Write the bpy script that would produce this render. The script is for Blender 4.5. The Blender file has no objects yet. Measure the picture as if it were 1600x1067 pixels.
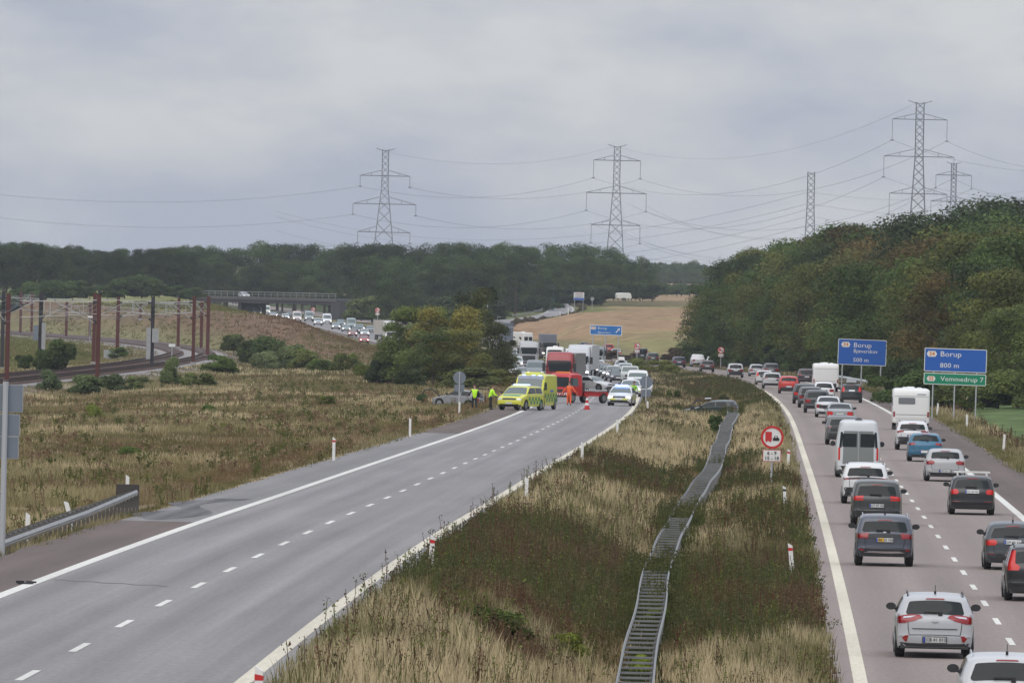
import bpy, math, random
import numpy as np
from mathutils import Vector, Matrix
random.seed(7); RNG = np.random.default_rng(11)
S = bpy.context.scene
COL = S.collection
# ------------------------------------------------------------ camera
FPX = 15800.0; ROLL = math.radians(1.3); CAMZ = 8.1; YH = 462.0
PITCH = math.atan((533.5 - YH) / FPX)
FWD = Vector((0, math.cos(PITCH), -math.sin(PITCH)))
R0 = Vector((1, 0, 0)); U0 = Vector((0, math.sin(PITCH), math.cos(PITCH)))
RT = R0 * math.cos(ROLL) + U0 * math.sin(ROLL); UP = -R0 * math.sin(ROLL) + U0 * math.cos(ROLL)
cam = bpy.data.cameras.new('camera'); camo = bpy.data.objects.new('camera', cam); COL.objects.link(camo)
camo.matrix_world = Matrix(((RT.x, UP.x, -FWD.x, 0), (RT.y, UP.y, -FWD.y, 0), (RT.z, UP.z, -FWD.z, CAMZ), (0, 0, 0, 1)))
cam.sensor_width = 36; cam.lens = FPX / 1600 * 36; cam.clip_start = 5; cam.clip_end = 30000
S.camera = camo
def P(px, py, d):
    return Vector((0, 0, CAMZ)) + (FWD + RT * ((px - 800) / FPX) + UP * ((533.5 - py) / FPX)) * d
# ------------------------------------------------------------ world: overcast sky
W = bpy.data.worlds.new('World'); S.world = W; W.use_nodes = True
nt = W.node_tree; nt.nodes.clear()
def N(nt, typ, **kw):
    n = nt.nodes.new(typ)
    for k, v in kw.items():
        if k.startswith('i_'):
            k2 = k[2:]; n.inputs[int(k2) if k2.isdigit() else k2].default_value = v
        else: setattr(n, k, v)
    return n
def lk(nt, a, b): nt.links.new(a, b)
SUN_EL, SUN_AZ = math.radians(48), math.radians(205)
sky = N(nt, 'ShaderNodeTexSky', sky_type='NISHITA', sun_disc=False, sun_elevation=SUN_EL, sun_rotation=SUN_AZ)
skm = N(nt, 'ShaderNodeMix', data_type='RGBA', blend_type='MULTIPLY'); skm.inputs[0].default_value = 1; skm.inputs[7].default_value = (.1, .1, .1, 1)
lk(nt, sky.outputs[0], skm.inputs[6])
tc = N(nt, 'ShaderNodeTexCoord'); mp = N(nt, 'ShaderNodeMapping'); mp.inputs['Scale'].default_value = (22, 22, 62); mp.inputs['Location'].default_value = (2.2, .4, 1.35)
lk(nt, tc.outputs['Generated'], mp.inputs[0])
nz = N(nt, 'ShaderNodeTexNoise', i_Scale=1.0, i_Detail=7.0, i_Roughness=.56); lk(nt, mp.outputs[0], nz.inputs['Vector'])
cr = N(nt, 'ShaderNodeValToRGB'); lk(nt, nz.outputs[0], cr.inputs[0])
cr.color_ramp.elements[0].position = .38; cr.color_ramp.elements[0].color = (.44, .478, .585, 1)
cr.color_ramp.elements[1].position = .60; cr.color_ramp.elements[1].color = (.66, .675, .70, 1)
sep = N(nt, 'ShaderNodeSeparateXYZ'); lk(nt, tc.outputs['Generated'], sep.inputs[0])
el = N(nt, 'ShaderNodeMapRange', clamp=True); lk(nt, sep.outputs[2], el.inputs[0])
for i, v in ((1, .05), (2, 1.0), (3, 1.0), (4, 2.3)): el.inputs[i].default_value = v     # brighter towards the zenith
cm = N(nt, 'ShaderNodeVectorMath', operation='SCALE'); lk(nt, cr.outputs[0], cm.inputs[0]); lk(nt, el.outputs[0], cm.inputs['Scale'])
mx = N(nt, 'ShaderNodeMix', data_type='RGBA'); mx.inputs[0].default_value = .9
lk(nt, skm.outputs[2], mx.inputs[6]); lk(nt, cm.outputs[0], mx.inputs[7])
bg = N(nt, 'ShaderNodeBackground', i_Strength=1.0); lk(nt, mx.outputs[2], bg.inputs[0])
wo = N(nt, 'ShaderNodeOutputWorld'); lk(nt, bg.outputs[0], wo.inputs[0])
# ------------------------------------------------------------ sun behind cloud
sl = bpy.data.lights.new('sun', 'SUN'); sl.energy = 1.25; sl.angle = math.radians(60); sl.color = (1, .93, .84)
so = bpy.data.objects.new('sun', sl); COL.objects.link(so)
sd = Vector((math.sin(SUN_AZ) * math.cos(SUN_EL), math.cos(SUN_AZ) * math.cos(SUN_EL), math.sin(SUN_EL)))
so.rotation_euler = sd.to_track_quat('Z', 'Y').to_euler()
S.view_settings.view_transform = 'Standard'; S.view_settings.look = 'None'; S.view_settings.gamma = 1; S.view_settings.exposure = 0
S.cycles.volume_bounces = 0; S.cycles.max_bounces = 5; S.cycles.transparent_max_bounces = 4

# ------------------------------------------------------------ object helpers
def tag(o, label=None, cat=None, group=None, kind=None):
    if label: o['label'] = label
    if cat: o['category'] = cat
    if group: o['group'] = group
    if kind: o['kind'] = kind
    return o
def empty(name, loc, rz=0, label=None, cat=None, group=None):
    o = bpy.data.objects.new(name, None); COL.objects.link(o); o.location = loc; o.rotation_euler = (0, 0, rz)
    o.empty_display_size = .2
    return tag(o, label, cat, group)
def link(name, me, parent=None, color=None):
    o = bpy.data.objects.new(name, me); COL.objects.link(o)
    if parent: o.parent = parent
    if color: o.color = (*color, 1)
    return o
def mesh_np(name, v, f, mat=None, smooth=False, cols=None, uv=None):
    """v (n,3); f (m,k) same-size faces or a list of faces"""
    me = bpy.data.meshes.new(name)
    if isinstance(f, np.ndarray):
        v = np.asarray(v, np.float32); k = f.shape[1]; m = len(f)
        me.vertices.add(len(v)); me.vertices.foreach_set('co', v.ravel())
        me.loops.add(m * k); me.loops.foreach_set('vertex_index', f.astype(np.int32).ravel())
        me.polygons.add(m); me.polygons.foreach_set('loop_start', np.arange(0, m * k, k, dtype=np.int32))
        me.polygons.foreach_set('loop_total', np.full(m, k, np.int32))
        me.update(calc_edges=True)
    else:
        me.from_pydata([tuple(p) for p in v], [], f); me.update()
    if cols is not None:
        a = me.color_attributes.new('Col', 'FLOAT_COLOR', 'POINT')
        c = np.ones((len(v), 4), np.float32); c[:, :3] = cols; a.data.foreach_set('color', c.ravel())
    if uv is not None:
        u = me.uv_layers.new(name='UVMap'); vi = np.empty(len(me.loops), np.int32); me.loops.foreach_get('vertex_index', vi)
        u.data.foreach_set('uv', np.asarray(uv, np.float32)[vi].ravel())
    if smooth: me.polygons.foreach_set('use_smooth', np.ones(len(me.polygons), bool))
    if mat: me.materials.append(mat)
    return me
class MB:
    """collects shapes into one mesh"""
    def __init__(s): s.v = []; s.f = []
    def add(s, vs, fs):
        b = len(s.v); s.v += [tuple(p) for p in vs]; s.f += [tuple(b + i for i in f) for f in fs]; return s
    def box(s, c, size, rz=0, bev=0, top=1.0):
        x, y, z = [q / 2 for q in size]; vs = []
        for sz, k in ((-1, 1), (1, top)):
            for sx, sy in ((-1, -1), (1, -1), (1, 1), (-1, 1)):
                X, Y = sx * x * k, sy * y * k
                vs.append((c[0] + X * math.cos(rz) - Y * math.sin(rz), c[1] + X * math.sin(rz) + Y * math.cos(rz), c[2] + sz * z))
        return s.add(vs, [(0, 3, 2, 1), (4, 5, 6, 7), (0, 1, 5, 4), (1, 2, 6, 5), (2, 3, 7, 6), (3, 0, 4, 7)])
    def tube(s, pts, r, n=6, cap=True):
        pts = [Vector(p) for p in pts]; rs = r if isinstance(r, (list, tuple)) else [r] * len(pts); vs = []; fs = []
        for i, p in enumerate(pts):
            d = (pts[min(i + 1, len(pts) - 1)] - pts[max(i - 1, 0)]).normalized()
            a = d.cross(Vector((0, 0, 1)) if abs(d.z) < .9 else Vector((1, 0, 0))).normalized(); b = d.cross(a)
            for k in range(n):
                t = 2 * math.pi * (k + .5) / n; vs.append(p + (a * math.cos(t) + b * math.sin(t)) * rs[i])
        for i in range(len(pts) - 1):
            for k in range(n): fs.append((i * n + k, i * n + (k + 1) % n, (i + 1) * n + (k + 1) % n, (i + 1) * n + k))
        if cap: fs += [tuple(range(n))[::-1], tuple(range((len(pts) - 1) * n, len(pts) * n))]
        return s.add(vs, fs)
    def prism(s, poly, y0, y1, axis='y'):
        """poly in (a,b); extruded along axis"""
        n = len(poly)
        def m(a, b, c): return (a, c, b) if axis == 'y' else ((c, a, b) if axis == 'x' else (a, b, c))
        vs = [m(a, b, y0) for a, b in poly] + [m(a, b, y1) for a, b in poly]
        return s.add(vs, [tuple(range(n))[::-1], tuple(range(n, 2 * n))] + [(i, (i + 1) % n, n + (i + 1) % n, n + i) for i in range(n)])
    def disc(s, c, r, t, axis='y', n=20):
        poly = [(r * math.cos(2 * math.pi * k / n), r * math.sin(2 * math.pi * k / n)) for k in range(n)]
        if axis == 'y': return s.prism([(c[0] + a, c[2] + b) for a, b in poly], c[1] - t / 2, c[1] + t / 2, 'y')
        if axis == 'x': return s.prism([(c[1] + a, c[2] + b) for a, b in poly], c[0] - t / 2, c[0] + t / 2, 'x')
        return s.prism([(c[0] + a, c[1] + b) for a, b in poly], c[2] - t / 2, c[2] + t / 2, 'z')
    def mesh(s, name, mat, smooth=False):
        me = mesh_np(name, s.v, s.f, mat, smooth); return me
    def build(s, name, mat, parent=None, smooth=False): return link(name, s.mesh(name, mat, smooth), parent)
# ------------------------------------------------------------ materials
MATS = {}
def mat(name, col, rough=.6, metal=0, emit=None, estr=0, coat=0, noise=0, nscale=3, objcol=False, attr=False, rand=0, spec=.5, transl=0):
    if name in MATS: return MATS[name]
    m = bpy.data.materials.new(name); m.use_nodes = True; t = m.node_tree; b = t.nodes['Principled BSDF']
    b.inputs['Roughness'].default_value = rough; b.inputs['Metallic'].default_value = metal
    b.inputs['Coat Weight'].default_value = coat; b.inputs['Coat Roughness'].default_value = .05
    b.inputs['Specular IOR Level'].default_value = spec
    b.inputs['Base Color'].default_value = (*col, 1)
    src = None
    if objcol: src = N(t, 'ShaderNodeObjectInfo').outputs['Color']
    if attr: src = N(t, 'ShaderNodeAttribute', attribute_name='Col').outputs['Color']
    if objcol and attr:
        mm = N(t, 'ShaderNodeMix', data_type='RGBA', blend_type='MULTIPLY'); mm.inputs[0].default_value = 1
        lk(t, N(t, 'ShaderNodeObjectInfo').outputs['Color'], mm.inputs[6]); lk(t, src, mm.inputs[7]); src = mm.outputs[2]
    if noise or rand:
        v = None
        if noise:
            g = N(t, 'ShaderNodeNewGeometry') if True else None
            n1 = N(t, 'ShaderNodeTexNoise', i_Scale=nscale, i_Detail=4.0, i_Roughness=.6); lk(t, g.outputs['Position'], n1.inputs['Vector'])
            r1 = N(t, 'ShaderNodeMapRange'); lk(t, n1.outputs[0], r1.inputs[0])
            for i, q in ((1, .25), (2, .75), (3, 1 - noise), (4, 1 + noise)): r1.inputs[i].default_value = q
            v = r1.outputs[0]
        if rand:
            oi = N(t, 'ShaderNodeObjectInfo'); r2 = N(t, 'ShaderNodeMapRange'); lk(t, oi.outputs['Random'], r2.inputs[0])
            for i, q in ((3, 1 - rand), (4, 1 + rand)): r2.inputs[i].default_value = q
            if v:
                mu = N(t, 'ShaderNodeMath', operation='MULTIPLY'); lk(t, v, mu.inputs[0]); lk(t, r2.outputs[0], mu.inputs[1]); v = mu.outputs[0]
            else: v = r2.outputs[0]
        sc = N(t, 'ShaderNodeVectorMath', operation='SCALE'); sc.inputs[0].default_value = col
        if src: lk(t, src, sc.inputs[0])
        lk(t, v, sc.inputs['Scale']); src = sc.outputs[0]
    if src: lk(t, src, b.inputs['Base Color'])
    if emit: b.inputs['Emission Color'].default_value = (*emit, 1); b.inputs['Emission Strength'].default_value = estr
    if transl:
        tr = N(t, 'ShaderNodeBsdfTranslucent'); ms = N(t, 'ShaderNodeMixShader'); ms.inputs[0].default_value = transl
        if src: lk(t, src, tr.inputs[0])
        else: tr.inputs[0].default_value = (*col, 1)
        lk(t, b.outputs[0], ms.inputs[1]); lk(t, tr.outputs[0], ms.inputs[2]); lk(t, ms.outputs[0], t.nodes['Material Output'].inputs[0])
    MATS[name] = m; return m
M_GALV = mat('galvanised', (.33, .335, .335), .6, .25, noise=.15, nscale=2)
M_SIGNBACK = mat('sign_back', (.17, .20, .24), .55, .2, noise=.06)
M_POLE = mat('pole_grey', (.42, .44, .46), .55, .3)
M_WHITE = mat('white_plastic', (.72, .72, .70), .5, noise=.08, nscale=6)
M_BLACK = mat('black_rubber', (.02, .02, .022), .7)
M_TYRE = mat('tyre', (.018, .018, .018), .85)
M_RIM = mat('rim', (.30, .31, .32), .35, .8)
M_PAINT = mat('car_paint', (.5, .5, .5), .34, .0, coat=.45, objcol=True)
M_GLASS = mat('car_glass', (.014, .019, .020), .08, spec=.25)
M_GLASS2 = mat('clear_glass', (.10, .13, .13), .08, spec=.6)
M_TAIL = mat('tail_lens', (.27, .012, .014), .2, coat=.4)
M_TAILLIT = mat('tail_lit', (.42, .015, .015), .2, emit=(1, .05, .03), estr=.12)
M_CHROME = mat('chrome', (.65, .66, .68), .15, 1)
M_HEAD = mat('headlamp', (.55, .57, .6), .1, .3, coat=.5)
M_HEADLIT = mat('headlamp_lit', (.8, .8, .8), .2, emit=(1, .97, .9), estr=2.2)
M_PLATE = mat('plate_white', (.62, .63, .62), .5)
M_PLATEY = mat('plate_yellow', (.75, .45, .05), .5)
M_DARK = mat('dark_trim', (.03, .031, .033), .5)
M_TEXTBLK = mat('lettering_black', (.02, .02, .02), .6)
M_RED = mat('signal_red', (.50, .02, .02), .45)
M_ORANGE = mat('orange', (.8, .2, .02), .5)
M_BARK = mat('bark', (.09, .07, .05), .9, noise=.3)
M_BLUELIT = mat('blue_beacon', (.1, .2, .8), .2, emit=(.35, .5, 1), estr=3.0)
# ------------------------------------------------------------ road layout: lane-line curves X(y) and heights z(y)
def spline(xs, ys):
    xs = np.array(xs, float); ys = np.array(ys, float); h = np.diff(xs); dl = np.diff(ys) / h
    m = np.zeros(len(xs)); m[1:-1] = (dl[:-1] * h[1:] + dl[1:] * h[:-1]) / (h[1:] + h[:-1]); m[0] = dl[0]; m[-1] = dl[-1]
    def f(x):
        x = np.asarray(x, float); i = np.clip(np.searchsorted(xs, x) - 1, 0, len(xs) - 2); t = (x - xs[i]) / h[i]
        e = (x < xs[0]) | (x > xs[-1])
        r = (2*t**3 - 3*t**2 + 1) * ys[i] + (t**3 - 2*t**2 + t) * h[i] * m[i] + (-2*t**3 + 3*t**2) * ys[i+1] + (t**3 - t**2) * h[i] * m[i+1]
        lin = np.where(x < xs[0], ys[0] + m[0] * (x - xs[0]), ys[-1] + m[-1] * (x - xs[-1]))
        return np.where(e, lin, r)
    return f
RX = spline([0, 250, 510, 760, 900, 1100, 1200, 1300, 1430, 1600, 1780, 1975, 2170, 2500, 2900, 4000], [5.4, 12.3, 18.7, 24.3, 26.6, 28.2, 27.9, 26.0, 21.5, 13.3, 4.5, -5.5, -18.5, -44, -78, -180])
LX = spline([120, 174, 204, 250, 294, 354, 385, 760, 900, 1100, 1200, 1300, 1430, 1600, 1780, 1975, 2170, 2500, 2900, 4000], [-9.2, -8.2, -7.69, -6.8, -5.81, -4.24, -3.45, 5.5, 7.6, 9.4, 9.0, 7.2, 2.5, -6.0, -14.8, -24.8, -38, -63.3, -97, -199])
zR = spline([0, 900, 1170, 1400, 1900, 2200, 2500, 3200, 6000], [0, 0, -.75, -1.4, -1.4, .6, 2, 5, 14])
zL = spline([0, 250, 760, 1000, 1400, 1900, 2200, 2500, 3200, 6000], [1.8, 1.2, -.1, -.65, -1.4, -1.4, .6, 2, 5, 14])
TX = spline([0, 900, 1200, 1450, 1700, 2000, 2300, 2600, 4000], [-62, -49, -43, -46, -62, -97, -140, -190, -420])
zT = spline([0, 900, 1300, 2000, 4000], [-.6, -.8, -.9, -1.5, -1])
def sm(t): t = np.clip(t, 0, 1); return t * t * (3 - 2 * t)
RAMP = [(-7.5, 2080, .2), (-5.8, 2170, 1.2), (-3.4, 2250, 2.15), (3.9, 2330, 2.85), (9.9, 2420, 3.9), (12.0, 2520, 5.0), (11.5, 2640, 5.9), (10.2, 2800, 6.9), (7, 3000, 7.6)]
rampx = spline([p[1] for p in RAMP], [p[0] for p in RAMP]); rampz = spline([p[1] for p in RAMP], [p[2] for p in RAMP])
fieldz = spline([0, 1000, 1600, 1700, 2100, 2600, 3200, 4500, 6000, 9500], [0.2, .6, -.6, .2, 3.6, 7.4, 9.6, 15, 21, 30])
def cols(y):
    """cross-section of the terrain at station y: sorted (X, z)"""
    L, R, T = LX(y), RX(y), TX(y); zl, zr, zt = zL(y), zR(y), zT(y); fz = fieldz(y)
    back = np.interp(y, [0, 1900, 2150, 2400, 3200, 6000, 9500], [-.8, -1.2, 1.5, 4.8, 8, 20, 30])
    vx = [-4000, -900, T - 90, T - 45, T - 14, T - 6, T + 6, T + 11, (T + L) / 2 - 6, L - 26, L - 12, L - 7.6, L - 6.25, L + 4.55, L + 6.5, (L + R) / 2, R - 6.5, R - 4.3, R + 6.25, R + 8.5, R + 14, R + 24, R + 60, 900, 4000]
    vz = [back, back, back, back * .7 + zt * .3, zt - .9, zt - .3, zt - .3, zt - .9, (zt + zl) / 2 - .5, zl - .5, zl - .4 - .2 * float(y < 340), zl - .2 - .3 * float(y < 340), zl - .02, zl - .02, zl - .18, min(zl, zr) - .45, zr - .2, zr - .02, zr - .02, zr - .25, zr * .7 + fz * .3, zr * .15 + fz * .85, fz, fz, fz]
    vx = np.array([float(a) for a in vx]); vz = np.array([float(a) for a in vz])
    for i in range(1, len(vx)):
        if vx[i] <= vx[i-1] + .2: vx[i] = vx[i-1] + .2
    return vx, vz
def gz(x, y):
    vx, vz = cols(y); z = float(np.interp(x, vx, vz)); L, T = float(LX(y)), float(TX(y))
    if y > 1600 and x > RX(y) + 7: u = x / y * FPX; z2 = z - (float(fieldz(y)) - float(fieldz(y - 330 * float(sm((130 - u) / 130)) * float(sm((y - 1650) / 300))))) ; k = float(sm((x - RX(y) - 7) / 12)) * (1 - float(sm((y - 2900) / 300))); z = z * (1 - k) + z2 * k
    if T + 7 < x < L - 7: z += 6.3 * float(sm((y - 1240) / 380) * sm((x - T - 7) / 12) * sm((L - 10 - x) / 25))
    if 2080 < y < 3000:
        d = abs(x - float(rampx(y))); k = 1 - float(sm((d - 5) / 9)); k *= float(sm((y - 2080) / 80) * sm((x - RX(y) - 6) / 2))
        z = z * (1 - k) + float(rampz(y) - .15) * k
    return z
def paved(x, y):
    if abs(x - LX(y)) < 8: return float(zL(y))
    if abs(x - RX(y)) < 8: return float(zR(y))
    return gz(x, y)
def hit(px, py, d0=150, d1=5000):
    lo = d0; last = None
    for d in np.concatenate([np.arange(d0, 1000, 4), np.arange(1000, d1, 10)]):
        p = P(px, py, d)
        if p.z < paved(p.x, p.y):
            a, b = last, d
            for _ in range(14):
                m = (a + b) / 2; q = P(px, py, m)
                if q.z < paved(q.x, q.y): b = m
                else: a = m
            q = P(px, py, b); return Vector((q.x, q.y, paved(q.x, q.y)))
        last = d
    p = P(px, py, d1); return Vector((p.x, p.y, gz(p.x, p.y)))
def at(px, d, off=0):
    """on the ground at column px, d metres away"""
    x = (px - 800) / FPX * d
    for _ in range(3):
        z = paved(x, d); py = 462 + (CAMZ - z) / d * FPX
        x = (px - 800 + (py - 533.5) * math.tan(ROLL)) / FPX * d
    return Vector((x, d, paved(x, d) + off))
# ------------------------------------------------------------ terrain
def ground_mat():
    m = bpy.data.materials.new('ground'); m.use_nodes = True; t = m.node_tree; b = t.nodes['Principled BSDF']; b.inputs['Roughness'].default_value = .95; b.inputs['Specular IOR Level'].default_value = .1
    at_ = N(t, 'ShaderNodeAttribute', attribute_name='Col'); g = N(t, 'ShaderNodeNewGeometry')
    mpn = N(t, 'ShaderNodeMapping'); mpn.inputs['Scale'].default_value = (1, .25, 1); lk(t, g.outputs['Position'], mpn.inputs[0])
    n1 = N(t, 'ShaderNodeTexNoise', i_Scale=.35, i_Detail=8.0, i_Roughness=.7); lk(t, mpn.outputs[0], n1.inputs[0])
    r = N(t, 'ShaderNodeMapRange'); lk(t, n1.outputs[0], r.inputs[0])
    for i, q in ((1, .3), (2, .7), (3, .6), (4, 1.4)): r.inputs[i].default_value = q
    s = N(t, 'ShaderNodeVectorMath', operation='SCALE'); lk(t, at_.outputs[0], s.inputs[0]); lk(t, r.outputs[0], s.inputs['Scale'])
    lk(t, s.outputs[0], b.inputs['Base Color'])
    return m
STRAW = np.array((.53, .44, .275)); TAN = np.array((.31, .24, .145)); BROWN = np.array((.175, .12, .072)); RUST = np.array((.135, .06, .038)); GREEN = np.array((.115, .125, .04)); DKGREEN = np.array((.05, .062, .022)); LIME = np.array((.16, .19, .05))
def hashn(ix, iy, s=0):
    h = np.sin(ix * 127.1 + iy * 311.7 + s * 74.7) * 43758.5453; return h - np.floor(h)
def vnoise(x, y, s=0):
    ix, iy = np.floor(x), np.floor(y); fx, fy = x - ix, y - iy; fx = fx*fx*(3-2*fx); fy = fy*fy*(3-2*fy)
    return (hashn(ix, iy, s)*(1-fx) + hashn(ix+1, iy, s)*fx)*(1-fy) + (hashn(ix, iy+1, s)*(1-fx) + hashn(ix+1, iy+1, s)*fx)*fy
def fbm(x, y, s=0): return (vnoise(x, y, s) + .5*vnoise(x*2.1, y*2.1, s+1) + .25*vnoise(x*4.3, y*4.3, s+2)) / 1.75
ys = np.concatenate([np.arange(-300, 150, 30), np.arange(150, 3000, 8), np.arange(3000, 9500, 120)])
vs = []; cs = []; NC = None
for y in ys:
    vx, vz = cols(y); xs = []
    for i in range(len(vx) - 1):
        w = vx[i+1] - vx[i]
        k = [6, 10, 8, 8, 3, 2, 2, 3, 10, 8, 5, 2, 1, 5, 2, 4, 4, 2, 1, 5, 3, 4, 8, 10, 4, 4][i]
        xs += list(vx[i] + w * np.arange(k) / k)
    xs.append(vx[-1]); NC = len(xs)
    for x in xs:
        z = gz(x, y); vs.append((x, y, z))
        R = float(RX(y)); T = float(TX(y))
        c = TAN * .8 if y < 900 else (TAN * .35 + GREEN * .55)
        if y > 2290 and x < float(LX(y)) - 12 or y > 2480 and x < float(rampx(min(y, 3000))) - 8: c = DKGREEN * 1.0
        if y > 1640 and x > R + 14:                       # stubble field on the hill
            b = fbm(np.array(x / 8), np.array(y / 60), 3); b2 = fbm(np.array((x + y * .05) / 3), np.array(y / 45 + x / 30), 9); c = np.array((.285, .185, .108)) * (.72 + .3 * b + .35 * b2)
            g = float(sm((b - .55) * 8)) * .5 + float(sm((2050 - y) / 250)) * .6; c = c * (1 - min(g, .9)) + np.array((.20, .19, .075)) * min(g, .9)
            if y > 2300 and x / y * FPX < 150: c = GREEN * 1.1
            if y > 2640 and x < 70: c = np.array((.05, .07, .025)) if y < 2850 else np.array((.27, .2, .13))
        elif abs(x - T) < 7.5: c = np.array((.22, .20, .19))
        elif T - 120 < x < T - 14 or (T + 20 < x < float(LX(y)) - 14 and y > 1750): c = GREEN * 1.25 + STRAW * .25 * float(fbm(np.array(x/12), np.array(y/40), 5))
        elif x > R + 9.4 and 560 < y < 800: c = np.array((.085, .125, .042)) * (.85 + .3 * float(fbm(np.array(x / 3), np.array(y / 14), 61)))
        elif y > 1330 and T + 12 < x < float(LX(y)) - 8: c = BROWN * .75 + RUST * .2
        cs.append(c)
n = len(ys); idx = np.arange(n * NC).reshape(n, NC)
F = np.stack([idx[:-1, :-1], idx[:-1, 1:], idx[1:, 1:], idx[1:, :-1]], -1).reshape(-1, 4)
tag(link('ground', mesh_np('ground', np.array(vs), F, ground_mat(), True, cols=np.array(cs))), kind='structure', label='rough grassland and stubble fields around the motorway')
# ------------------------------------------------------------ roads
def road_mat(name, base, streak, patch, blob=0.0):
    m = bpy.data.materials.new(name); m.use_nodes = True; t = m.node_tree; b = t.nodes['Principled BSDF']; b.inputs['Roughness'].default_value = .85; b.inputs['Specular IOR Level'].default_value = .25
    uv = N(t, 'ShaderNodeUVMap'); mp1 = N(t, 'ShaderNodeMapping'); mp1.inputs['Scale'].default_value = (1.3, .006, 1); lk(t, uv.outputs[0], mp1.inputs[0])
    n1 = N(t, 'ShaderNodeTexNoise', i_Scale=1.0, i_Detail=3.0, i_Roughness=.55); lk(t, mp1.outputs[0], n1.inputs[0])
    mp2 = N(t, 'ShaderNodeMapping'); mp2.inputs['Scale'].default_value = (.5, .03, 1); lk(t, uv.outputs[0], mp2.inputs[0])
    n2 = N(t, 'ShaderNodeTexNoise', i_Scale=1.0, i_Detail=5.0, i_Roughness=.6); lk(t, mp2.outputs[0], n2.inputs[0])
    mp3 = N(t, 'ShaderNodeMapping'); mp3.inputs['Scale'].default_value = (9, 1.2, 1); lk(t, uv.outputs[0], mp3.inputs[0])
    n3 = N(t, 'ShaderNodeTexNoise', i_Scale=1.0, i_Detail=4.0); lk(t, mp3.outputs[0], n3.inputs[0])
    # wheel tracks: darker lines at +-.95 and +-2.75 m from the lane line
    sx = N(t, 'ShaderNodeSeparateXYZ'); lk(t, uv.outputs[0], sx.inputs[0])
    w = N(t, 'ShaderNodeMath', operation='MULTIPLY'); w.inputs[1].default_value = 2 * math.pi / 1.85; lk(t, sx.outputs[0], w.inputs[0])
    sn = N(t, 'ShaderNodeMath', operation='COSINE'); lk(t, w.outputs[0], sn.inputs[0])
    def rng(o, a, bb, c, d):
        r = N(t, 'ShaderNodeMapRange'); lk(t, o, r.inputs[0])
        for i, q in ((1, a), (2, bb), (3, c), (4, d)): r.inputs[i].default_value = q
        return r.outputs[0]
    def mul(a, bb):
        q = N(t, 'ShaderNodeMath', operation='MULTIPLY'); lk(t, a, q.inputs[0]); lk(t, bb, q.inputs[1]); return q.outputs[0]
    v = mul(mul(rng(n1.outputs[0], .3, .7, 1 - streak, 1 + streak), rng(n2.outputs[0], .3, .7, 1 - patch, 1 + patch)), mul(rng(n3.outputs[0], .3, .7, .92, 1.08), rng(sn.outputs[0], -1, 1, .92, 1.03)))
    s = N(t, 'ShaderNodeVectorMath', operation='SCALE'); s.inputs[0].default_value = base; lk(t, v, s.inputs['Scale']); lk(t, s.outputs[0], b.inputs['Base Color'])
    return m
def strip(fx, fz, o0, o1, y0, y1, dz=0, step=6, nx=1, o0f=None, o1f=None):
    Y = np.arange(y0, y1 + step, step).astype(float); Y[-1] = y1; n = len(Y); v = []; uv = []
    X = fx(Y); dx = np.gradient(X, Y); L = np.sqrt(1 + dx * dx); nx_, ny_ = 1 / L, -dx / L; Z = fz(Y) + dz
    for k in range(nx + 1):
        o = o0 + (o1 - o0) * k / nx; off = np.full(n, o, float)
        if o0f is not None and k == 0: off = o0f(Y)
        if o1f is not None and k == nx: off = o1f(Y)
        v.append(np.stack([X + off * nx_, Y + off * ny_, Z], 1)); uv.append(np.stack([off, Y], 1))
    v = np.concatenate(v); uv = np.concatenate(uv); idx = np.arange((nx + 1) * n).reshape(nx + 1, n)
    F = np.stack([idx[:-1, :-1], idx[1:, :-1], idx[1:, 1:], idx[:-1, 1:]], -1).reshape(-1, 4)
    return v, F, uv
def strips(name, lst, mt, label, kind='structure'):
    V = []; FF = []; U = []; b = 0
    for v, f, u in lst: V.append(v); FF.append(f + b); U.append(u); b += len(v)
    return tag(link(name, mesh_np(name, np.concatenate(V), np.concatenate(FF), mt, uv=np.concatenate(U))), kind=kind, label=label)
M_ASL = road_mat('asphalt_grey', (.225, .216, .214), .17, .10)
M_ASR = road_mat('asphalt_reddish', (.245, .205, .186), .07, .07)
M_SHL = road_mat('asphalt_shoulder', (.128, .100, .088), .10, .16)
M_SHG = road_mat('asphalt_shoulder_grey', (.205, .198, .196), .08, .12)
M_LINE = road_mat('road_paint', (.60, .59, .55), .06, .12)
M_LINEY = road_mat('road_paint_warm', (.56, .52, .42), .06, .14)
strips('road', [strip(LX, zL, -3.9, 4.6, -250, 3400, .0)], M_ASL, 'left motorway carriageway of grey asphalt')
wob = lambda base, s, a=.22: (lambda Y: base + a * (fbm(Y / 9, Y * 0, s) - .5) * 2)
strips('road_shoulder', [strip(LX, zL, -6.2, -3.9, -250, 305, .0, o0f=wob(-6.3, 4)), strip(LX, zL, -6.2, -3.9, 560, 3400, .0, o0f=wob(-6.1, 6))], M_SHL, 'dark red-brown hard shoulder of the left carriageway')
strips('road_shoulder', [strip(LX, zL, -6.2, -3.9, 305, 560, .0, o0f=wob(-6.1, 5))], M_SHG, 'resurfaced grey stretch of the hard shoulder')
strips('road', [strip(RX, zR, -4.4, 3.9, -250, 3400, .0, o0f=wob(-4.38, 7, .08))], M_ASR, 'right motorway carriageway of reddish asphalt')
strips('road_shoulder', [strip(RX, zR, 3.9, 6.3, -250, 3400, .0, o1f=wob(6.3, 8))], M_SHL, 'dark hard shoulder of the right carriageway')
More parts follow.
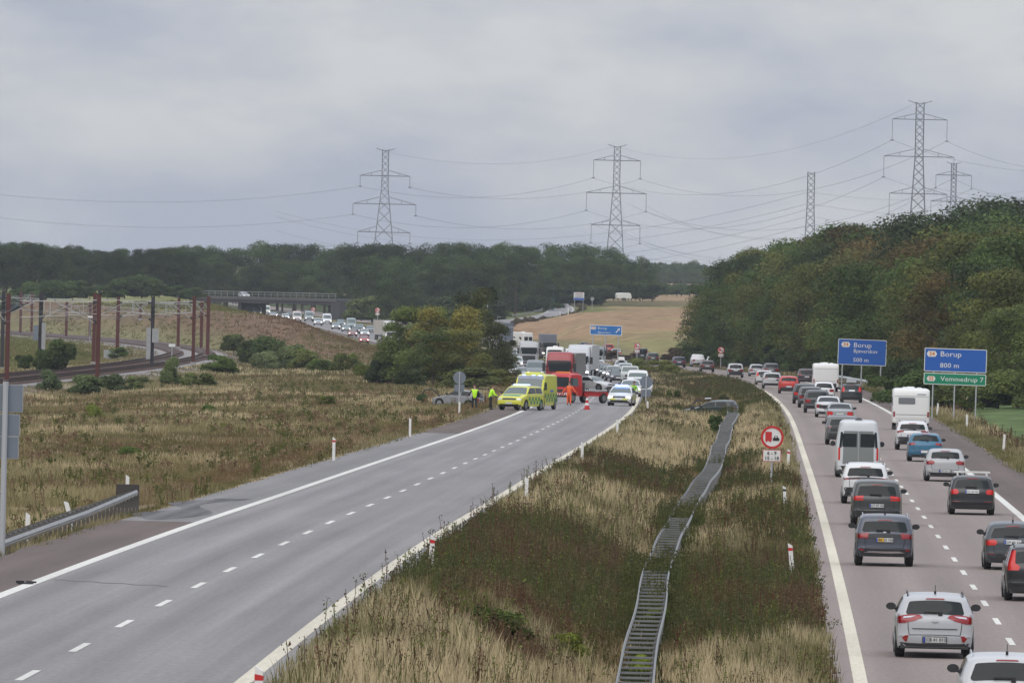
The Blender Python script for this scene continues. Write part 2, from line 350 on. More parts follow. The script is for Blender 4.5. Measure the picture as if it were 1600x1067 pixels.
strips('road_patch', [strip(LX, zL, -6.0, -4.9, 307, 345, .003, step=3, o0f=lambda Y: -6.0 + .5 * np.sin(Y / 3), o1f=lambda Y: -4.7 + .6 * np.sin(Y / 5 + 1))], road_mat('asphalt_stained', (.115, .11, .115), .5, .5), 'dark streaked stain where the hard shoulder was resurfaced')
def dashes(fx, fz, y0, y1, ph): return [strip(fx, fz, -.075, .075, y, y + 5, .006, step=2.5) for y in np.arange(y0 + ph, y1, 15)]
strips('road_markings', dashes(LX, zL, 100, 2400, 11.5) + [strip(LX, zL, -3.9, -3.6, -250, 3400, .005)], M_LINE, 'white lane dashes and outer edge line of the left carriageway')
strips('road_markings', [strip(LX, zL, 3.6, 3.9, -250, 3400, .005)], M_LINEY, 'white inner edge line of the left carriageway')
strips('road_markings', dashes(RX, zR, 100, 2400, 4.5) + [strip(RX, zR, 3.6, 3.9, -250, 3400, .005)], M_LINE, 'white lane dashes and outer edge line of the right carriageway')
strips('road_markings', [strip(RX, zR, -3.95, -3.65, -250, 3400, .005)], M_LINEY, 'worn cream inner edge line of the right carriageway')
M_ASF = road_mat('asphalt_far', (.27, .26, .265), .05, .05)
strips('slip_road', [strip(rampx, rampz, -3.2, 3.4, 2085, 2950, .02)], M_ASF, 'slip road curving up the hill to the wood')
strips('road_markings', [strip(rampx, rampz, 2.9, 3.15, 2090, 2950, .03), strip(rampx, rampz, -2.9, -2.7, 2090, 2950, .03)], M_LINE, 'white edge lines of the slip road')
def crack(f, fz, o0, o1, y, sl, lab, w=.05):
    v = []; n = 14
    for i in range(n + 1):
        o = o0 + (o1 - o0) * i / n; yy = y + sl * (o - o0) + .35 * math.sin(i * 1.7) ; x = float(f(yy)) + o; z = float(fz(yy)) + .004
        v += [(x, yy - w * 4, z), (x, yy + w * 4, z)]
    tag(link('road_seam', mesh_np('road_seam', v, [(2*i, 2*i+2, 2*i+3, 2*i+1) for i in range(n)], mat('tar_seam', (.10, .098, .098), .8))), lab, kind='structure')
crack(LX, zL, -3.5, -.6, 236, -1.2, 'thin dark transverse crack across the left lane')
crack(LX, zL, -3.6, -1.9, 190, .4, 'thin dark crack near the left edge line', .04)
# tar snake across the left lane, scraps on the shoulder
mb = MB(); p = hit(40, 912); mb.box((p.x, p.y, p.z + .02), (.34, .6, .03)); mb.box((p.x + .12, p.y + .2, p.z + .045), (.12, .3, .04), .5); mb.box((p.x - .12, p.y - .15, p.z + .05), (.06, .2, .06), .9)
tag(mb.build('tyre_scrap', M_BLACK), 'torn strip of black tyre lying on the left edge line', 'tyre scrap')
# ------------------------------------------------------------ text
FONTC = {}
def text_mesh(txt, size, mt, thick=.004, bold=0.0):
    key = (txt, size, mt.name, thick)
    if key in FONTC: return FONTC[key]
    cu = bpy.data.curves.new('lettering', 'FONT'); cu.body = txt; cu.size = size; cu.extrude = thick; cu.align_x = 'CENTER'; cu.align_y = 'CENTER'; cu.resolution_u = 2; cu.offset = bold
    o = bpy.data.objects.new('lettering', cu); COL.objects.link(o)
    bpy.context.view_layer.update(); dg = bpy.context.evaluated_depsgraph_get()
    me = bpy.data.meshes.new_from_object(o.evaluated_get(dg)); me.name = 'lettering'
    COL.objects.unlink(o); bpy.data.objects.remove(o); bpy.data.curves.remove(cu)
    me.materials.clear(); me.materials.append(mt); FONTC[key] = me; return me
# ------------------------------------------------------------ vehicle shells
def chaikin(p, n=2):
    p = [np.array(q, float) for q in p]
    for _ in range(n):
        q = [p[0]]
        for a, b in zip(p[:-1], p[1:]): q += [a * .8 + b * .2, a * .2 + b * .8]
        q.append(p[-1]); p = q
    return np.array(p)
class Shell:
    """car-like body: a side profile swept across a width that follows belt line, tumblehome and plan taper. +X is forward"""
    def __init__(s, prof, W, H, belt, top=.8, taper=.10, r=.10, bow=.07, crown=.03, sill=.24, wheels=(), wr=.33, x0=.55):
        s.p = chaikin(prof); s.W, s.H, s.belt, s.top, s.taper, s.r, s.bow, s.crown, s.sill, s.wheels, s.wr = W, H, belt, top, taper, r, bow, crown, sill, wheels, wr
        d = np.gradient(s.p, axis=0); d /= np.linalg.norm(d, axis=1)[:, None] + 1e-9
        s.n = np.stack([-d[:, 1], d[:, 0]], 1) * 1.0          # profile goes front-bottom -> top -> rear-bottom : inward normal
        c = s.p.mean(0)
        for i in range(len(s.n)):
            pass
        s.n = -s.n if np.sum((c - s.p) * s.n) < 0 else s.n
        s.k = int(np.argmax(s.p[:, 1])); s.xa, s.xb = s.p[:, 0].max(), s.p[:, 0].min(); s.x0 = x0
        s.ztop = s.p[:, 1].max()
    def hw(s, x, z):
        h = s.W / 2
        if z < .45: h *= 1 - .05 * min(1, (.45 - z) / .3)
        if z > s.belt: h *= 1 - (1 - s.top) * ((z - s.belt) / (s.ztop - s.belt)) ** 1.15
        a = (x / s.xa) if x > 0 else (x / s.xb)
        if a > s.x0: h *= 1 - s.taper * ((a - s.x0) / (1 - s.x0)) ** 2
        return h
    def delta(s, t, nx):
        q = max(0, (abs(t) - .80) / .20)
        b = s.bow * abs(nx) + s.crown * (1 - abs(nx))
        return b * t * t + s.r * (1 - math.sqrt(max(0, 1 - q * q * .96)))
    def surf(s, p, n, t, off=0):
        d = s.delta(t, n[0]) - off; x = p[0] + n[0] * d; z = p[1] + n[1] * d
        return (x, t * s.hw(x, z), z)
    def end(s, z, rear=True):
        a = s.p[s.k:] if rear else s.p[:s.k + 1]; n = s.n[s.k:] if rear else s.n[:s.k + 1]
        zz = a[::-1, 1] if rear else a[:, 1]; ar = a[::-1] if rear else a; nr = n[::-1] if rear else n
        zz = np.maximum.accumulate(zz)
        x = float(np.interp(z, zz, ar[:, 0])); nx = float(np.interp(z, zz, nr[:, 0])); nz_ = float(np.interp(z, zz, nr[:, 1])); l = math.hypot(nx, nz_)
        return (x, z), (nx / l, nz_ / l)
    def body(s):
        T = [-1, -.99, -.96, -.9, -.8, -.5, -.2, .2, .5, .8, .9, .96, .99, 1]; v = []; f = []
        for p, n in zip(s.p, s.n):
            for t in T: v.append(s.surf(p, n, t))
        m = len(T)
        for i in range(len(s.p) - 1):
            for j in range(m - 1): f.append((i * m + j, i * m + j + 1, (i + 1) * m + j + 1, (i + 1) * m + j))
        edge = np.array([(v[i * m][0], v[i * m][2]) for i in range(len(s.p))]); k = int(np.argmax(edge[:, 1]))
        xs = np.linspace(edge[:, 0].min() + .002, edge[:, 0].max() - .002, 56); xs = np.unique(np.concatenate([xs] + [np.array([w - s.wr - .07, w - s.wr * .9, w - s.wr * .5, w, w + s.wr * .5, w + s.wr * .9, w + s.wr + .07]) for w in s.wheels])) if len(s.wheels) else xs
        # top of edge outline at x
        fe, re = edge[:k + 1], edge[k:]
        def zt(x):
            best = s.sill
            for a, b in zip(edge[:-1], edge[1:]):
                lo, hi = min(a[0], b[0]), max(a[0], b[0])
                if lo <= x <= hi:
                    t = 0 if hi == lo else (x - a[0]) / (b[0] - a[0]); best = max(best, a[1] + t * (b[1] - a[1]))
            return best
        def zb(x):
            z = s.sill
            # lower rounding of the ends
            for a, b in zip(edge[:-1], edge[1:]):
                lo, hi = min(a[0], b[0]), max(a[0], b[0])
                if lo <= x <= hi and hi > lo:
                    t = (x - a[0]) / (b[0] - a[0]); zz = a[1] + t * (b[1] - a[1])
                    if zz < .5: z = max(z, zz)
            for w in s.wheels:
                q = (s.wr + .07) ** 2 - (x - w) ** 2
                if q > 0: z = max(z, s.wr * .95 + math.sqrt(q))
            return z
        K = 12
        for sd in (-1, 1):
            b0 = len(v)
            for x in xs:
                a, b = zb(x), zt(x); b = max(b, a + .001)
                lv = sorted(set(np.linspace(a, b, K))); lv = [a + (b - a) * q / (K - 1) for q in range(K)]
                # snap a row to the belt
                if a < s.belt < b:
                    j = min(range(1, K - 1), key=lambda q: abs(lv[q] - s.belt)); lv[j] = s.belt
                for z in lv: v.append((x, sd * s.hw(x, z) * (1 if z < b - .02 else 1), z))
            for i in range(len(xs) - 1):
                for j in range(K - 1):
                    q = (b0 + i * K + j, b0 + (i + 1) * K + j, b0 + (i + 1) * K + j + 1, b0 + i * K + j + 1); f.append(q if sd < 0 else q[::-1])
        me = mesh_np('body', v, f, M_PAINT, True)
        return me
    def under(s):
        mb = MB(); x1, x2 = s.xa - .12, s.xb + .12; mb.box(((x1 + x2) / 2, 0, s.sill + .06), (x1 - x2, s.W * .86, .14)); return mb
    def endpatch(s, rows, rear=True, off=.006, cols=8):
        out = [rows[0]]
        for a_, b_ in zip(rows[:-1], rows[1:]):
            k_ = max(1, int(abs(b_[0] - a_[0]) / .09))
            out += [tuple(a_[i] + (b_[i] - a_[i]) * q / k_ for i in range(3)) for q in range(1, k_ + 1)]
        rows = out
        """rows (z, yl, yr) from bottom to top; y in metres, projected on the front or rear surface"""
        v = []; f = []
        for z, a, b in rows:
            p, n = s.end(z, rear); h = s.hw(p[0], p[1])
            for j in range(cols + 1):
                y = a + (b - a) * j / cols; v.append(s.surf(p, n, max(-1, min(1, y / h)), off))
        m = cols + 1
        for i in range(len(rows) - 1):
            for j in range(cols): f.append((i * m + j, i * m + j + 1, (i + 1) * m + j + 1, (i + 1) * m + j))
        return v, f
    def sidepatch(s, rows, sd, off=.006, cols=6):
        v = []; f = []
        for z, a, b in rows:
            for j in range(cols + 1):
                x = a + (b - a) * j / cols; v.append((x, sd * (s.hw(x, z) + off), z))
        m = cols + 1
        for i in range(len(rows) - 1):
            for j in range(cols): f.append((i * m + j, i * m + j + 1, (i + 1) * m + j + 1, (i + 1) * m + j))
        return v, f
def rrect(y, z0, z1, n=5, r=.05, ytop=None):
    """rounded symmetric rows, half width y at the bottom and ytop at the top"""
    ytop = y if ytop is None else ytop; rows = []
    for i in range(n + 1):
        a = math.pi / 2 * i / n; rows.append((z0 + r * (1 - math.cos(a)), y - r * (1 - math.sin(a))))
    for i in range(1, 7): q = i / 7; rows.append((z0 + r + (z1 - z0 - 2 * r) * q, y + (ytop - y) * q))
    for i in range(n + 1):
        a = math.pi / 2 * (1 - i / n); rows.append((z1 - r * (1 - math.cos(a)), ytop - r * (1 - math.sin(a))))
    out = []
    for z, w in rows: out.append((z, -w, w))
    return out
def wheel_parts(xs, track, r, w=.2, rim=.62, twin=False):
    """list of (tyre mesh, rim mesh, location)"""
    key = ('wheel', round(r, 3), w)
    if key not in FONTC:
        n = 24; prof = [(.0, -w/2+.02), (r*rim, -w/2), (r*.93, -w/2), (r, -w/2+.03), (r, w/2-.03), (r*.93, w/2), (r*rim, w/2), (.0, w/2-.02)]
        v = []; f = []
        for i in range(n):
            a = 2*math.pi*i/n
            for rr, yy in prof: v.append((rr*math.cos(a), yy, rr*math.sin(a)))
        m = len(prof)
        for i in range(n):
            for j in range(m-1): f.append((i*m+j, ((i+1) % n)*m+j, ((i+1) % n)*m+j+1, i*m+j+1))
        ty = mesh_np('tyre', v, f, M_TYRE, False)
        mb = MB(); mb.disc((0, 0, 0), r*rim*.98, w+.02, 'y', 20); 
        for k in range(5):
            a = 2*math.pi*k/5; mb.box((math.cos(a)*r*.32, 0, math.sin(a)*r*.32), (.06, w+.05, .06), 0)
        FONTC[key] = (ty, mb.mesh('rim', M_RIM))
    ty, rm = FONTC[key]
    return [(ty, rm, (x, sd * (track - w / 2), r)) for x in xs for sd in (-1, 1)]
VP = {}
def build_type(key, c):
    """returns list of parts: (name, mesh, location, parent index or None, paintable)"""
    if key in VP: return VP[key]
    L, Wd, H = c['L'], c['W'], c['H']; l = L / 2; st = c['style']; belt = c.get('belt', H * .63); wr = c.get('wr', .33); bz = H * .60
    if st == 'hatch': prof = [(l-.10, .22), (l, .36), (l, .55), (l-.12, H*.50), (l-.95, H*.64), (l-1.15, H*.665), (l-2.0, H*.955), (l-2.5, H), (-l+.75, H*.975), (-l+.38, H*.945), (-l+.16, H*.68), (-l+.03, H*.60), (-l+.02, .55), (-l, .48), (-l+.05, .24)]
    elif st == 'suv': prof = [(l-.12, .27), (l, .42), (l, .70), (l-.15, H*.545), (l-.95, H*.655), (l-1.1, H*.68), (l-1.85, H*.955), (l-2.3, H), (-l+.6, H*.985), (-l+.30, H*.95), (-l+.12, H*.66), (-l+.02, H*.60), (-l+.03, .6), (-l, .52), (-l+.07, .30)]
    elif st == 'wagon': prof = [(l-.10, .22), (l, .38), (l, .58), (l-.14, H*.50), (l-1.1, H*.63), (l-1.3, H*.65), (l-2.15, H*.96), (l-2.7, H), (-l+.55, H*.975), (-l+.30, H*.94), (-l+.10, H*.66), (-l+.02, H*.58), (-l+.02, .55), (-l, .48), (-l+.05, .24)]
    elif st == 'sedan': prof = [(l-.10, .22), (l, .38), (l, .58), (l-.14, H*.50), (l-1.1, H*.64), (l-1.3, H*.66), (l-2.1, H*.96), (l-2.6, H), (-l+1.35, H*.965), (-l+.62, H*.72), (-l+.12, H*.70), (-l+.02, H*.64), (-l+.03, .55), (-l, .48), (-l+.05, .24)]
    elif st == 'van': prof = [(l-.10, .30), (l, .45), (l, .78), (l-.12, 1.0), (l-.7, 1.22), (l-.82, 1.27), (l-1.5, H*.90), (l-1.9, H*.985), (l-2.3, H), (-l+.25, H*.99), (-l+.10, H*.955), (-l+.03, H*.5), (-l+.02, .6), (-l, .5), (-l+.03, .32)]
    elif st == 'box': prof = [(l-.03, c.get('z0', .45)), (l, c.get('z0', .45)+.08), (l-.0, H*.6), (l-c.get('rake', .25), H*.93), (l-.45, H), (-l+.45, H), (-l+.12, H*.965), (-l+.02, H*.82), (-l, H*.45), (-l, c.get('z0', .45)+.05), (-l+.03, c.get('z0', .45))]
    elif st == 'pickup': prof = [(l-.10, .42), (l, .55), (l, .9), (l-.10, 1.05), (l-1.2, 1.17), (l-1.4, 1.2), (l-2.0, H*.96), (l-2.3, H), (-l+1.95, H*.985), (-l+1.7, 1.15), (-l+1.6, 1.12), (-l+.04, 1.10), (-l, 1.02), (-l, .62), (-l+.05, .5)]
    elif st == 'boxy': prof = [(l-.06, .4), (l, .5), (l, 1.0), (l-.06, 1.15), (l-1.1, 1.22), (l-1.2, 1.24), (l-1.45, H*.97), (l-1.6, H), (-l+.15, H*.995), (-l+.06, H*.97), (-l+.02, 1.15), (-l, .9), (-l, .55), (-l+.03, .42)]
    wx = c.get('wx', (l - .85 * L / 4.3, -l + .78 * L / 4.3)); sill = c.get('sill', .22 if st in ('hatch', 'wagon', 'sedan') else .3)
    sh = Shell(prof, Wd, H, belt if st != 'box' else H * .9, c.get('top', {'hatch': .73, 'suv': .80, 'wagon': .78, 'sedan': .74, 'van': .86, 'box': .97, 'pickup': .78, 'boxy': .88}[st]), c.get('taper', .11 if st not in ('box', 'boxy') else .02),
               c.get('r', {'box': .08, 'van': .10, 'boxy': .05}.get(st, .09)), c.get('bow', {'box': .02, 'van': .04, 'boxy': .02}.get(st, .10)), .03, sill if st != 'box' else c.get('z0', .45), wx, wr)
    P_ = []
    def add(name, me, loc=None, par=0, paint=False, mt=None):
        if isinstance(me, tuple): me = mesh_np(name, me[0], me[1], mt, True)
        P_.append((name, me, loc, par, paint)); return len(P_)          # 1-based index; par 0 = root
    body = add('body', sh.body(), paint=True)
    add('underbody', sh.under().mesh('underbody', M_DARK))
    for ty, rm, loc in wheel_parts(wx, Wd / 2 - .01, wr, .22):
        w = add('wheel', ty, loc); add('rim', rm, None, w)
    hb = sh.hw(-l + .3, belt); ht = sh.hw(-l + .4, H * .93)
    gz0, gz1 = c.get('rw', (H * .655, H * .90))
    fr = c.get('fr', 0)
    if st in ('hatch', 'suv', 'wagon', 'sedan', 'boxy'):
        if st == 'sedan': gz0, gz1 = H * .735, H * .93
        wb = sh.hw(sh.end(gz0)[0][0], gz0) * c.get('rwf', .84); wt = sh.hw(sh.end(gz1)[0][0], gz1) * .84
        add('rear_window', sh.endpatch(rrect(wb, gz0, gz1, 4, .06, wt), True, .008, 10), mt=M_GLASS)
        if c.get('near'):
            mb = MB(); p, n = sh.end(gz0 + .01); mb.box((p[0] - .03, 0.05, gz0 + .035), (.02, .42, .035)); mb.box((p[0] - .035, -.12, gz0 - .005), (.03, .09, .07)); add('wiper', mb.mesh('wiper', M_BLACK))
            for sd in (-1, 1):
                yg = sh.hw(sh.end(H*.5)[0][0], H*.5) * .74; add('panel_gap', sh.endpatch([(z, sd*yg*k_ - .007, sd*yg*k_ + .007) for z, k_ in ((H*.36, .96), (H*.45, 1), (gz0 - .03, 1.03))], True, .007, 1), mt=M_BLACK)
            add('panel_gap', sh.endpatch([(H*.355, -yg*.95, yg*.95), (H*.365, -yg*.95, yg*.95)], True, .007, 8), mt=M_BLACK)
            add('brake_light', sh.endpatch([(gz1 + .022, -.22, .22), (gz1 + .045, -.2, .2)], True, .012), mt=M_TAIL)
    if st == 'van':
        wz0, wz1 = c.get('rwz', (H*.50, H*.74))
        for sd in (-1, 1): add('rear_window', sh.endpatch([(z, sd*.08 if sd > 0 else -a, a if sd > 0 else -.08) for z, _, a in rrect(Wd*.36, wz0, wz1, 4, .06)], True, .026, 6), mt=M_GLASS)
    # windscreen and side glass
    if st not in ('box',):
        fz0 = {'van': 1.31, 'pickup': 1.24, 'boxy': 1.27}.get(st, H * .675); fz1 = {'van': H * .86}.get(st, H * .93)
        wb = sh.hw(sh.end(fz0, False)[0][0], fz0) * .88; wt = sh.hw(sh.end(fz1, False)[0][0], fz1) * .86
        add('windscreen', sh.endpatch(rrect(wb, fz0, fz1, 4, .06, wt), False, .008, 10), mt=M_GLASS2)
        z0, z1 = max(belt + .03, fz0 + .01), H * (.91 if st != 'van' else .76); xf0, xf1 = sh.end(z0, False)[0][0] - .22, sh.end(z1, False)[0][0] - .12
        xr0, xr1 = sh.end(z0)[0][0] + .48, sh.end(z1)[0][0] + .36
        if st == 'sedan': xr0 = sh.end(z0)[0][0] + .35; xr1 = sh.end(z1)[0][0] + .2
        if st == 'van': xr0 = xr1 = xf0 - .95
        mid = (xf1 + xr1) / 2 + .1
        for sd in (-1, 1):
            add('side_window', sh.sidepatch([(z0, mid + .04, xf0), ((z0+z1)/2, mid + .04, (xf0+xf1)/2 + .03), (z1 - .02, mid + .04, xf1), (z1, mid + .06, xf1 - .06)] if st != 'van' else [(z0, xr0, xf0), (z1, xr1, xf1)], sd, .007), mt=M_GLASS)
            if st != 'van': add('side_window', sh.sidepatch([(z0, xr0 + .08, mid - .04), (z0 + .04, xr0, mid - .04), (z1 - .03, xr1 + .02, mid - .04), (z1, xr1 + .12, mid - .06)], sd, .007), mt=M_GLASS)
        # mirrors
        mx_, mz = xf0 + .02, z0 + .05; 
        for sd in (-1, 1):
            mb = MB(); y = sd * (sh.hw(mx_, mz) + .12); k = 1.5 if st in ('van',) else 1
            mb.tube([(mx_, sd * sh.hw(mx_, mz) * .98, mz - .03), (mx_ - .02, y, mz)], .03, 5)
            v = []; 
            for a in (-1, 1):
                for q in range(10):
                    t = 2 * math.pi * q / 10; v.append((mx_ - .02 + a * .07 * (1 if a < 0 else .55), y + math.cos(t) * .12 * (1 if a < 0 else .7), mz + .03 + math.sin(t) * .085 * k * (1 if a < 0 else .7)))
            mb.add(v, [tuple(range(10)), tuple(range(10, 20))[::-1]] + [(q, (q+1) % 10, 10 + (q+1) % 10, 10 + q) for q in range(10)])
            add('mirror', mb.mesh('mirror', M_DARK))
    # tail lamps
    for rows in c.get('tails', [[(H*.44, .62, .985), (H*.50, .55, .985), (H*.58, .58, .985), (H*.60, .66, .985)]]):
        for sd in (-1, 1):
            rr = []
            for z, a, b in rows:
                h = sh.hw(sh.end(z)[0][0], z); rr.append((z, sd * a * h, sd * b * h) if sd > 0 else (z, sd * b * h, sd * a * h))
            t_ = add('taillight', sh.endpatch(rr, True, .012, 6), mt=M_TAILLIT if c.get('lit') else M_TAIL)
            if not c.get('notail_side') and rows[0][2] > .95:
                xr = [sh.end(z)[0][0] for z, a, b in rows]
                if c.get('near'): add('lamp_wrap', sh.sidepatch([(z, x + .05, x + .22) for x, (z, a, b) in zip(xr, rows)], sd, .008, 3), None, t_, mt=M_TAIL)
    for rows in c.get('reflect', []):
        for sd in (-1, 1):
            rr = [(z, min(sd*a, sd*b), max(sd*a, sd*b)) for z, a, b in rows]; add('reflector', sh.endpatch(rr, True, .012, 3), mt=M_TAIL)
    for nm, rows, mt_ in c.get('rpatch', []): add(nm, sh.endpatch(rows, True, .030 if 'yellow' in nm else .018, 10), mt=mt_)
    for nm, rows, mt_ in c.get('fpatch', []): add(nm, sh.endpatch(rows, False, .010, 10), mt=mt_)
    # bumper cladding, plate
    if st != 'box':
        bt = c.get('blk', .36)
        lo_ = sh.p[-1][1] + .01
        add('rear_bumper', sh.endpatch([(lo_, -Wd*.40, Wd*.40), (bt, -Wd*.44, Wd*.44), (bt + .03, -Wd*.42, Wd*.42)], True, .012, 12), mt=M_DARK)
        pz = c.get('pz', H * .5)
        add('plate_frame', sh.endpatch([(pz - .075, -.28, .28), (pz + .075, -.28, .28)], True, .018, 4), mt=M_DARK)
        if c.get('near'): add('country_strip', sh.endpatch([(pz - .055, .21, .258), (pz + .055, .21, .258)], True, .032, 2), mt=mat('plate_blue', (.02, .06, .35), .5))
        add('number_plate', sh.endpatch([(pz - .06, -.26, .26), (pz + .06, -.26, .26)], True, .027, 4), mt=c.get('pmat', M_PLATE))
        if c.get('ptext'):
            (x, z), n = sh.end(pz); me = text_mesh(c['ptext'], .105, M_TEXTBLK); P_.append(('plate_lettering', me, ('rear', x - .034, -.03, pz), 0, False))
        # front face
        fz = H * .50 if st not in ('van', 'pickup', 'boxy') else .82; fw = Wd / 2
        add('grille', sh.endpatch(rrect(fw*.52, fz-.13, fz + .0, 3, .03), False, .010, 8), mt=M_DARK)
        add('front_intake', sh.endpatch(rrect(fw*.72, .27 if st not in ('pickup', 'boxy', 'van') else .42, .44 if st not in ('pickup', 'boxy', 'van') else .58, 3, .04), False, .010, 8), mt=M_DARK)
        add('front_plate', sh.endpatch([(.46, -.26, .26), (.57, -.26, .26)], False, .02, 4), mt=M_PLATE)
        for sd in (-1, 1):
            a, b = .60 * fw, .93 * fw
            add('headlight', sh.endpatch([(z, min(sd*p_, sd*q_), max(sd*p_, sd*q_)) for z, p_, q_ in ((fz-.10, a, b*.97), (fz - .03, a*.95, b), (fz + .02, a*1.1, b))], False, .012, 4), mt=M_HEADLIT if c.get('hlit') else M_HEAD)
        if c.get('rails', False):
            zr = H - .02
            for sd in (-1, 1):
                mb = MB(); y = sd * (sh.hw(-.3, H*.97) * .93); xa, xb = l - 2.35, -l + .65
                mb.tube([(xa, y, zr - .05), (xa - .12, y, zr + .02), ((xa+xb)/2, y, zr + .03), (xb + .12, y, zr + .0), (xb, y, zr - .07)], .018, 5); add('roof_rail', mb.mesh('roof_rail', c.get('railmat', M_DARK)))
        if c.get('ant', False):
            mb = MB(); xa = -l + .75; mb.tube([(xa, 0, H - .03), (xa - .02, 0, H + .03)], .03, 6); mb.tube([(xa, 0, H), (xa - .08, 0, H + .17)], .008, 5); add('antenna', mb.mesh('antenna', M_BLACK))
    for nm, me in c.get('extra', []): add(nm, me)
    for nm, me, par in c.get('sub', []): add(nm, me, None, par)
    VP[key] = P_; return P_
def vehicle(key, cfg, pos, heading, color, name, label, cat, group=None, roll=0, pitch=0):
    parts = build_type(key, cfg); root = empty(name, pos, math.pi / 2 - heading, label, cat, group)
    if roll or pitch: root.rotation_euler = (roll, pitch, math.pi / 2 - heading)
    objs = []
    for nm, me, loc, par, paint in parts:
        o = link(nm, me, root if par == 0 else objs[par - 1], color if paint else None)
        if loc is not None:
            if loc[0] == 'rear': o.location = loc[1:]; o.rotation_euler = (math.pi / 2, 0, -math.pi / 2)
            else: o.location = loc
        objs.append(o)
    return root
def heading(f, y): return math.atan2(float(f(y + 5) - f(y - 5)), 10)
CAT = {'hatch': 'car', 'suv': 'car', 'wagon': 'car', 'sedan': 'car', 'van': 'van', 'pickup': 'pickup', 'boxy': 'car'}
def away(key, cfg, px, py, color, label, dh=0, cat=None, group='cars driving away on the right carriageway', name=None, d=None):
    """vehicle seen from behind; px, py = middle of its rear tyres on the road"""
    p = hit(px, py) if d is None else at(px, d); h = heading(RX, p.y) + dh
    q = p + Vector((math.sin(h), math.cos(h), 0)) * (cfg['L'] / 2 - .6); q.z = paved(q.x, q.y) + .005
    return vehicle(key, cfg, q, h, color, name or {'van': 'van', 'pickup': 'pickup_truck'}.get(cfg['style'], 'car'), label, cat or CAT[cfg['style']], group)
def toward(key, cfg, px, d, color, label, dh=0, cat=None, group='queue of stopped vehicles on the left carriageway', name=None, py=None):
    p = at(px, d) if py is None else hit(px, py); h = heading(LX, p.y) + math.pi + dh
    q = p + Vector((-math.sin(h), -math.cos(h), 0)) * (cfg['L'] / 2 - .7); q.z = paved(q.x, q.y) + .005
    return vehicle(key, cfg, q, h, color, name or {'van': 'van', 'pickup': 'pickup_truck'}.get(cfg['style'], 'car'), label, cat or CAT[cfg['style']], group)
SILVER = (.42, .43, .44); WHITEP = (.70, .70, .70); BLACKP = (.013, .014, .016); GREY = (.10, .105, .11); DKGREY = (.035, .038, .043); REDP = (.48, .022, .015); BLUEP = (.02, .12, .24); DKBLUE = (.018, .03, .075); DKRED = (.12, .015, .015); BROWNP = (.07, .05, .045); GREENP = (.02, .04, .03)
HATCH = dict(style='hatch', L=4.2, W=1.78, H=1.47); SUV = dict(style='suv', L=4.4, W=1.84, H=1.64, rails=True, blk=.5); WAG = dict(style='wagon', L=4.65, W=1.80, H=1.48, rails=True)
SED = dict(style='sedan', L=4.6, W=1.80, H=1.44); VAN = dict(style='van', L=5.3, W=2.0, H=1.98); PICK = dict(style='pickup', L=5.3, W=1.95, H=1.80, wr=.39); BOXY = dict(style='boxy', L=4.4, W=1.9, H=1.85, wr=.39)
SMALL = dict(style='hatch', L=3.9, W=1.70, H=1.50)
G = 'cars driving away on the right carriageway'
# ---- right carriageway, nearest first (each near car has its own lamps, plate and trim)
c = dict(WAG, L=4.55, W=1.80, H=1.46, near=1, railmat=M_CHROME, ant=1, rw=(.97, 1.30))
away('wagon_near', c, 1571, 1141, (.50, .51, .52), 'silver-white estate car with black antenna, cut off at the lower right corner')
emb = MB().disc((-2.115, 0, .86), .09, .03, 'x', 20).mesh('badge', M_CHROME)
c = dict(HATCH, L=4.3, W=1.80, H=1.47, near=1, rails=True, ant=1, rw=(1.0, 1.30), rwf=.80, blk=.30, pz=.42, ptext='CB 41 013', notail_side=0,
         tails=[[(.79, .84, .99), (.85, .56, .985), (.92, .34, .985), (.98, .42, .985), (1.0, .6, .985)]], reflect=[[(.36, .62, .66), (.44, .61, .73), (.52, .58, .66)]],
         rpatch=[('lamp_lens', [(.93, -.72, -.55), (.965, -.70, -.42)], M_HEAD), ('lamp_lens', [(.93, .55, .72), (.965, .42, .70)], M_HEAD), ('trim_line', [(.655, -.50, .50), (.675, -.52, .52)], M_DARK), ('badge', rrect(.075, .81, .885, 4, .035), mat('badge_metal', (.32, .33, .34), .35, .6))])
away('hatch_near', c, 1459, 1027, (.43, .44, .455), 'silver hatchback with red lamps and oval badge, nearest whole car on the road')
c = dict(WAG, L=4.7, W=1.86, H=1.54, near=1, rw=(1.05, 1.36), lit=1, tails=[[(.84, .66, .985), (.95, .62, .985), (1.05, .78, .985), (1.42, .86, .985)]])
away('wagon_tall_lamps', c, 1622, 939, BLACKP, 'black estate with tall red corner lamps at the right edge of the picture')
c = dict(HATCH, L=4.0, W=1.73, H=1.47, near=1, ant=1, rw=(.99, 1.28), ptext='CM 93 526', pz=.84, lit=1, blk=.33, tails=[[(.74, .70, .985), (.80, .60, .985), (.90, .64, .985), (.94, .74, .985)]], reflect=[[(.46, .55, .80), (.49, .55, .8)]])
away('hatch_dark', c, 1581, 890, (.045, .055, .062), 'dark grey-green hatchback with lit red lamps, just ahead of the tall-lamped black estate')
c = dict(SUV, L=4.11, W=1.78, H=1.58, near=1, ant=1, rw=(1.06, 1.36), ptext='BA 52 104', pz=.80, blk=.50, railmat=M_POLE, tails=[[(.84, .62, .985), (.90, .56, .985), (1.0, .56, .985), (1.02, .66, .985)]], reflect=[[(.45, .62, .74), (.53, .62, .74)]],
         rpatch=[('tailgate_panel', [(.86, -.50, .50), (.98, -.50, .50)], M_DARK), ('skid_plate', [(.40, -.62, .62), (.43, -.52, .52), (.46, -.44, .44)], M_CHROME), ('plate_yellow_half', [(.745, .02, .2), (.855, .02, .2)], M_PLATEY), ('badge', rrect(.045, .995, 1.05, 4, .025), mat('badge_metal', (.32, .33, .34), .35, .6))])
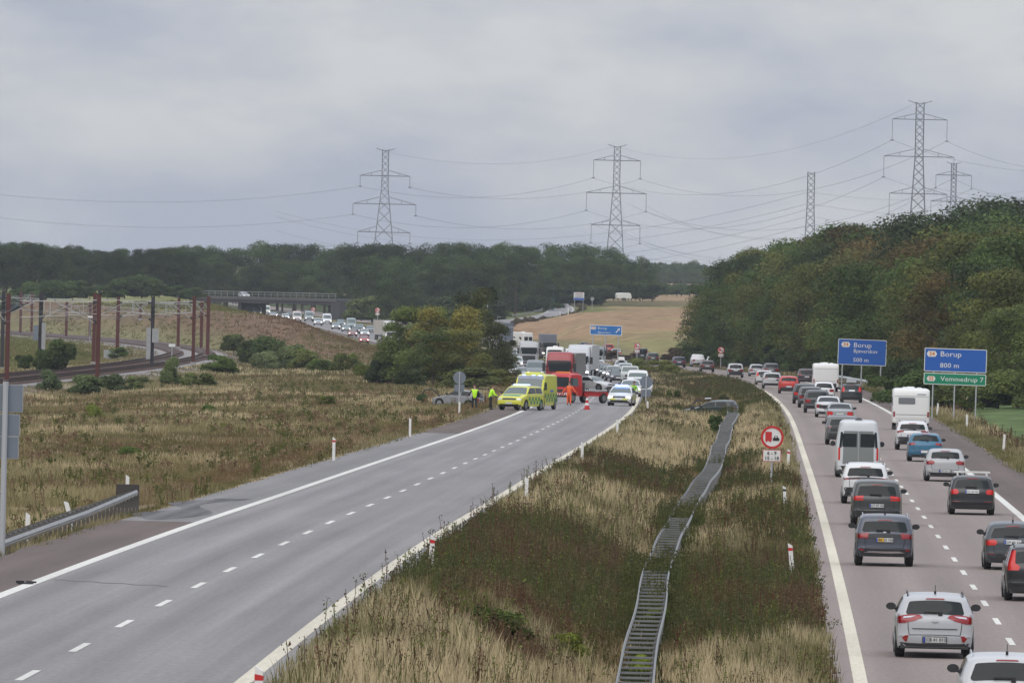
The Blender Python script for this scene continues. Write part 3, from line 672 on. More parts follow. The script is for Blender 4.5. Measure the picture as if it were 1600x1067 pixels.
away('suv_near', c, 1381, 884, (.07, .08, .105), 'blue-grey compact SUV with half-yellow number plate and silver lower trim')
c = dict(SUV, L=4.55, W=1.81, H=1.64, near=1, rw=(1.08, 1.42), ptext='CY 09 103', pz=.72, blk=.50, rails=False, tails=[[(.90, .60, .985), (.96, .58, .985)], [(.99, .60, .985), (1.08, .58, .985)]])
away('suv_lamps', dict(c, lit=1), 1369, 821, (.042, .046, .044), 'dark olive crossover with split red lamps behind the white electric crossover')
c = dict(SUV, L=4.58, W=1.85, H=1.63, near=1, rw=(1.1, 1.42), blk=.62, pz=.55, rails=True, tails=[[(.97, .25, .985), (1.02, .2, .985), (1.06, .25, .985)]], rpatch=[('light_bar', [(.985, -.80, .80), (1.05, -.80, .80)], M_DARK), ('skid_plate', [(.42, -.6, .6), (.5, -.45, .45)], M_GALV)])
away('crossover', c, 1351, 787, (.68, .69, .69), 'white crossover with full-width dark lamp bar right behind the white van')
# the tall white panel van with grey rear doors
c = dict(VAN, L=5.9, W=2.02, H=2.60, belt=1.35, top=.80, rwz=(1.38, 1.98), blk=.5, pz=.62, lit=1, tails=[[(.78, .90, .985), (1.35, .90, .985)]], r=.14,
         rpatch=[('rear_door', [(.62, -.70, -.012), (2.1, -.66, -.012)], mat('door_grey', (.20, .215, .21), .4)), ('rear_door', [(.62, .012, .70), (2.1, .012, .66)], mat('door_grey', (.20, .215, .21), .4)), ('corner_window', [(1.35, -.86, -.76), (2.05, -.80, -.71)], M_GLASS), ('corner_window', [(1.35, .76, .86), (2.05, .71, .80)], M_GLASS)],
         extra=[('roof_vent', MB().box((-2.1, 0, 2.64), (.5, .34, .1), top=.5).mesh('roof_vent', M_DARK))])
# doors lie under the glass: lift the glass a bit by building it last
away('tall_van', c, 1340, 746, (.60, .63, .64), 'tall white van with grey rear doors and dark windows', group=None)
bars = MB(); bars.box((-.2, 0, 1.60), (.10, 1.36, .05)); bars.box((-1.3, 0, 1.60), (.10, 1.36, .05)); [bars.box((x, y, 1.53), (.08, .05, .12)) for x in (-.2, -1.3) for y in (-.55, .55)]
c = dict(WAG, L=4.26, W=1.73, H=1.49, near=1, rw=(1.02, 1.33), ptext='CY 07 921', pz=.88, lit=1, rails=False, tails=[[(.78, .72, .985), (.84, .66, .985), (.95, .68, .985), (.99, .76, .985)]], reflect=[[(.50, .45, .80), (.52, .45, .8)]], extra=[('roof_bars', bars.mesh('roof_bars', M_WHITE))])
away('wagon_bars', c, 1518, 804, BLACKP, 'black estate car with pale roof bars on its roof', group=G)
c = dict(HATCH, L=4.3, W=1.81, H=1.47, near=1, rw=(1.04, 1.32), rwf=.78, ptext='CM 26 115', pz=.47, blk=.36, tails=[[(.76, .70, .985), (.82, .58, .985), (.92, .60, .985), (.96, .78, .985)]], rails=False)
away('hatch_curvy', c, 1476, 752, (.40, .405, .41), 'light silver hatchback with rounded tail between the blue hatchback and the car with roof bars')
c = dict(HATCH, L=4.06, W=1.75, H=1.44, near=1, rw=(1.04, 1.32), blk=.32, pz=.50, tails=[[(.84, .70, .985), (.90, .60, .985), (.97, .70, .985)]])
away('hatch_blue', c, 1445, 721, (.025, .135, .23), 'bright blue hatchback in the right lane')
c = dict(SUV, L=4.2, W=1.8, H=1.58, near=1, rw=(1.12, 1.40), blk=.68, pz=.75, rails=True, tails=[[(.98, .55, .985), (1.06, .6, .985)]], rpatch=[('light_bar', [(1.05, -.72, .72), (1.09, -.70, .70)], M_DARK)])
away('suv_white', c, 1425, 703, (.66, .67, .68), 'white crossover with black lower half, behind the caravan with a window')
c = dict(SUV, L=4.7, W=1.88, H=1.62, rw=(1.1, 1.42), blk=.62, rails=True, railmat=M_POLE, tails=[[(.95, .6, .985), (1.03, .6, .985)]], rpatch=[('tailgate_panel', [(.75, -.66, .66), (1.1, -.62, .62)], M_DARK)])
away('suv_roofy', c, 1316, 695, (.12, .125, .13), 'grey SUV with dark tail half hidden behind the tall white van')
away('sedan', dict(SED, lit=1), 1312, 664, (.33, .35, .36), 'silver saloon with one bright red lamp between the white saloon and the dark-tailed SUV')
away('sedan_white', dict(SED, H=1.46, rpatch=[('tailgate_panel', [(.62, -.62, .62), (.84, -.66, .66)], M_DARK)], pz=.56), 1294, 652, (.62, .63, .64), 'white saloon with black panel across its tail')
away('suv', SUV, 1276, 645, (.05, .055, .06), 'dark SUV last of the three dark cars before the white saloon')
away('suv_b', dict(SUV, H=1.60), 1266, 637, (.10, .105, .115), 'dark grey SUV in the middle of the three dark cars in the left lane')
away('suv_c', dict(SUV, H=1.58, lit=1), 1257, 631, (.045, .05, .055), 'dark SUV first of the three dark cars, right behind the red crossover')
away('hatch', HATCH, 1287, 624, WHITEP, 'white car mostly hidden between dark SUVs and the white caravan')
c = dict(HATCH, L=4.2, W=1.80, H=1.58, near=1, rw=(1.13, 1.40), blk=.55, pz=.62, wr=.34, tails=[[(1.0, .62, .985), (1.06, .6, .985)]])
away('crossover_red', c, 1232, 615, (.50, .025, .015), 'bright red crossover in the left lane')
away('suv_d', dict(SUV, H=1.55, tails=[[(.98, .45, .985), (1.05, .5, .985)]]), 1206, 607, (.45, .455, .46), 'silver SUV directly ahead of the bright red crossover')
away('wagon_lit', dict(WAG, lit=1, tails=[[(.9, .7, .985), (1.1, .75, .985), (1.3, .85, .985)]]), 1194, 601, (.55, .55, .55), 'white estate with red corner lamp beside the silver SUV')
away('suv_e', dict(SUV, H=1.66), 1205, 589, (.09, .085, .10), 'dark grey SUV in the right lane beyond the silver SUV')
away('hatch', HATCH, 1182, 588, SILVER, 'silver hatchback left of the dark grey SUV, dark lower edge')
c = dict(SUV, H=1.64, near=1, tails=[[(.95, .6, .985), (1.15, .75, .985)]])
away('suv_dark', c, 1260, 601, (.05, .03, .04), 'black-red SUV just left of the white caravan without a window')
box = MB().box((.1, 0, 1.78), (1.9, .82, .36), top=.85).mesh('roof_box', mat('box_grey', (.30, .32, .33), .5)); bars2 = MB(); bars2.box((.6, 0, 1.57), (.06, 1.2, .04)); bars2.box((-.5, 0, 1.57), (.06, 1.2, .04))
c = dict(HATCH, L=4.2, W=1.74, H=1.52, near=1, lit=1, rw=(1.05, 1.36), tails=[[(.88, .70, .985), (1.2, .76, .985), (1.3, .84, .985)]], pz=.96, extra=[('roof_box', box), ('roof_bars', bars2.mesh('roof_bars', M_DARK))])
away('hatch_box', c, 1330, 629, (.015, .022, .022), 'black hatchback carrying a grey roof box')
away('suv_f', dict(SUV, near=1, blk=.85), 1149, 590, (.48, .49, .50), 'white and grey SUV alone in the left lane before the bend')
away('suv_g', dict(SUV, H=1.5, blk=.6), 1105, 581, (.10, .085, .085), 'brown-grey crossover in front of the white pickup')
away('pickup', dict(PICK, near=0), 1091, 573, (.60, .60, .61), 'white pickup truck seen from behind', group=None)
away('hatch', HATCH, 1113, 572, (.60, .60, .60), 'white car half hidden on the right of the pickup')
away('suv_h', dict(SUV, H=1.52, rails=False), 1061, 574, (.035, .035, .075), 'dark blue car alone left of the white pickup')
away('suv', SUV, 1020, 568, (.035, .05, .045), 'dark green car just right of the black van')
c = dict(VAN, L=5.0, W=1.98, H=1.97, rwz=(1.05, 1.75), pz=.8, lit=1, tails=[[(.75, .9, .985), (1.5, .9, .985)]])
away('van_black', c, 1003, 563, (.02, .022, .026), 'black van seen from behind near the small no overtaking sign', group=None)
away('sedan', dict(SED), 963, 558, SILVER, 'small silver saloon left of the black van')
away('suv', SUV, 951, 552, REDP, 'red car beyond the silver saloon'); away('hatch', HATCH, 941, 555, DKBLUE, 'dark blue car left of the small silver saloon')
away('suv', SUV, 920, 551, DKRED, 'dark red car under the blue exit sign'); away('hatch', HATCH, 913, 547, DKGREY, 'dark car left of the dark red car under the exit sign')
# ---- caravans
def caravan(key, px, py, L, Wd, H, label, window=True, plate=M_PLATE, grp=None, toward_=False, dh=0, d=None, name='caravan', col=(.74, .74, .72)):
    c = dict(style='box', L=L, W=Wd, H=H, z0=.42, wx=(-.3,), wr=.32, r=.12, taper=.0, top=.98)
    if key not in VP:
        rp = []; ex = []
        if window: rp.append(('rear_window', rrect(.52, 1.62, 2.02, 4, .06), mat('acrylic', (.16, .17, .18), .15))); rp = [(rp[0][0], [(z, a + .28, b + .28) for z, a, b in rp[0][1]], rp[0][2])]
        rp += [('moulding', [(H*.80, -Wd*.47, Wd*.47), (H*.81, -Wd*.47, Wd*.47)], mat('grey_stripe', (.33, .33, .33), .5)), ('moulding', [(.95, -Wd*.47, Wd*.47), (.985, -Wd*.47, Wd*.47)], mat('grey_stripe', (.33, .33, .33), .5)),
               ('rear_skirt', [(.47, -Wd*.40, Wd*.40), (.78, -Wd*.42, Wd*.42)], M_DARK if not window else mat('skirt', (.60, .60, .58), .5)), ('number_plate', [(.56, -.25, .25), (.67, -.25, .25)], plate)]
        if window: rp += [('lettering_bar', [(H*.845, -Wd*.40, -Wd*.16), (H*.865, -Wd*.40, -Wd*.16)], M_SIGNBACK)]
        c['rpatch'] = rp; c['tails'] = [[(.82, .88, .98), (1.15, .88, .98)]]
        ms = []
        mb = MB(); mb.box((.3, 0, H + .02), (.5, .5, .10), top=.8); mb.box((-L*.28, .35, H + .015), (.42, .42, .09), top=.8); mb.box((-L*.34, -.5, H + .01), (.3, .3, .07), top=.8); ex.append(('roof_vent', mb.mesh('roof_vent', M_WHITE)))
        mb = MB(); mb.tube([(L/2 - .1, -.5, .45), (L/2 + 1.2, 0, .45)], .05); mb.tube([(L/2 - .1, .5, .45), (L/2 + 1.2, 0, .45)], .05); ex.append(('drawbar', mb.mesh('drawbar', M_GALV)))
        for sd in (-1, 1):
            mb = MB(); mb.box((.6, sd * (Wd / 2 + .0), 1.75), (1.1, .04, .5)); mb.box((-L*.3, sd * (Wd / 2 + .0), 1.75), (.8, .04, .5)); ex.append(('side_window', mb.mesh('side_window', mat('acrylic', (.16, .17, .18), .15))))
        c['extra'] = ex
    f = LX if toward_ else RX; p = hit(px, py) if d is None else at(px, d); h = heading(f, p.y) + (math.pi if toward_ else 0) + dh
    s_ = -1 if toward_ else 1; q = p + Vector((math.sin(h), math.cos(h), 0)) * (L / 2 * 1) * (-1 if toward_ else 1); q.z = paved(q.x, q.y)
    return vehicle(key, c, q, h, col, name, label, 'caravan', grp)
caravan('caravan_a', 1423, 672, 5.6, 2.28, 2.62, 'white caravan with a rear window towed in the right lane', True)
caravan('caravan_b', 1290, 612, 6.2, 2.35, 2.62, 'white caravan with blank rear wall and yellow plate', False, M_PLATEY)
# ------------------------------------------------------------ lorries
def truck(key, px, d, color, label, trailer=(.5, .5, .5), L=12, cabH=3.6, boxH=3.9, dh=0, py=None, box=True, offx=0, name='lorry', visor=None, cat='lorry', grp=None, wsc=None, cabL=2.2):
    if key not in VP:
        c = dict(style='box', L=cabL, W=2.45, H=cabH, z0=.55, rake=.35, wx=(), r=.16, top=.94, taper=.02)
        P_ = []; l = cabL / 2
        sh = Shell([(l-.03, .45), (l, .6), (l, 1.3), (l-.03, 2.6), (l-.45, cabH-.08), (l-.8, cabH), (-l+.1, cabH), (-l, cabH-.15), (-l, .6), (-l+.03, .5)], 2.45, cabH, 2.7, .92, .03, .14, .06, .03, .55, (l - .75,), .48)
        P_.append(('cab', sh.body(), (0, 0, 0), 0, True))
        def ep(nm, rows, m, off=.01): P_.append((nm, mesh_np(nm, *sh.endpatch(rows, False, off, 10), m, True), None, 1, False))
        ep('windscreen', rrect(1.12, 1.75, 2.62, 4, .08, 1.08), M_GLASS)
        ep('sun_visor', [(2.62, -1.1, 1.1), (2.74, -1.1, 1.1)], M_DARK, .10) if visor else None
        ep('grille', rrect(.85, .85, 1.55, 3, .06), M_DARK); ep('bumper', [(.5, -1.1, 1.1), (.78, -1.12, 1.12)], mat('truck_bumper', (.10, .10, .11), .5), .02)
        ep('number_plate', [(.58, -.26, .26), (.70, -.26, .26)], M_PLATE, .03)
        for sd in (-1, 1):
            ep('headlight', [(.80, min(sd*.75, sd*1.12), max(sd*.75, sd*1.12)), (.98, min(sd*.78, sd*1.12), max(sd*.78, sd*1.12))], M_HEADLIT, .03)
            mb = MB(); mb.box((l - .15, sd * 1.42, 2.15), (.14, .26, .75)); mb.tube([(l - .2, sd * 1.2, 2.45), (l - .15, sd * 1.4, 2.45)], .03, 5); P_.append(('mirror', mb.mesh('mirror', M_DARK), None, 1, False))
            P_.append(('side_window', mesh_np('side_window', *sh.sidepatch([(1.75, l - 1.25, l - .3), (2.5, l - 1.2, l - .5)], sd), M_GLASS, True), None, 1, False))
        xs = [l - .75, -2.6] + ([-L + 2.4, -L + 3.6] if box else [])
        for ty, rm, loc in wheel_parts(xs, 1.22, .5, .3):
            P_.append(('wheel', ty, loc, 0, False)); P_.append(('rim', rm, None, len(P_), False))
        mb = MB(); mb.box((-L/2 - .2, 0, .85), (L - 1.0, .9, .25)); P_.append(('chassis', mb.mesh('chassis', M_DARK), None, 0, False))
        if box:
            sb = Shell([(-l - .35, 1.15), (-l - .35, 1.3), (-l - .36, boxH - .05), (-l - .42, boxH), (-L + l + .05, boxH), (-L + l, boxH - .05), (-L + l, 1.3), (-L + l + .02, 1.15)], 2.55, boxH, boxH * .97, 1.0, 0, .02, 0, 0, 1.15)
            me = sb.body(); P_.append(('cargo_box', me, None, 0, 'trailer')); me.materials.clear(); me.materials.append(mat('trailer_skin', (.5, .5, .5), .5, objcol=True, noise=.06, nscale=.8))
        VP[key] = P_
    P_ = VP[key]; p = at(px, d) if py is None else hit(px, py); h = heading(LX, p.y) + math.pi + dh
    q = p - Vector((math.sin(h), math.cos(h), 0)) * 1.0; q.z = paved(q.x, q.y)
    root = empty(name, q, math.pi / 2 - h, label, cat, grp); objs = []
    for nm, me, loc, par, paint in P_:
        o = link(nm, me, root if par == 0 else objs[par - 1], (trailer if paint == 'trailer' else color) if paint else None)
        if loc is not None: o.location = loc
        objs.append(o)
    return root
Q = 'queue of stopped vehicles on the left carriageway'
truck('lorry_red', 873, 925, (.30, .02, .025), 'red lorry with grey trailer stopped behind the tow truck', (.22, .21, .205), L=11, cabH=3.55, boxH=3.45, dh=.10, visor=1)
truck('lorry_silver', 826, 1340, (.40, .41, .42), 'silver-grey lorry cab with dark windscreen beside the round bushes', (.4, .4, .4), L=9, cabH=3.4, boxH=3.3, dh=.03)
truck('lorry_white', 903, 1090, (.55, .57, .60), 'white lorry with long white box right of the red lorry', (.62, .63, .64), L=12, cabH=3.7, boxH=3.8, dh=.09)
truck('lorry_box', 929, 1330, (.38, .42, .44), 'pale grey van-bodied truck at the head of the curved row of cars', (.36, .40, .42), L=7, cabH=2.6, boxH=3.0, dh=.0, cabL=1.9)
truck('lorry_dark', 858, 1600, (.10, .09, .10), 'dark lorry with grey front wall behind the motorhome', (.16, .17, .20), L=9, cabH=2.7, boxH=3.9, dh=.0)
truck('lorry_far', 611, 1960, (.60, .60, .60), 'white lorry with pale box on the far bend left of the tree clump', (.50, .46, .43), L=11, cabH=3.7, boxH=3.85, dh=-.16)
def motorhome(key, px, d, label, dh=0, H=2.9, L=6.6, f=LX, grp=None):
    if key not in VP:
        c = dict(style='van', L=L, W=2.2, H=H, belt=1.6, top=.95, r=.14, rwz=(1.4, 1.9), tails=[[(.8, .9, .98), (1.1, .9, .98)]], hlit=1)
        ex = [('roof_hatch', MB().box((.2, 0, H + .04), (.7, .6, .12), top=.8).mesh('roof_hatch', M_WHITE))]
        for sd in (-1, 1): ex.append(('habitation_window', MB().box((-.4, sd * 1.07, 1.75), (.9, .05, .5)).mesh('habitation_window', M_GLASS)))
        ex.append(('alcove_window', MB().box((L / 2 - 1.55, 0, H * .86 - .03), (.5, 1.7, .14), top=.8).mesh('alcove_window', M_GLASS)))
        c['extra'] = ex; VP[key + 'cfg'] = c
    return toward(key, VP[key + 'cfg'], px, d, (.68, .67, .63), label, dh, 'motorhome', grp, 'motorhome')
c = dict(style='van', L=6.8, W=2.25, H=3.05, belt=1.6, top=.95, r=.14, rwz=(1.5, 2.2), tails=[[(.8, .9, .98), (1.1, .9, .98)]])
c['extra'] = [('roof_hatch', MB().box((-1.2, 0, 3.09), (.7, .6, .14), top=.8).mesh('roof_hatch', M_WHITE))] + [('habitation_window', MB().box((x_, sd_ * 1.09, 1.9), (.9, .05, .5)).mesh('habitation_window', M_GLASS)) for x_ in (-2.2, .2) for sd_ in (-1, 1)]
away('motorhome_away', c, 823, 0, (.68, .67, .63), 'cream motorhome seen at an angle above the silver-grey lorry', dh=-.42, cat='motorhome', group=None, name='motorhome', d=1850)
motorhome('motorhome_low', 866, 1250, 'white motorhome roof rising behind the red lorry', dh=.05, H=3.1, L=6.8)
# ---- the rows of cars, (px of the front, distance, type, colour, label)
hl = dict(HATCH, hlit=1); hs = dict(SUV, hlit=1); hw_ = dict(WAG, hlit=1)
for px, d, key, cfg, colr, lab in [
    (800, 1180, 'h_hatch', hl, (.5, .5, .5), 'silver car at the edge of the round bush, left of the dark van'),
    (806, 1290, 'h_suv', hs, (.6, .6, .6), 'white car behind the silver one beside the tall sign back'),
    (808, 1420, 'h_wag', hw_, SILVER, 'silver estate close to the tall sign back'),
    (803, 1560, 'h_hatch', hl, WHITEP, 'white car furthest back beside the tall sign back'),
    (818, 1100, 'h_wag', hw_, (.35, .36, .36), 'grey-silver estate in the far left lane left of the grey van'),
    (836, 1085, 'h_van', dict(VAN, hlit=1, H=2.1), (.17, .19, .20), 'grey van with dark front left of the red lorry'),
    (894, 1500, 'h_van2', dict(VAN, H=2.5, L=5.8), (.64, .62, .64), 'white high-roofed van beyond the white lorry'),
    (934, 1240, 'h_suv', hs, WHITEP, 'white SUV at the head of the curved row of cars'),
    (942, 1200, 'h_hatch', HATCH, (.16, .02, .03), 'dark red hatchback second in the curved row of cars'),
    (947, 1165, 'h_hatch2', HATCH, (.03, .06, .055), 'dark green hatchback third in the curved row of cars'),
    (953, 1130, 'h_wag2', hw_, (.2, .21, .22), 'grey estate with bright lamps in the middle of the curved row of cars'),
    (959, 1095, 'h_suv2', hs, SILVER, 'silver SUV with lit lamps in the curved row of cars'),
    (966, 1065, 'h_hatch2', HATCH, (.025, .03, .035), 'black hatchback wedged in the curved row left of the white jeep-like car'),
    (971, 1270, 'h_box', dict(HATCH, H=1.5, hlit=1, extra=[('roof_box', MB().box((.1, 0, 1.74), (1.9, .8, .38), top=.85).mesh('roof_box', M_WHITE))]), (.6, .6, .6), 'white car with a white roof box near the median'),
    (977, 1170, 'h_suv', hs, (.56, .58, .58), 'pale SUV between the roof-box car and the white off-roader'),
    (984, 1050, 'boxy', dict(BOXY, hlit=0), (.50, .53, .52), 'pale grey boxy off-roader with upright windscreen'),
    (996, 945, 'h_van3', dict(VAN, H=1.95, L=4.9), (.68, .69, .68), 'white van right behind the police car'),
    (1003, 880, 'h_suv3', dict(SUV, H=1.62), (.62, .63, .63), 'white SUV beside the median behind the round sign back'),
    (985, 870, 'h_wag', WAG, (.60, .61, .60), 'white estate between the police car and the white van'),
    ]: toward(key, cfg, px, d, colr, lab, group='cars stopped in the curved queue')
toward('h_flatvan', dict(WAG, H=1.40, L=4.5), 947, 930, (.60, .60, .60), 'white estate car standing crossways behind the tow truck bed', dh=-.9, group=None)
# far bend: cars and campers above the brown bank
FB = 'far traffic on the bend above the brown bank'
rs = random.Random(5)
far = [(402, 'caravan', (.7, .7, .66), 'white caravan at the far left end of the distant queue'), (416, 'van', (.66, .65, .6), 'cream motorhome second from the far left end of the distant queue'),
       (427, 'hatch', SILVER, 'grey car right of the cream motorhome in the distant queue'), (437, 'hatch', (.2, .17, .17), 'dim brown car in the distant queue'), (446, 'hatch', WHITEP, 'white car roof peeping over the brown bank'),
       (452, 'suv', BLACKP, 'black car left of the pink-striped caravan'), (464, 'van', (.6, .52, .5), 'pale pink vehicle below the first small round sign'), (483, 'van', (.3, .33, .35), 'grey van right beside the first small round sign'),
       (497, 'suv', (.5, .53, .55), 'silver SUV left of the white rounded van'), (511, 'van', (.68, .69, .7), 'white rounded van in the middle of the distant queue'),
       (525, 'hatch', (.3, .35, .37), 'blue-grey hatchback with lit lamps right of the white rounded van'), (533, 'suv', (.12, .17, .18), 'dark teal SUV in the distant queue'), (541, 'hatch', (.24, .29, .30), 'grey-green hatchback with lit lamps'),
       (549, 'van', (.25, .30, .31), 'grey-green van above the red car'), (556, 'suv', (.03, .04, .05), 'black SUV with lit lamps in the distant queue'), (563, 'wagon', (.1, .15, .16), 'dark teal estate left of the red car'),
       (570, 'hatch', (.55, .56, .57), 'white hatchback above the red car'), (579, 'suv', (.16, .18, .2), 'dark grey SUV just left of the far white lorry')]
ks = {'hatch': ('q_hatch', hl), 'suv': ('q_suv', hs), 'wagon': ('q_wag', hw_), 'van': ('q_van', dict(VAN, hlit=1, H=2.4)), 'caravan': ('q_van', dict(VAN, hlit=1, H=2.4))}
def d_for(f, off, px, lo=1500, hi=2900):
    a, b = lo, hi
    for _ in range(40):
        m = (a + b) / 2; x = float(f(m)) + off; z = float(zL(m)); py = 462 + (CAMZ - z) / m * FPX; q = 800 + x / m * FPX - (py - 533.5) * math.tan(ROLL)
        if q > px: a = m
        else: b = m
    return a
for i, (px, k, colr, lab) in enumerate(far):
    d = d_for(LX, (-1.9, 1.9)[i % 2], px); toward(ks[k][0], ks[k][1], px, d, colr, lab, group=FB, name='motorhome' if 'motorhome' in lab else None)
toward('q_hatch', hl, 569, 1890, REDP, 'bright red car with lit lamps in front of the dark teal estate', group=FB)
toward('q_hatch', hl, 551, 2010, (.32, .06, .05), 'dull red car on the edge of the brown bank', group=FB)
toward('q_van', ks['van'][1], 628, 1860, (.66, .66, .64), 'white van half hidden by the tree clump right of the far lorry', group=FB)
for px, k, cfg, colr, lab in [(526, 'suv', SUV, (.25, .06, .06), 'far pink-red car on the opposite side under the bank of trees'), (538, 'hatch', HATCH, (.3, .03, .03), 'far dark red car beside the pink-red one'), (561, 'suv', SUV, BLACKP, 'far black car with pale lights beneath the trees')]:
    away(k, cfg, px, 0, colr, lab, d=d_for(RX, 0, px), group='far cars beneath the trees')
# ------------------------------------------------------------ emergency vehicles
M_YEL = mat('rescue_yellow', (.58, .60, .045), .4, coat=.4); M_GRN = mat('rescue_green', (.02, .22, .10), .4, coat=.4); M_BLU = mat('rescue_blue', (.03, .10, .42), .4)
YEL = (.60, .60, .05)
def checks(sh, sd, x0, x1, z0, z1, n, rows=2):
    v = []; f = []
    for r in range(rows):
        for i in range(n):
            if (i + r) % 2: continue
            xa, xb = x0 + (x1 - x0) * i / n, x0 + (x1 - x0) * (i + 1) / n; za, zb_ = z0 + (z1 - z0) * r / rows, z0 + (z1 - z0) * (r + 1) / rows
            b = len(v); v += [(xa, sd * (sh.hw(xa, za) + .012), za), (xb, sd * (sh.hw(xb, za) + .012), za), (xb, sd * (sh.hw(xb, zb_) + .012), zb_), (xa, sd * (sh.hw(xa, zb_) + .012), zb_)]; f.append((b, b+1, b+2, b+3))
    return v, f
def side_checks(cfg, specs):
    tmp = Shell([(0, 0), (1, 1), (0, 2)], cfg['W'], cfg['H'], cfg.get('belt', cfg['H'] * .63), .85, .05); tmp.xa, tmp.xb = cfg['L'] / 2, -cfg['L'] / 2; tmp.ztop = cfg['H']
    return [(nm, mesh_np(nm, *checks(tmp, sd, *a), m)) for nm, a, m in specs for sd in (-1, 1)]
c = dict(SUV, L=4.9, W=1.95, H=1.75, wr=.38, near=1, rails=False, fpatch=[('bonnet_panel', [(1.02, -.62, .62), (1.12, -.66, .66)], M_GRN)])
c['extra'] = side_checks(c, [('check_band', (-1.5, 1.0, .45, .95, 8, 2), M_GRN)]) + [('light_bar', MB().box((-.1, 0, 1.80), (.3, 1.3, .10), top=.85).mesh('light_bar', M_BLUELIT)), ('roof_dome', MB().box((-.1, 0, 1.75), (.5, 1.4, .05)).mesh('roof_dome', M_WHITE))]
toward('paramedic', c, 800, 0, YEL, 'yellow and green rapid response SUV with blue lights, in front of the ambulance', dh=.34, py=641, cat='response car', group=None, name='response_car')
c = dict(VAN, L=5.8, W=2.15, H=2.55, belt=1.4, top=.95, wr=.38, r=.12, near=1, rwz=(1.5, 2.1))
vz = []
for i in range(9): vz.append((i - 4) * .22)
v = []; f = []
c['fpatch'] = [('roof_front_panel', rrect(.95, 2.18, 2.42, 3, .05), mat('ambulance_band', (.25, .27, .33), .4))]
hz = MB()
for i in range(9):
    y = (i - 4) * .21; hz.add([(2.9 - 1.62, y - .05, 2.15), (2.9 - 1.62, y + .06, 2.15), (2.9 - 1.69, y + .16, 2.29), (2.9 - 1.69, y + .05, 2.29)], [(0, 1, 2, 3)])
c['extra'] = side_checks(c, [('check_band', (-2.6, 1.4, .55, 1.15, 10, 2), M_GRN), ('side_vent_slats', (-1.9, .9, 2.2, 2.38, 20, 1), mat('olive', (.28, .27, .03), .5)), ('logo_panel', (-1.2, -.2, 1.25, 1.7, 1, 1), M_BLU)]) + \
    [('chevrons', hz.mesh('chevrons', M_WHITE)), ('beacon', MB().box((1.12, -.55, 2.44), (.12, .22, .10)).mesh('beacon', M_BLUELIT)), ('beacon', MB().box((1.12, .15, 2.44), (.12, .22, .10)).mesh('beacon', M_BLUELIT)), ('beacon', MB().box((1.12, .62, 2.44), (.12, .22, .10)).mesh('beacon', M_BLUELIT)),
     ('roof_unit', MB().box((.2, 0, 2.6), (1.4, 1.2, .14), top=.85).mesh('roof_unit', M_YEL))]
toward('ambulance', c, 824, 724, YEL, 'yellow ambulance with green check band and blue beacons', dh=.22, cat='ambulance', group=None, name='ambulance')
c = dict(WAG, L=4.7, W=1.85, H=1.50, near=1, rails=False, hlit=1, fpatch=[('bonnet_panel', [(.86, -.6, .6), (.93, -.6, .6)], M_WHITE), ('lower_panel', [(.45, -.80, .80), (.58, -.82, .82)], mat('police_yellow', (.62, .62, .10), .4)), ('blue_panel', [(.66, -.30, .30), (.74, -.30, .30)], M_BLUELIT)])
c['extra'] = [('light_bar', MB().box((.15, 0, 1.56), (.25, 1.05, .11), top=.85).mesh('light_bar', M_BLUELIT))] + side_checks(c, [('check_band', (-1.6, 1.2, .45, .85, 8, 1), mat('police_yellow', (.62, .62, .10), .4))])
toward('police', c, 968, 0, (.64, .66, .66), 'white police car with yellow lower panels and blue light bar', dh=.08, py=634, cat='police car', group=None, name='police_car')
# tow truck
p = hit(893, 630); h = heading(LX, p.y) + math.pi + .62
q = Vector((p.x - .55, p.y + 2.0, float(zL(p.y)) + .01)); tw = empty('tow_truck', q, math.pi / 2 - h, 'red tow truck with flat bed standing across the lanes', 'tow truck')
l = 1.0
sh = Shell([(l-.03, .5), (l, .62), (l, 1.2), (l-.10, 1.9), (l-.28, 2.5), (l-.5, 2.62), (-l+.1, 2.62), (-l-.05, 2.4), (-l-.1, .9), (-l-.05, .7)], 2.35, 2.62, 1.45, .92, .03, .12, .06, .03, .62, (l - .62,), .44)
REDT = (.50, .012, .015); cb = link('cab', sh.body(), tw, REDT)
def tp(nm, dat, m, par=cb): return link(nm, mesh_np(nm, *dat, m, True), par)
tp('windscreen', sh.endpatch(rrect(1.06, 1.42, 2.28, 4, .08, 1.0), False, .014, 10), M_GLASS)
tw.scale = (.93, .93, .88)
tp('grille', sh.endpatch(rrect(.75, .95, 1.2, 3, .04), False, .01, 8), M_DARK); tp('bumper', sh.endpatch([(.5, -1.1, 1.1), (.66, -1.12, 1.12)], False, .03, 10), M_DARK)
bm = MB()
for i in range(9):
    y = (i - 4) * .24; pz_ = sh.end(.7, False)[0][0] + .03; bm.add([(pz_, y - .08, .68), (pz_, y + .02, .68), (pz_, y + .12, .88), (pz_, y + .02, .88)], [(0, 1, 2, 3)])
bm.build('hazard_stripes', M_WHITE, cb)
for sd in (-1, 1):
    tp('side_window', sh.sidepatch([(1.5, -.35, .72), (2.2, -.3, .52)], sd), M_GLASS2); tp('headlight', sh.endpatch([(.78, min(sd*.8, sd*1.1), max(sd*.8, sd*1.1)), (.92, min(sd*.82, sd*1.1), max(sd*.82, sd*1.1))], False, .03, 4), M_HEAD)
    mb = MB(); mb.box((l - .1, sd * 1.36, 1.95), (.12, .2, .55)); mb.build('mirror', M_DARK, cb)
MB().box((.25, 0, 2.70), (.25, 1.5, .12), top=.8).build('light_bar', M_ORANGE, tw); MB().box((-.55, 0, 2.66), (.15, 1.9, .05)).build('roof_rack', M_RED, tw)
MB().box((-3.1, 0, .72), (4.4, .8, .2)).build('chassis', M_DARK, tw)
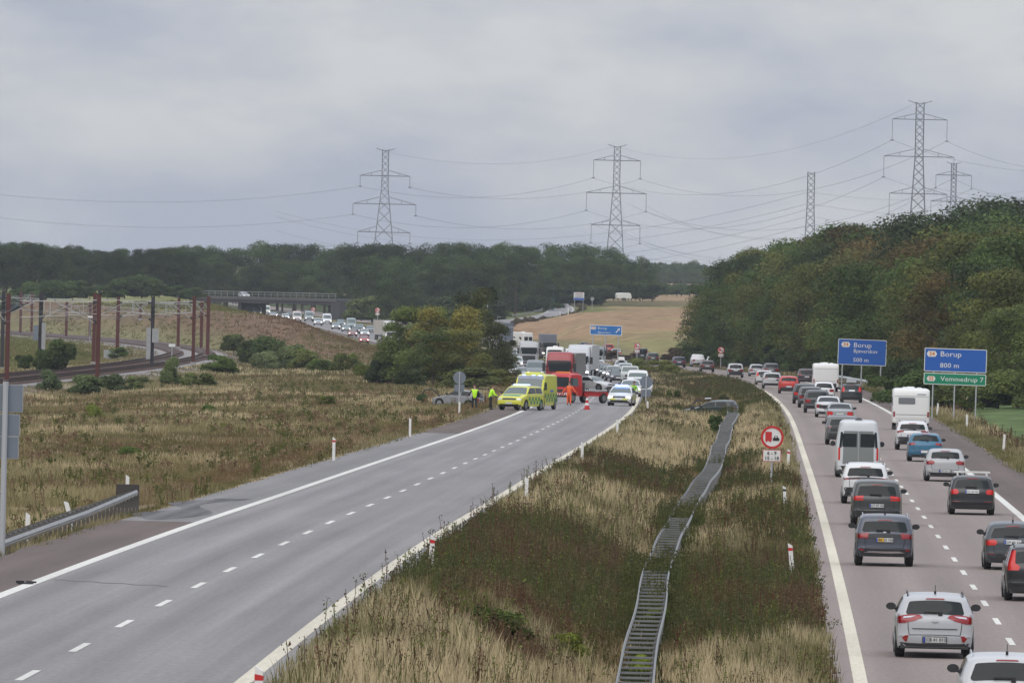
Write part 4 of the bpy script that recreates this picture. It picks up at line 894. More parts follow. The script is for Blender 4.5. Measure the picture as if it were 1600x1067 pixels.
mb = MB(); mb.box((-3.3, 0, 1.12), (4.2, 2.3, .10)); mb.box((-1.35, 0, 1.45), (.10, 2.2, .7)); mb.build('flat_bed', mat('bed_steel', (.16, .15, .15), .5, .4), tw)
for sd in (-1, 1):
    MB().box((-3.3, sd * 1.0, .82), (3.8, .08, .42)).build('side_locker', M_RED, tw); hz = MB()
    for i in range(14): x = -5.3 + i * .29; yy = sd * 1.165; hz.add([(x, yy, 1.07), (x + .14, yy, 1.07), (x + .22, yy, 1.2), (x + .08, yy, 1.2)], [(0, 1, 2, 3)])
    hz.build('hazard_stripes', M_WHITE, tw)
for ty, rm, loc in wheel_parts([l - .62, -4.1], 1.15, .44, .28):
    w = link('wheel', ty, tw); w.location = loc; link('rim', rm, w)
# crashed cars
p = hit(712, 634); c = dict(HATCH, L=4.1, W=1.72, H=1.46, near=1)
bonnet = MB(); bonnet.tube([(1.3, .7, .85), (1.7, 1.2, 1.35), (2.3, 1.4, 1.25), (2.6, 1.1, .9)], .05, 6)
c['extra'] = [('bent_door_frame', bonnet.mesh('bent_door_frame', M_DARK)), ('open_tailgate', MB().box((-1.75, 0, 1.62), (.9, 1.35, .06)).mesh('open_tailgate', M_DARK))]
vehicle('wreck_white', c, Vector((p.x + .2, p.y + 1, gz(p.x, p.y) - .22)), math.radians(-62), (.22, .23, .24), 'wrecked_car', 'damaged silver-white car in the grass left of the hard shoulder, tailgate up', 'wrecked car', roll=.05, pitch=-.03)
p = at(1110, 735); c = dict(WAG, L=4.2, W=1.72, H=1.28, near=1, rails=False)
dr = MB(); dr.tube([(.9, .95, .45), (1.0, 1.8, .5), (.95, 1.75, 1.05), (.55, 1.6, 1.40), (.5, .95, 1.30)], .05, 6); dr.add([(.9, .95, .45), (1.0, 1.8, .5), (.95, 1.75, 1.0), (.9, .95, .95)], [(0, 1, 2, 3)])
c['extra'] = [('open_door', dr.mesh('open_door', M_DARK)), ('crumpled_roof', MB().box((.1, 0, 1.43), (.5, .5, .04), .3, top=.7).mesh('crumpled_roof', M_CHROME))]
vehicle('wreck_dark', c, Vector((p.x, p.y + 1, gz(p.x, p.y) + .02)), math.radians(-75), (.02, .035, .035), 'wrecked_car', 'dark green wrecked car with an open door lying on the median barrier', 'wrecked car', roll=-.06, pitch=.05)
# traffic cone
p = hit(917, 640); cn = empty('traffic_cone', p + Vector((0, 0, .01)), 0, 'tall red and white traffic cone on the lane line in front of the tow truck', 'cone')
MB().box((0, 0, .03), (.5, .5, .06)).build('base', M_RED, cn)
def ring(z0, z1, r0, r1, m, nm): mb = MB(); mb.tube([(0, 0, z0), (0, 0, z1)], [r0, r1], 14); mb.build(nm, m, cn)
M_CW = mat('cone_white', (.75, .74, .72), .5)
ring(.06, .3, .20, .16, M_RED, 'red_band'); ring(.3, .48, .16, .13, M_CW, 'white_band'); ring(.48, .68, .13, .10, M_RED, 'red_band'); ring(.68, .84, .10, .07, M_CW, 'white_band'); ring(.84, .98, .07, .04, M_RED, 'red_band')
# ------------------------------------------------------------ people
M_SKIN = mat('skin', (.45, .26, .19), .6); M_HAIR = mat('hair', (.06, .035, .02), .8); M_HIVIS = mat('hi_vis_yellow', (.50, .95, .03), .7, emit=(.4, .8, .05), estr=.0); M_HIO = mat('hi_vis_orange', (.85, .13, .03), .7); M_NAVY = mat('navy_cloth', (.018, .02, .03), .85); M_GREENC = mat('green_hivis', (.28, .62, .04), .7)
def skin_mesh(name, chains, m, root=0, sub=1):
    """chains: list of point lists [(x,y,z,r)...]; consecutive points joined; a chain starting with an int index branches from that vertex"""
    v = []; e = []; rad = []
    for ch in chains:
        prev = None
        for q in ch:
            if isinstance(q, int): prev = q; continue
            v.append(q[:3]); rad.append(q[3]); i = len(v) - 1
            if prev is not None: e.append((prev, i))
            prev = i
    me = bpy.data.meshes.new(name); me.from_pydata(v, e, []); o = bpy.data.objects.new(name, me); COL.objects.link(o)
    md = o.modifiers.new('skin', 'SKIN'); md.use_smooth_shade = True
    for i, r in enumerate(rad): me.skin_vertices[0].data[i].radius = (r, r) if not isinstance(r, tuple) else r
    for i in range(len(rad)): me.skin_vertices[0].data[i].use_root = (i == root)
    ss = o.modifiers.new('sub', 'SUBSURF'); ss.levels = sub; ss.render_levels = sub
    bpy.context.view_layer.update(); dg = bpy.context.evaluated_depsgraph_get(); out = bpy.data.meshes.new_from_object(o.evaluated_get(dg)); out.name = name
    bpy.data.objects.remove(o); out.materials.clear(); out.materials.append(m); return out
def person(pos, face, top, legs, label, lean=0, arms=((.28, .25), (.28, .25)), hat=None, long_sleeve=None, stride=.12, H=1.78):
    """facing +X locally; lean = forward bend; arms = (forward reach, outward) of each hand"""
    root = empty('person', pos, face, label, 'person'); L = lean
    hip = (0, 0, .93); ch = (math.sin(L) * .42, 0, .93 + math.cos(L) * .42); nk = (math.sin(L) * .56, 0, .93 + math.cos(L) * .56); hd = (nk[0] + .05 + math.sin(L) * .12, 0, nk[2] + .20 - L * .06)
    body = [[(*hip, .13), (math.sin(L) * .2, 0, .93 + math.cos(L) * .2, .125), (*ch, (.14)), (*nk, .055), (hd[0] - .01, 0, hd[2] - .06, .075), (*hd, .095), (hd[0], 0, hd[2] + .07, .07)]]
    hands = []
    for sd, (fw, ow) in zip((-1, 1), arms):
        s0 = (ch[0], sd * .19, ch[2] + .03); el_ = (ch[0] + fw * .35 - .02, sd * (.23 + ow * .5), ch[2] - .27); wr_ = (ch[0] + fw, sd * (.20 + ow), ch[2] - .45 + fw * .35)
        b0 = sum(len([q for q in c if not isinstance(q, int)]) for c in body)
        body.append([2, (*s0, .065), (*el_, .045), (*wr_, .028), (wr_[0] + .05, wr_[1], wr_[2] - .05, (.040)), (wr_[0] + .08, wr_[1], wr_[2] - .08, .036)])
        pi_ = b0 + 4; hx, hy, hz_ = wr_[0] + .08, wr_[1], wr_[2] - .08
        for k, (dy, ln) in enumerate(((-.027, .055), (-.009, .068), (.009, .064), (.027, .048))): body.append([pi_, (hx + .03, hy + dy, hz_ - .025, .009), (hx + .03 + ln * .35, hy + dy, hz_ - .03 - ln * .6, .008), (hx + .01 + ln * .1, hy + dy, hz_ - .03 - ln, .0075)])
        body.append([pi_ - 1, (hx - .01, hy - sd * .04, hz_ - .0, .010), (hx + .03, hy - sd * .05, hz_ - .03, .009)])
    for sd in (-1, 1):
        f = sd * stride; body.append([0, (0, sd * .10, .86, .095), (f * .5 + .02, sd * .11, .49, .06), (f, sd * .12, .10, .042), (f + .05, sd * .12, .05, .045), (f + .16, sd * .13, .04, .035)])
    link('body', skin_mesh('body', body, M_SKIN, 0), root)
    # face
    fm = MB(); fm.tube([(hd[0] + .085, 0, hd[2] + .02), (hd[0] + .125, 0, hd[2] - .02), (hd[0] + .09, 0, hd[2] - .03)], .013, 5); fm.build('nose', M_SKIN, root)
    for sd in (-1, 1): fm = MB(); fm.box((hd[0] + .09, sd * .035, hd[2] + .02), (.012, .022, .012)); fm.build('eye', M_TEXTBLK, root); fm = MB(); fm.box((hd[0], sd * .095, hd[2]), (.04, .015, .055)); fm.build('ear', M_SKIN, root)
    fm = MB(); fm.box((hd[0] + .088, 0, hd[2] - .055), (.01, .04, .008)); fm.build('mouth', M_RED, root)
    hr = MB(); n = 10; vs = []; fs = []
    for i in range(5):
        a = math.pi / 2 * i / 4
        for k in range(n): t = 2 * math.pi * k / n; vs.append((hd[0] - .015 + .112 * math.cos(a) * math.cos(t), .108 * math.cos(a) * math.sin(t), hd[2] + .02 + .112 * math.sin(a)))
    for i in range(4):
        for k in range(n): fs.append((i*n+k, i*n+(k+1) % n, (i+1)*n+(k+1) % n, (i+1)*n+k))
    hr.add(vs, fs); hr.build('cap' if hat else 'hair', hat or M_HAIR, root, True)
    # jacket and trousers: slightly fatter skins over the same joints
    jk = [[(0, 0, .76, .15), (0, 0, .92, .175), (math.sin(L) * .2, 0, .93 + math.cos(L) * .2, .17), (ch[0], 0, ch[2], .165), (nk[0] * .95, 0, nk[2] - .03, .075)]]
    for sd, (fw, ow) in zip((-1, 1), arms):
        el_ = (ch[0] + fw * .35 - .02, sd * (.23 + ow * .5), ch[2] - .27); wr_ = (ch[0] + fw, sd * (.20 + ow), ch[2] - .45 + fw * .35)
        jk.append([3, (ch[0], sd * .20, ch[2] + .03, .082), (*el_, .06), (wr_[0] * .9 + el_[0] * .1, wr_[1] * .9 + el_[1] * .1, wr_[2] * .9 + el_[2] * .1, .046)] if long_sleeve is None else [3, (ch[0], sd * .19, ch[2] + .03, .082), (ch[0] + (el_[0]-ch[0]) * .3, sd * .21, ch[2] - .04, .07)])
    link('jacket', skin_mesh('jacket', jk, top, 0), root)
    if long_sleeve:
        for sd, (fw, ow) in zip((-1, 1), arms):
            el_ = (ch[0] + fw * .35 - .02, sd * (.23 + ow * .5), ch[2] - .27); wr_ = (ch[0] + fw, sd * (.20 + ow), ch[2] - .45 + fw * .35)
            link('sleeve', skin_mesh('sleeve', [[(ch[0], sd * .19, ch[2] + .03, .072), (*el_, .056), (wr_[0] * .9 + el_[0] * .1, wr_[1] * .9 + el_[1] * .1, wr_[2] * .9 + el_[2] * .1, .042)]], long_sleeve, 0), root)
    tr = [[(0, 0, 1.02, .145), (0, 0, .90, .155)]]
    for sd in (-1, 1): f = sd * stride; tr.append([1, (0, sd * .10, .82, .115), (f * .5 + .02, sd * .11, .49, .078), (f, sd * .12, .10, .062)])
    link('trousers', skin_mesh('trousers', tr, legs, 0), root)
    for sd in (-1, 1): f = sd * stride; link('boot', skin_mesh('boot', [[(f, sd * .12, .11, .055), (f + .04, sd * .12, .055, .055), (f + .18, sd * .13, .045, .04)]], M_BLACK, 0), root)
    return root
def on(px, py, dz=0): p = hit(px, py); return Vector((p.x, p.y, paved(p.x, p.y) + dz))
person(on(741, 640), math.radians(100), M_HIVIS, M_NAVY, 'person in a yellow high-visibility vest standing beside the silver wreck, back turned', long_sleeve=M_NAVY)
person(on(766, 640), math.radians(20), M_HIVIS, M_NAVY, 'person in a yellow vest bending slightly forward at the edge of the grass', lean=.25, long_sleeve=None)
person(on(889, 633), math.radians(85), M_HIO, M_HIO, 'person in an orange jacket and trousers with arms spread in front of the tow truck', arms=((.1, .38), (.1, .38)), stride=.1)
person(on(989, 631), math.radians(-60), M_GREENC, M_NAVY, 'police officer in a green-yellow jacket beside the police car', lean=.12)
# ------------------------------------------------------------ signs
M_BLUE = mat('motorway_blue', (.012, .10, .42), .45); M_SGREEN = mat('sign_green', (.0, .21, .11), .45); M_SWHITE = mat('sign_white', (.70, .70, .68), .45); M_SORANGE = mat('sign_orange', (.62, .22, .06), .5)
def panel(nm, w, h, z, m, parent, t=.04, border=True, y=0, x=0, rim=M_SWHITE, r=.08, bt=.05):
    def rr(w_, h_, r_):
        pts = []
        for cx, cz, a0 in ((w_/2-r_, h_/2-r_, 0), (-w_/2+r_, h_/2-r_, 90), (-w_/2+r_, -h_/2+r_, 180), (w_/2-r_, -h_/2+r_, 270)):
            for k in range(5): a = math.radians(a0 + k * 22.5); pts.append((x + cx + r_ * math.cos(a), z + cz + r_ * math.sin(a)))
        return pts
    mb = MB(); mb.prism(rr(w, h, r)[::-1], y, y + t, 'y'); o = mb.build(nm, rim if border else m, parent)
    if border: mb = MB(); mb.prism(rr(w - 2*bt, h - 2*bt, max(r - bt, .02))[::-1], y - .006, y + .002, 'y'); mb.build(nm + '_face', m, o)
    return o
def word(txt, size, x, z, parent, m=M_SWHITE, y=-.012, left=True, bold=.0, sp=1.0):
    me = text_mesh(txt, size, m, .003, bold); o = link('lettering', me, parent); w = max(v.co.x for v in me.vertices) - min(v.co.x for v in me.vertices)
    o.location = (x + (w / 2 * sp if left else 0), y, z); o.rotation_euler = (math.pi / 2, 0, 0); o.scale = (sp, 1, 1); return o
def exit_badge(n, x, z, w, parent):
    h = w * .56; k = h * .3; poly = [(x - w/2, z), (x - w/2 + k, z + h/2), (x + w/2 - k, z + h/2), (x + w/2, z), (x + w/2 - k, z - h/2), (x - w/2 + k, z - h/2)]
    o = MB().prism(poly[::-1] if False else poly, -.016, -.008, 'y').build('exit_badge', M_SWHITE, parent); word(n, h * 1.0, x, z, o, M_SORANGE, -.022, False, .012)
def posts(parent, xs, z1, r=.05):
    for x in xs: mb = MB(); mb.tube([(x, .08, -.3), (x, .08, z1)], r, 8); mb.build('post', M_POLE, parent)
def sign_root(name, px, d, label, rz=0, cat='road sign', x=None, grp=None, tilt=0):
    p = at(px, d); p.z = gz(p.x, p.y)
    o = empty(name, p, rz, label, cat, grp); o.rotation_euler = (0, tilt, rz); return o
def zfor(py, d, px, o): return (P(px, py, d).z - o.location.z)
s = sign_root('direction_sign', 1490, 700, 'blue and green direction sign reading Borup 800 m and Vemmedrup 7', tilt=.012)
zc = zfor(563, 700, 1490, s); panel('blue_panel', 4.32, 1.62, zc, M_BLUE, s); posts(s, (-1.5, 0, 1.5), zc + .4)
exit_badge('34', -1.65, zc + .40, .72, s); word('Borup', .52, -1.05, zc + .40, s, sp=1.15); word('800 m', .46, -1.05, zc - .38, s, sp=1.15)
z2 = zfor(592.5, 700, 1488, s); panel('green_panel', 4.32, .80, z2, M_SGREEN, s); exit_badge('33', -1.65, z2, .62, s); word('Vemmedrup 7', .46, -1.0, z2, s, sp=1.12)
s = sign_root('direction_sign', 1345, 1000, 'blue direction sign reading Borup, Bjæverskov, 500 m', tilt=.018)
zc = zfor(550.5, 1000, 1346, s); panel('blue_panel', 4.80, 2.55, zc, M_BLUE, s, bt=.06); posts(s, (-1.9, 0, 1.9), zc + .6, .07)
exit_badge('34', -1.65, zc + .72, .92, s); word('Borup', .66, -.85, zc + .68, s, sp=1.1); word('Bjæverskov', .52, -.85, zc + .10, s, sp=1.0); word('500 m', .56, -.85, zc - .78, s, sp=1.1)
s = sign_root('direction_sign', 945, 1500, 'light blue exit sign reading Borup and Bjæverskov with an arrow', tilt=.012)
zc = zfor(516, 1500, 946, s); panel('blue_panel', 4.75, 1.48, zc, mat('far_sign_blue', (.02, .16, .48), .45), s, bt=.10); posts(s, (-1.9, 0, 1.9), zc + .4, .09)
exit_badge('34', -1.85, zc + .28, .8, s); word('Borup', .5, -1.2, zc + .28, s, sp=1.1); word('Bjæverskov', .42, -1.2, zc - .35, s, sp=1.0)
ar = MB(); a = math.radians(50); ux, uz = math.cos(a), math.sin(a); cx, cz = 1.75, zc; 
ar.prism([(cx - ux*.42 - uz*.07, cz - uz*.42 + ux*.07), (cx - ux*.42 + uz*.07, cz - uz*.42 - ux*.07), (cx + ux*.2 + uz*.07, cz + uz*.2 - ux*.07), (cx + ux*.12 + uz*.25, cz + uz*.12 - ux*.25), (cx + ux*.5, cz + uz*.5), (cx + ux*.12 - uz*.25, cz + uz*.12 + ux*.25), (cx + ux*.2 - uz*.07, cz + uz*.2 + ux*.07)], -.02, -.008, 'y'); ar.build('arrow', M_SWHITE, s)
def ring_mesh(r1, r0, y0, y1, z, n=32):
    v = []; f = []
    for k in range(n):
        a = 2*math.pi*k/n
        for r, y in ((r1, y0), (r0, y0), (r0, y1), (r1, y1)): v.append((r*math.cos(a), y, z + r*math.sin(a)))
    for k in range(n):
        for j in range(4): f.append((k*4+j, k*4+(j+1) % 4, ((k+1) % n)*4+(j+1) % 4, ((k+1) % n)*4+j))
    return MB().add(v, f)
def overtaking(px, d, zc_, R, label, detail=True, plate=True, rz=0, hp=None):
    s = sign_root('overtaking_sign', px, d, label, rz); zc = zc_(s)
    MB().disc((0, .0, zc), R, .03, 'y', 32).build('sign_disc', M_SWHITE, s); ring_mesh(R * 1.0, R * .80, -.035, .0, zc).build('red_border', M_RED, s)
    k = R / .5; y0, y1 = -.03, -.016
    mb = MB(); mb.prism([(-.30*k, zc-.16*k), (-.02*k, zc-.16*k), (-.02*k, zc+.24*k), (-.30*k, zc+.24*k)], y0, y1); mb.build('lorry_symbol', M_RED, s)
    for xx in (-.25, -.09): MB().disc((xx*k, -.024, zc-.18*k), .035*k, .016, 'y', 10).build('wheel_symbol', M_RED, s)
    mb = MB(); mb.prism([(.03*k, zc-.15*k), (.31*k, zc-.15*k), (.31*k, zc-.03*k), (.26*k, zc-.02*k), (.22*k, zc+.07*k), (.11*k, zc+.07*k), (.07*k, zc-.02*k), (.03*k, zc-.03*k)], y0, y1); mb.build('car_symbol', M_TEXTBLK, s)
    mb = MB(); mb.prism([(.12*k, zc-.01*k), (.21*k, zc-.01*k), (.195*k, zc+.045*k), (.135*k, zc+.045*k)], y0 - .004, y1); mb.build('windscreen_symbol', M_SWHITE, s)
    if plate:
        zp = zc - R - .30 * k; o = panel('time_plate', .80*k, .52*k, zp, M_SWHITE, s, .02, True, 0, 0, M_RED, .03, .025)
        word('6 - 9', .22*k, 0, zp + .10*k, o, M_TEXTBLK, -.014, False, .004); word('15 - 18', .22*k, 0, zp - .12*k, o, M_TEXTBLK, -.014, False, .004)
    mb = MB(); mb.tube([(0, .06, -.3), (0, .06, zc + .2)], .045 if d < 600 else .06, 8); mb.build('post', M_POLE, s)
    return s
overtaking(1205, 432, lambda s: zfor(683, 432, 1205, s), .49, 'round no overtaking sign with red lorry and a plate reading 6 - 9, 15 - 18')
overtaking(1126, 1430, lambda s: zfor(547, 1430, 1126, s), .46, 'small no overtaking sign at the left foot of the right-hand wood')
overtaking(995, 1470, lambda s: zfor(541, 1470, 995, s), .46, 'small no overtaking sign left of the black van')
overtaking(489, 2330, lambda s: zfor(483.5, 2330, 489, s), .50, 'distant no overtaking sign near the bridge, left of its twin')
overtaking(589, 2060, lambda s: zfor(484.5, 2060, 589, s), .50, 'distant no overtaking sign above the far white lorry')
# backs of signs
def back_disc(px, d, pyc, R, label, py2):
    s = sign_root('sign_back', px, d, label); zc = zfor(pyc, d, px, s)
    MB().disc((0, 0, zc), R, .03, 'y', 32).build('round_back', M_SIGNBACK, s); o = panel('plate_back', R * 1.6, R * 1.15, zfor(py2, d, px, s), M_SIGNBACK, s, .02, False)
    mb = MB(); mb.tube([(0, -.06, -.3), (0, -.06, zc + R)], .055, 8); mb.build('post', M_POLE, s)
back_disc(717, 770, 590, .48, 'grey back of a round sign on a pole left of the emergency vehicles', 606)
back_disc(1009, 780, 597, .48, 'grey back of a round sign on the median beside the police car', 614)
s = sign_root('sign_back', 3, 262, 'tall pole with three stacked grey sign backs at the left edge')
for pyc, w, hgt, xo in ((622, 1.1, .72, -.05), (664, 1.0, .58, -.07), (699, .98, .58, -.08)):
    panel('panel_back', w * .92, hgt, zfor(pyc, 262, 3, s), M_SIGNBACK, s, .03, True, .0, xo, M_GALV, .04, .02)
mb = MB(); mb.tube([(0, -.07, -.4), (0, -.07, zfor(596, 262, 3, s))], .075, 10); mb.build('post', M_POLE, s)
s = sign_root('sign_back', 790, 1300, 'large grey back of a direction sign above the bush'); zc = zfor(522, 1300, 788, s)
panel('panel_back', 1.95, 2.9, zc, mat('far_back', (.13, .15, .19), .6), s, .04, False, 0, -.1); posts(s, (.0, -1.0), zc + 1.3, .06)
for q in (-.9, 0, .9): MB().box((-.1, -.03, zc + q), (2.0, .04, .07)).build('cross_rail', M_POLE, s)
mb = MB(); s = sign_root('street_lamp', 760, 1900, 'slim lamp post in front of the dark wood', cat='street lamp'); zt_ = zfor(452, 1900, 760, s); mb.tube([(0, 0, -.3), (0, 0, zt_)], .11, 8); mb.build('pole', M_POLE, s); MB().box((.25, 0, zt_), (.9, .3, .15)).build('lamp_head', M_POLE, s)
s = sign_root('information_board', 904, 2420, 'white and blue information board at the top of the slip road', cat='sign'); zc = zfor(463, 2420, 904, s); panel('board', 2.5, 1.9, zc, M_SWHITE, s, .08, False); panel('blue_strip', 2.4, .5, zc - .66, M_BLU, s, .03, False, -.03); posts(s, (-1, 1), zc, .07)
for k in range(3): panel('text_band', 1.9, .16, zc + .62 - k * .42, mat('band_red', (.4, .12, .12), .5) if k == 0 else M_SIGNBACK, s, .02, False, -.03)
s = sign_root('round_sign', 925, 2400, 'small pale round sign right of the information board', cat='road sign'); MB().disc((0, 0, zfor(467, 2400, 925, s)), .45, .04, 'y', 20).build('sign_disc', M_GALV, s); posts(s, (0,), zfor(467, 2400, 925, s), .08)
s = sign_root('pylon_sign', 864, 2500, 'tall turquoise sign pillar at the wood edge above the slip road', cat='sign'); zz = zfor(446, 2500, 864, s); MB().box((0, 0, zz / 2), (.5, .3, zz)).build('pillar', mat('turquoise', (.10, .30, .32), .5), s); MB().box((0, -.16, zz * .8), (.36, .04, zz * .25)).build('sign_face', M_SWHITE, s)
for px, d, py_ in ((888, 2300, 470), (875, 2320, 468)):
    s = sign_root('marker_post', px, d, ('white marker post on the grass nearer the information board' if px > 880 else 'white marker post on the grass farther left of the information board'), cat='post', grp='white posts at the slip road'); mb = MB(); mb.box((0, 0, .8), (.22, .1, 1.9)); mb.build('post', M_WHITE, s)
# ------------------------------------------------------------ delineator posts
dm = MB(); dm.prism([(-.06, 0), (.06, 0), (.06, .98), (-.06, 1.06)], -.045, .045, 'y'); DM = dm.mesh('post', M_WHITE)
db = MB(); db.prism([(-.063, .84), (.063, .84), (.063, .915), (-.063, .94)], -.048, .048, 'y'); DBm = db.mesh('reflector_band', M_RED); DBk = mesh_np('reflector_band', db.v, db.f, M_DARK)
def delin(px, pt, label, tilt=0, band=None, hh=1.0, grp='white delineator posts', d=None):
    """pt = image row of the post's top; the distance follows from its height of about a metre"""
    if d is None:
        lo, hi = 150, 2600
        for _ in range(40):
            m = (lo + hi) / 2; q = P(px, pt, m)
            if q.z > gz(q.x, q.y) + .95 * hh: lo = m
            else: hi = m
        d = lo
    q = P(px, pt, d); z = gz(q.x, q.y); o = empty('delineator_post', (q.x, q.y, z - .02), 0, label, 'post', grp); o.rotation_euler = (0, tilt, random.uniform(-.15, .15)); o.scale = (1, 1, hh)
    a = link('post', DM, o)
    if band: link('reflector_band', band, a)
    return o
for px, pt, lab, ti, bd, dd in [(44, 789, 'white post behind the guardrail, upright, nearest the left edge', 0, 0, 285), (119, 778, 'white post leaning left behind the guardrail', -.30, 0, 300), (199, 757, 'white post just behind the end of the left guardrail', 0, 0, 341), (522, 686, 'white post with red top on the left verge', 0, 1, None), (641, 655, 'white post on the left verge between the red-topped one and the round sign back', 0, 0, None), (718, 629, 'white post at the foot of the round sign back on the left', 0, 0, None),
    (405, 1049, 'post with red band at the bottom edge beside the left carriageway', 0, 1, None), (673, 840, 'white post in the grass right of the left carriageway, nearest upright one', .05, 1, None), (823, 749, 'white post beside the left carriageway, second one up from the nearest', 0, 0, None), (910, 693, 'white post beside the left carriageway where the rise of straw grass begins', 0, 0, None), (965, 658, 'white post beside the left carriageway just below the police car', 0, 0, None),
    (1240, 853, 'nearest white post with red band beside the right carriageway', -.10, 1, None), (1228, 762, 'white post with dark band right of the time plate pole', -.06, 2, None), (1231, 704, 'white post with red band just right of the round overtaking sign', .05, 1, None), (1012, 628, 'white post behind the round sign back on the median', 0, 0, None),
    (1360, 593, 'white post in front of the far guardrail end', 0, 0, None), (1464, 631, 'white post behind the caravan with a window', .08, 0, None), (1511, 649, 'pale post on the right verge below the green sign', 0, 0, None), (1568, 680, 'pale post on the right verge nearest the green field', .06, 0, None), (1047, 553, 'distant white post above the dark blue car', 0, 0, None), (404, 478, 'distant white post below the bridge', 0, 0, 2350), (371, 477, 'distant white post under the bridge pier', 0, 0, 2350)]:
    delin(px, pt, lab, ti, (None, DBm, DBk)[bd], 1.6 if dd == 2350 else 1.0, d=dd)
# ------------------------------------------------------------ guardrails
WB = [(-.155, 0), (-.11, .03), (-.055, .075), (-.02, .075), (0, .03), (.02, .075), (.055, .075), (.11, .03), (.155, 0)]
def wbeam(pts, side, name, parent, m=M_GALV, k=1.0):
    v = []; f = []; n = len(WB)
    for i, p in enumerate(pts):
        a = pts[min(i+1, len(pts)-1)] - pts[max(i-1, 0)]; nx, ny = a.y, -a.x; l = math.hypot(nx, ny); nx, ny = nx / l * side, ny / l * side
        for z, o in WB: v.append((p.x + nx * o * k, p.y + ny * o * k, p.z + z * k))
    for i in range(len(pts)-1):
        for j in range(n-1): f.append((i*n+j, i*n+j+1, (i+1)*n+j+1, (i+1)*n+j))
    return link(name, mesh_np(name, v, f, m, False), parent)
# left guardrail, double with cross spacers, ending near px 205
gr = empty('guardrail', (float(LX(300)) - 7.2, 300, float(zL(300))), 0, 'grey steel guardrail with posts ending beside the left hard shoulder', 'guardrail')
ys_ = np.arange(150, 329, 2.0); inv = -gr.location
fp = [Vector((float(LX(y)) - 6.8, y, float(zL(y)) + .02 + max(0, (y - 250) / 70 * .36))) + inv for y in ys_]; bp = [q + Vector((-.5, 0, -.02)) for q in fp]
for q, y in zip(fp, ys_):
    if y > 300: q.x -= (y - 300) * .012
wbeam(fp, 1, 'front_beam', gr, k=.72); wbeam(bp, -1, 'rear_beam', gr, k=.72)
sp = MB(); pm = MB()
for i, (a, b) in enumerate(zip(fp, bp)):
    if ys_[i] < 225: continue
    MB().box(((a.x + b.x) / 2, a.y, a.z + .02), (abs(a.x - b.x), .08, .05)).build('spacer', mat('post_weathered', (.12, .115, .11), .7, .3), gr)
    MB().box(((a.x + b.x) / 2 + .12, a.y, a.z - .32), (.10, .12, .6)).build('post', mat('post_weathered', (.12, .115, .11), .7, .3), gr)
e = fp[-1]; mb = MB(); mb.box((e.x - .3, e.y + .3, e.z - .10), (.75, .2, .75)); mb.build('end_plate', mat('rail_end', (.05, .042, .04), .7), gr)
# far right guardrail
gr = empty('guardrail', (float(RX(1000)) + 7.5, 1000, float(zR(1000))), 0, 'low steel guardrail on the right verge ending near the black roof-box car', 'guardrail'); inv = -gr.location
Y = np.arange(800, 1150, 4.0); fp = [Vector((float(RX(y)) + 7.6, y, float(zR(y)) + .62)) + inv for y in Y]; fp[0].z -= .25; fp[0].x += .9; wbeam(fp, -1, 'beam', gr, mat('rail_far', (.50, .52, .54), .5, .4))
for q in fp[::2]: MB().box((q.x + .1, q.y, q.z - .4), (.1, .12, .8)).build('post', M_GALV, gr)
# slip road guardrail
gr = empty('guardrail', (float(rampx(2400)) - 4.4, 2400, float(rampz(2400))), 0, 'dull guardrail along the outer edge of the slip road', 'guardrail'); inv = -gr.location
Y = np.arange(2170, 2640, 8.0); fp = [Vector((float(rampx(y)) - 4.2, y, float(rampz(y)) + .62)) + inv for y in Y]; wbeam(fp, 1, 'beam', gr, mat('rail_slip', (.2, .21, .2), .6, .3))
for q in fp[::2]: MB().box((q.x - .1, q.y, q.z - .35), (.12, .12, .7)).build('post', M_GALV, gr)
# median guardrail: two wavy rails joined by spacers, like a ladder
def median(y): return spline([150, 219, 270, 306, 363, 431, 507, 600, 688, 760, 860, 905], [1.9, 2.9, 3.93, 4.75, 6.25, 8.4, 10.5, 12.8, 15.1, 16.7, 18.2, 18.8])(y)
gr = empty('median_barrier', (float(median(300)), 300, .6), 0, 'long ladder-like steel barrier with wavy rails running up the median', 'guardrail'); inv = -gr.location
Y = np.arange(170, 770, 3.0)
def mz(y): return min(float(zL(y)), float(zR(y))) - .45 + .74 + .03 * math.sin(y / 13.0) + .012 * math.sin(y / 5.1 + 1)
def mo(y): return 0.05 * math.sin(y / 17.3) + .02 * math.sin(y / 7.7)
M_RAIL = mat('median_rail', (.30, .31, .31), .5, .5, noise=.2, nscale=1.5); M_SPAC = mat('spacer_steel', (.19, .195, .20), .55, .4, noise=.25, nscale=2)
for sd in (-1, 1):
    Y2 = np.arange(170, 770, 1.0); fp = [Vector((float(median(y)) + mo(y) + sd * .35, y, mz(y))) + inv for y in Y2]; wbeam(fp, sd, 'rail', gr, M_RAIL, .5)
rest = MB(); cnt = 0
for y in Y:
    cx = float(median(y)) + mo(y); z = mz(y)
    if 285 < y < 300 or 352 < y < 372: continue
    mb = MB() if (y < 458) else rest
    mb.box((cx + inv.x, y + inv.y, z + .02 + inv.z), (.66, .10, .045)); mb.box((cx + inv.x + .3, y + inv.y, z - .40 + inv.z), (.05, .05, .82))
    if mb is not rest: mb.build('spacer', M_SPAC, gr)
o = rest.build('spacer', M_SPAC, gr); o['kind'] = 'stuff'
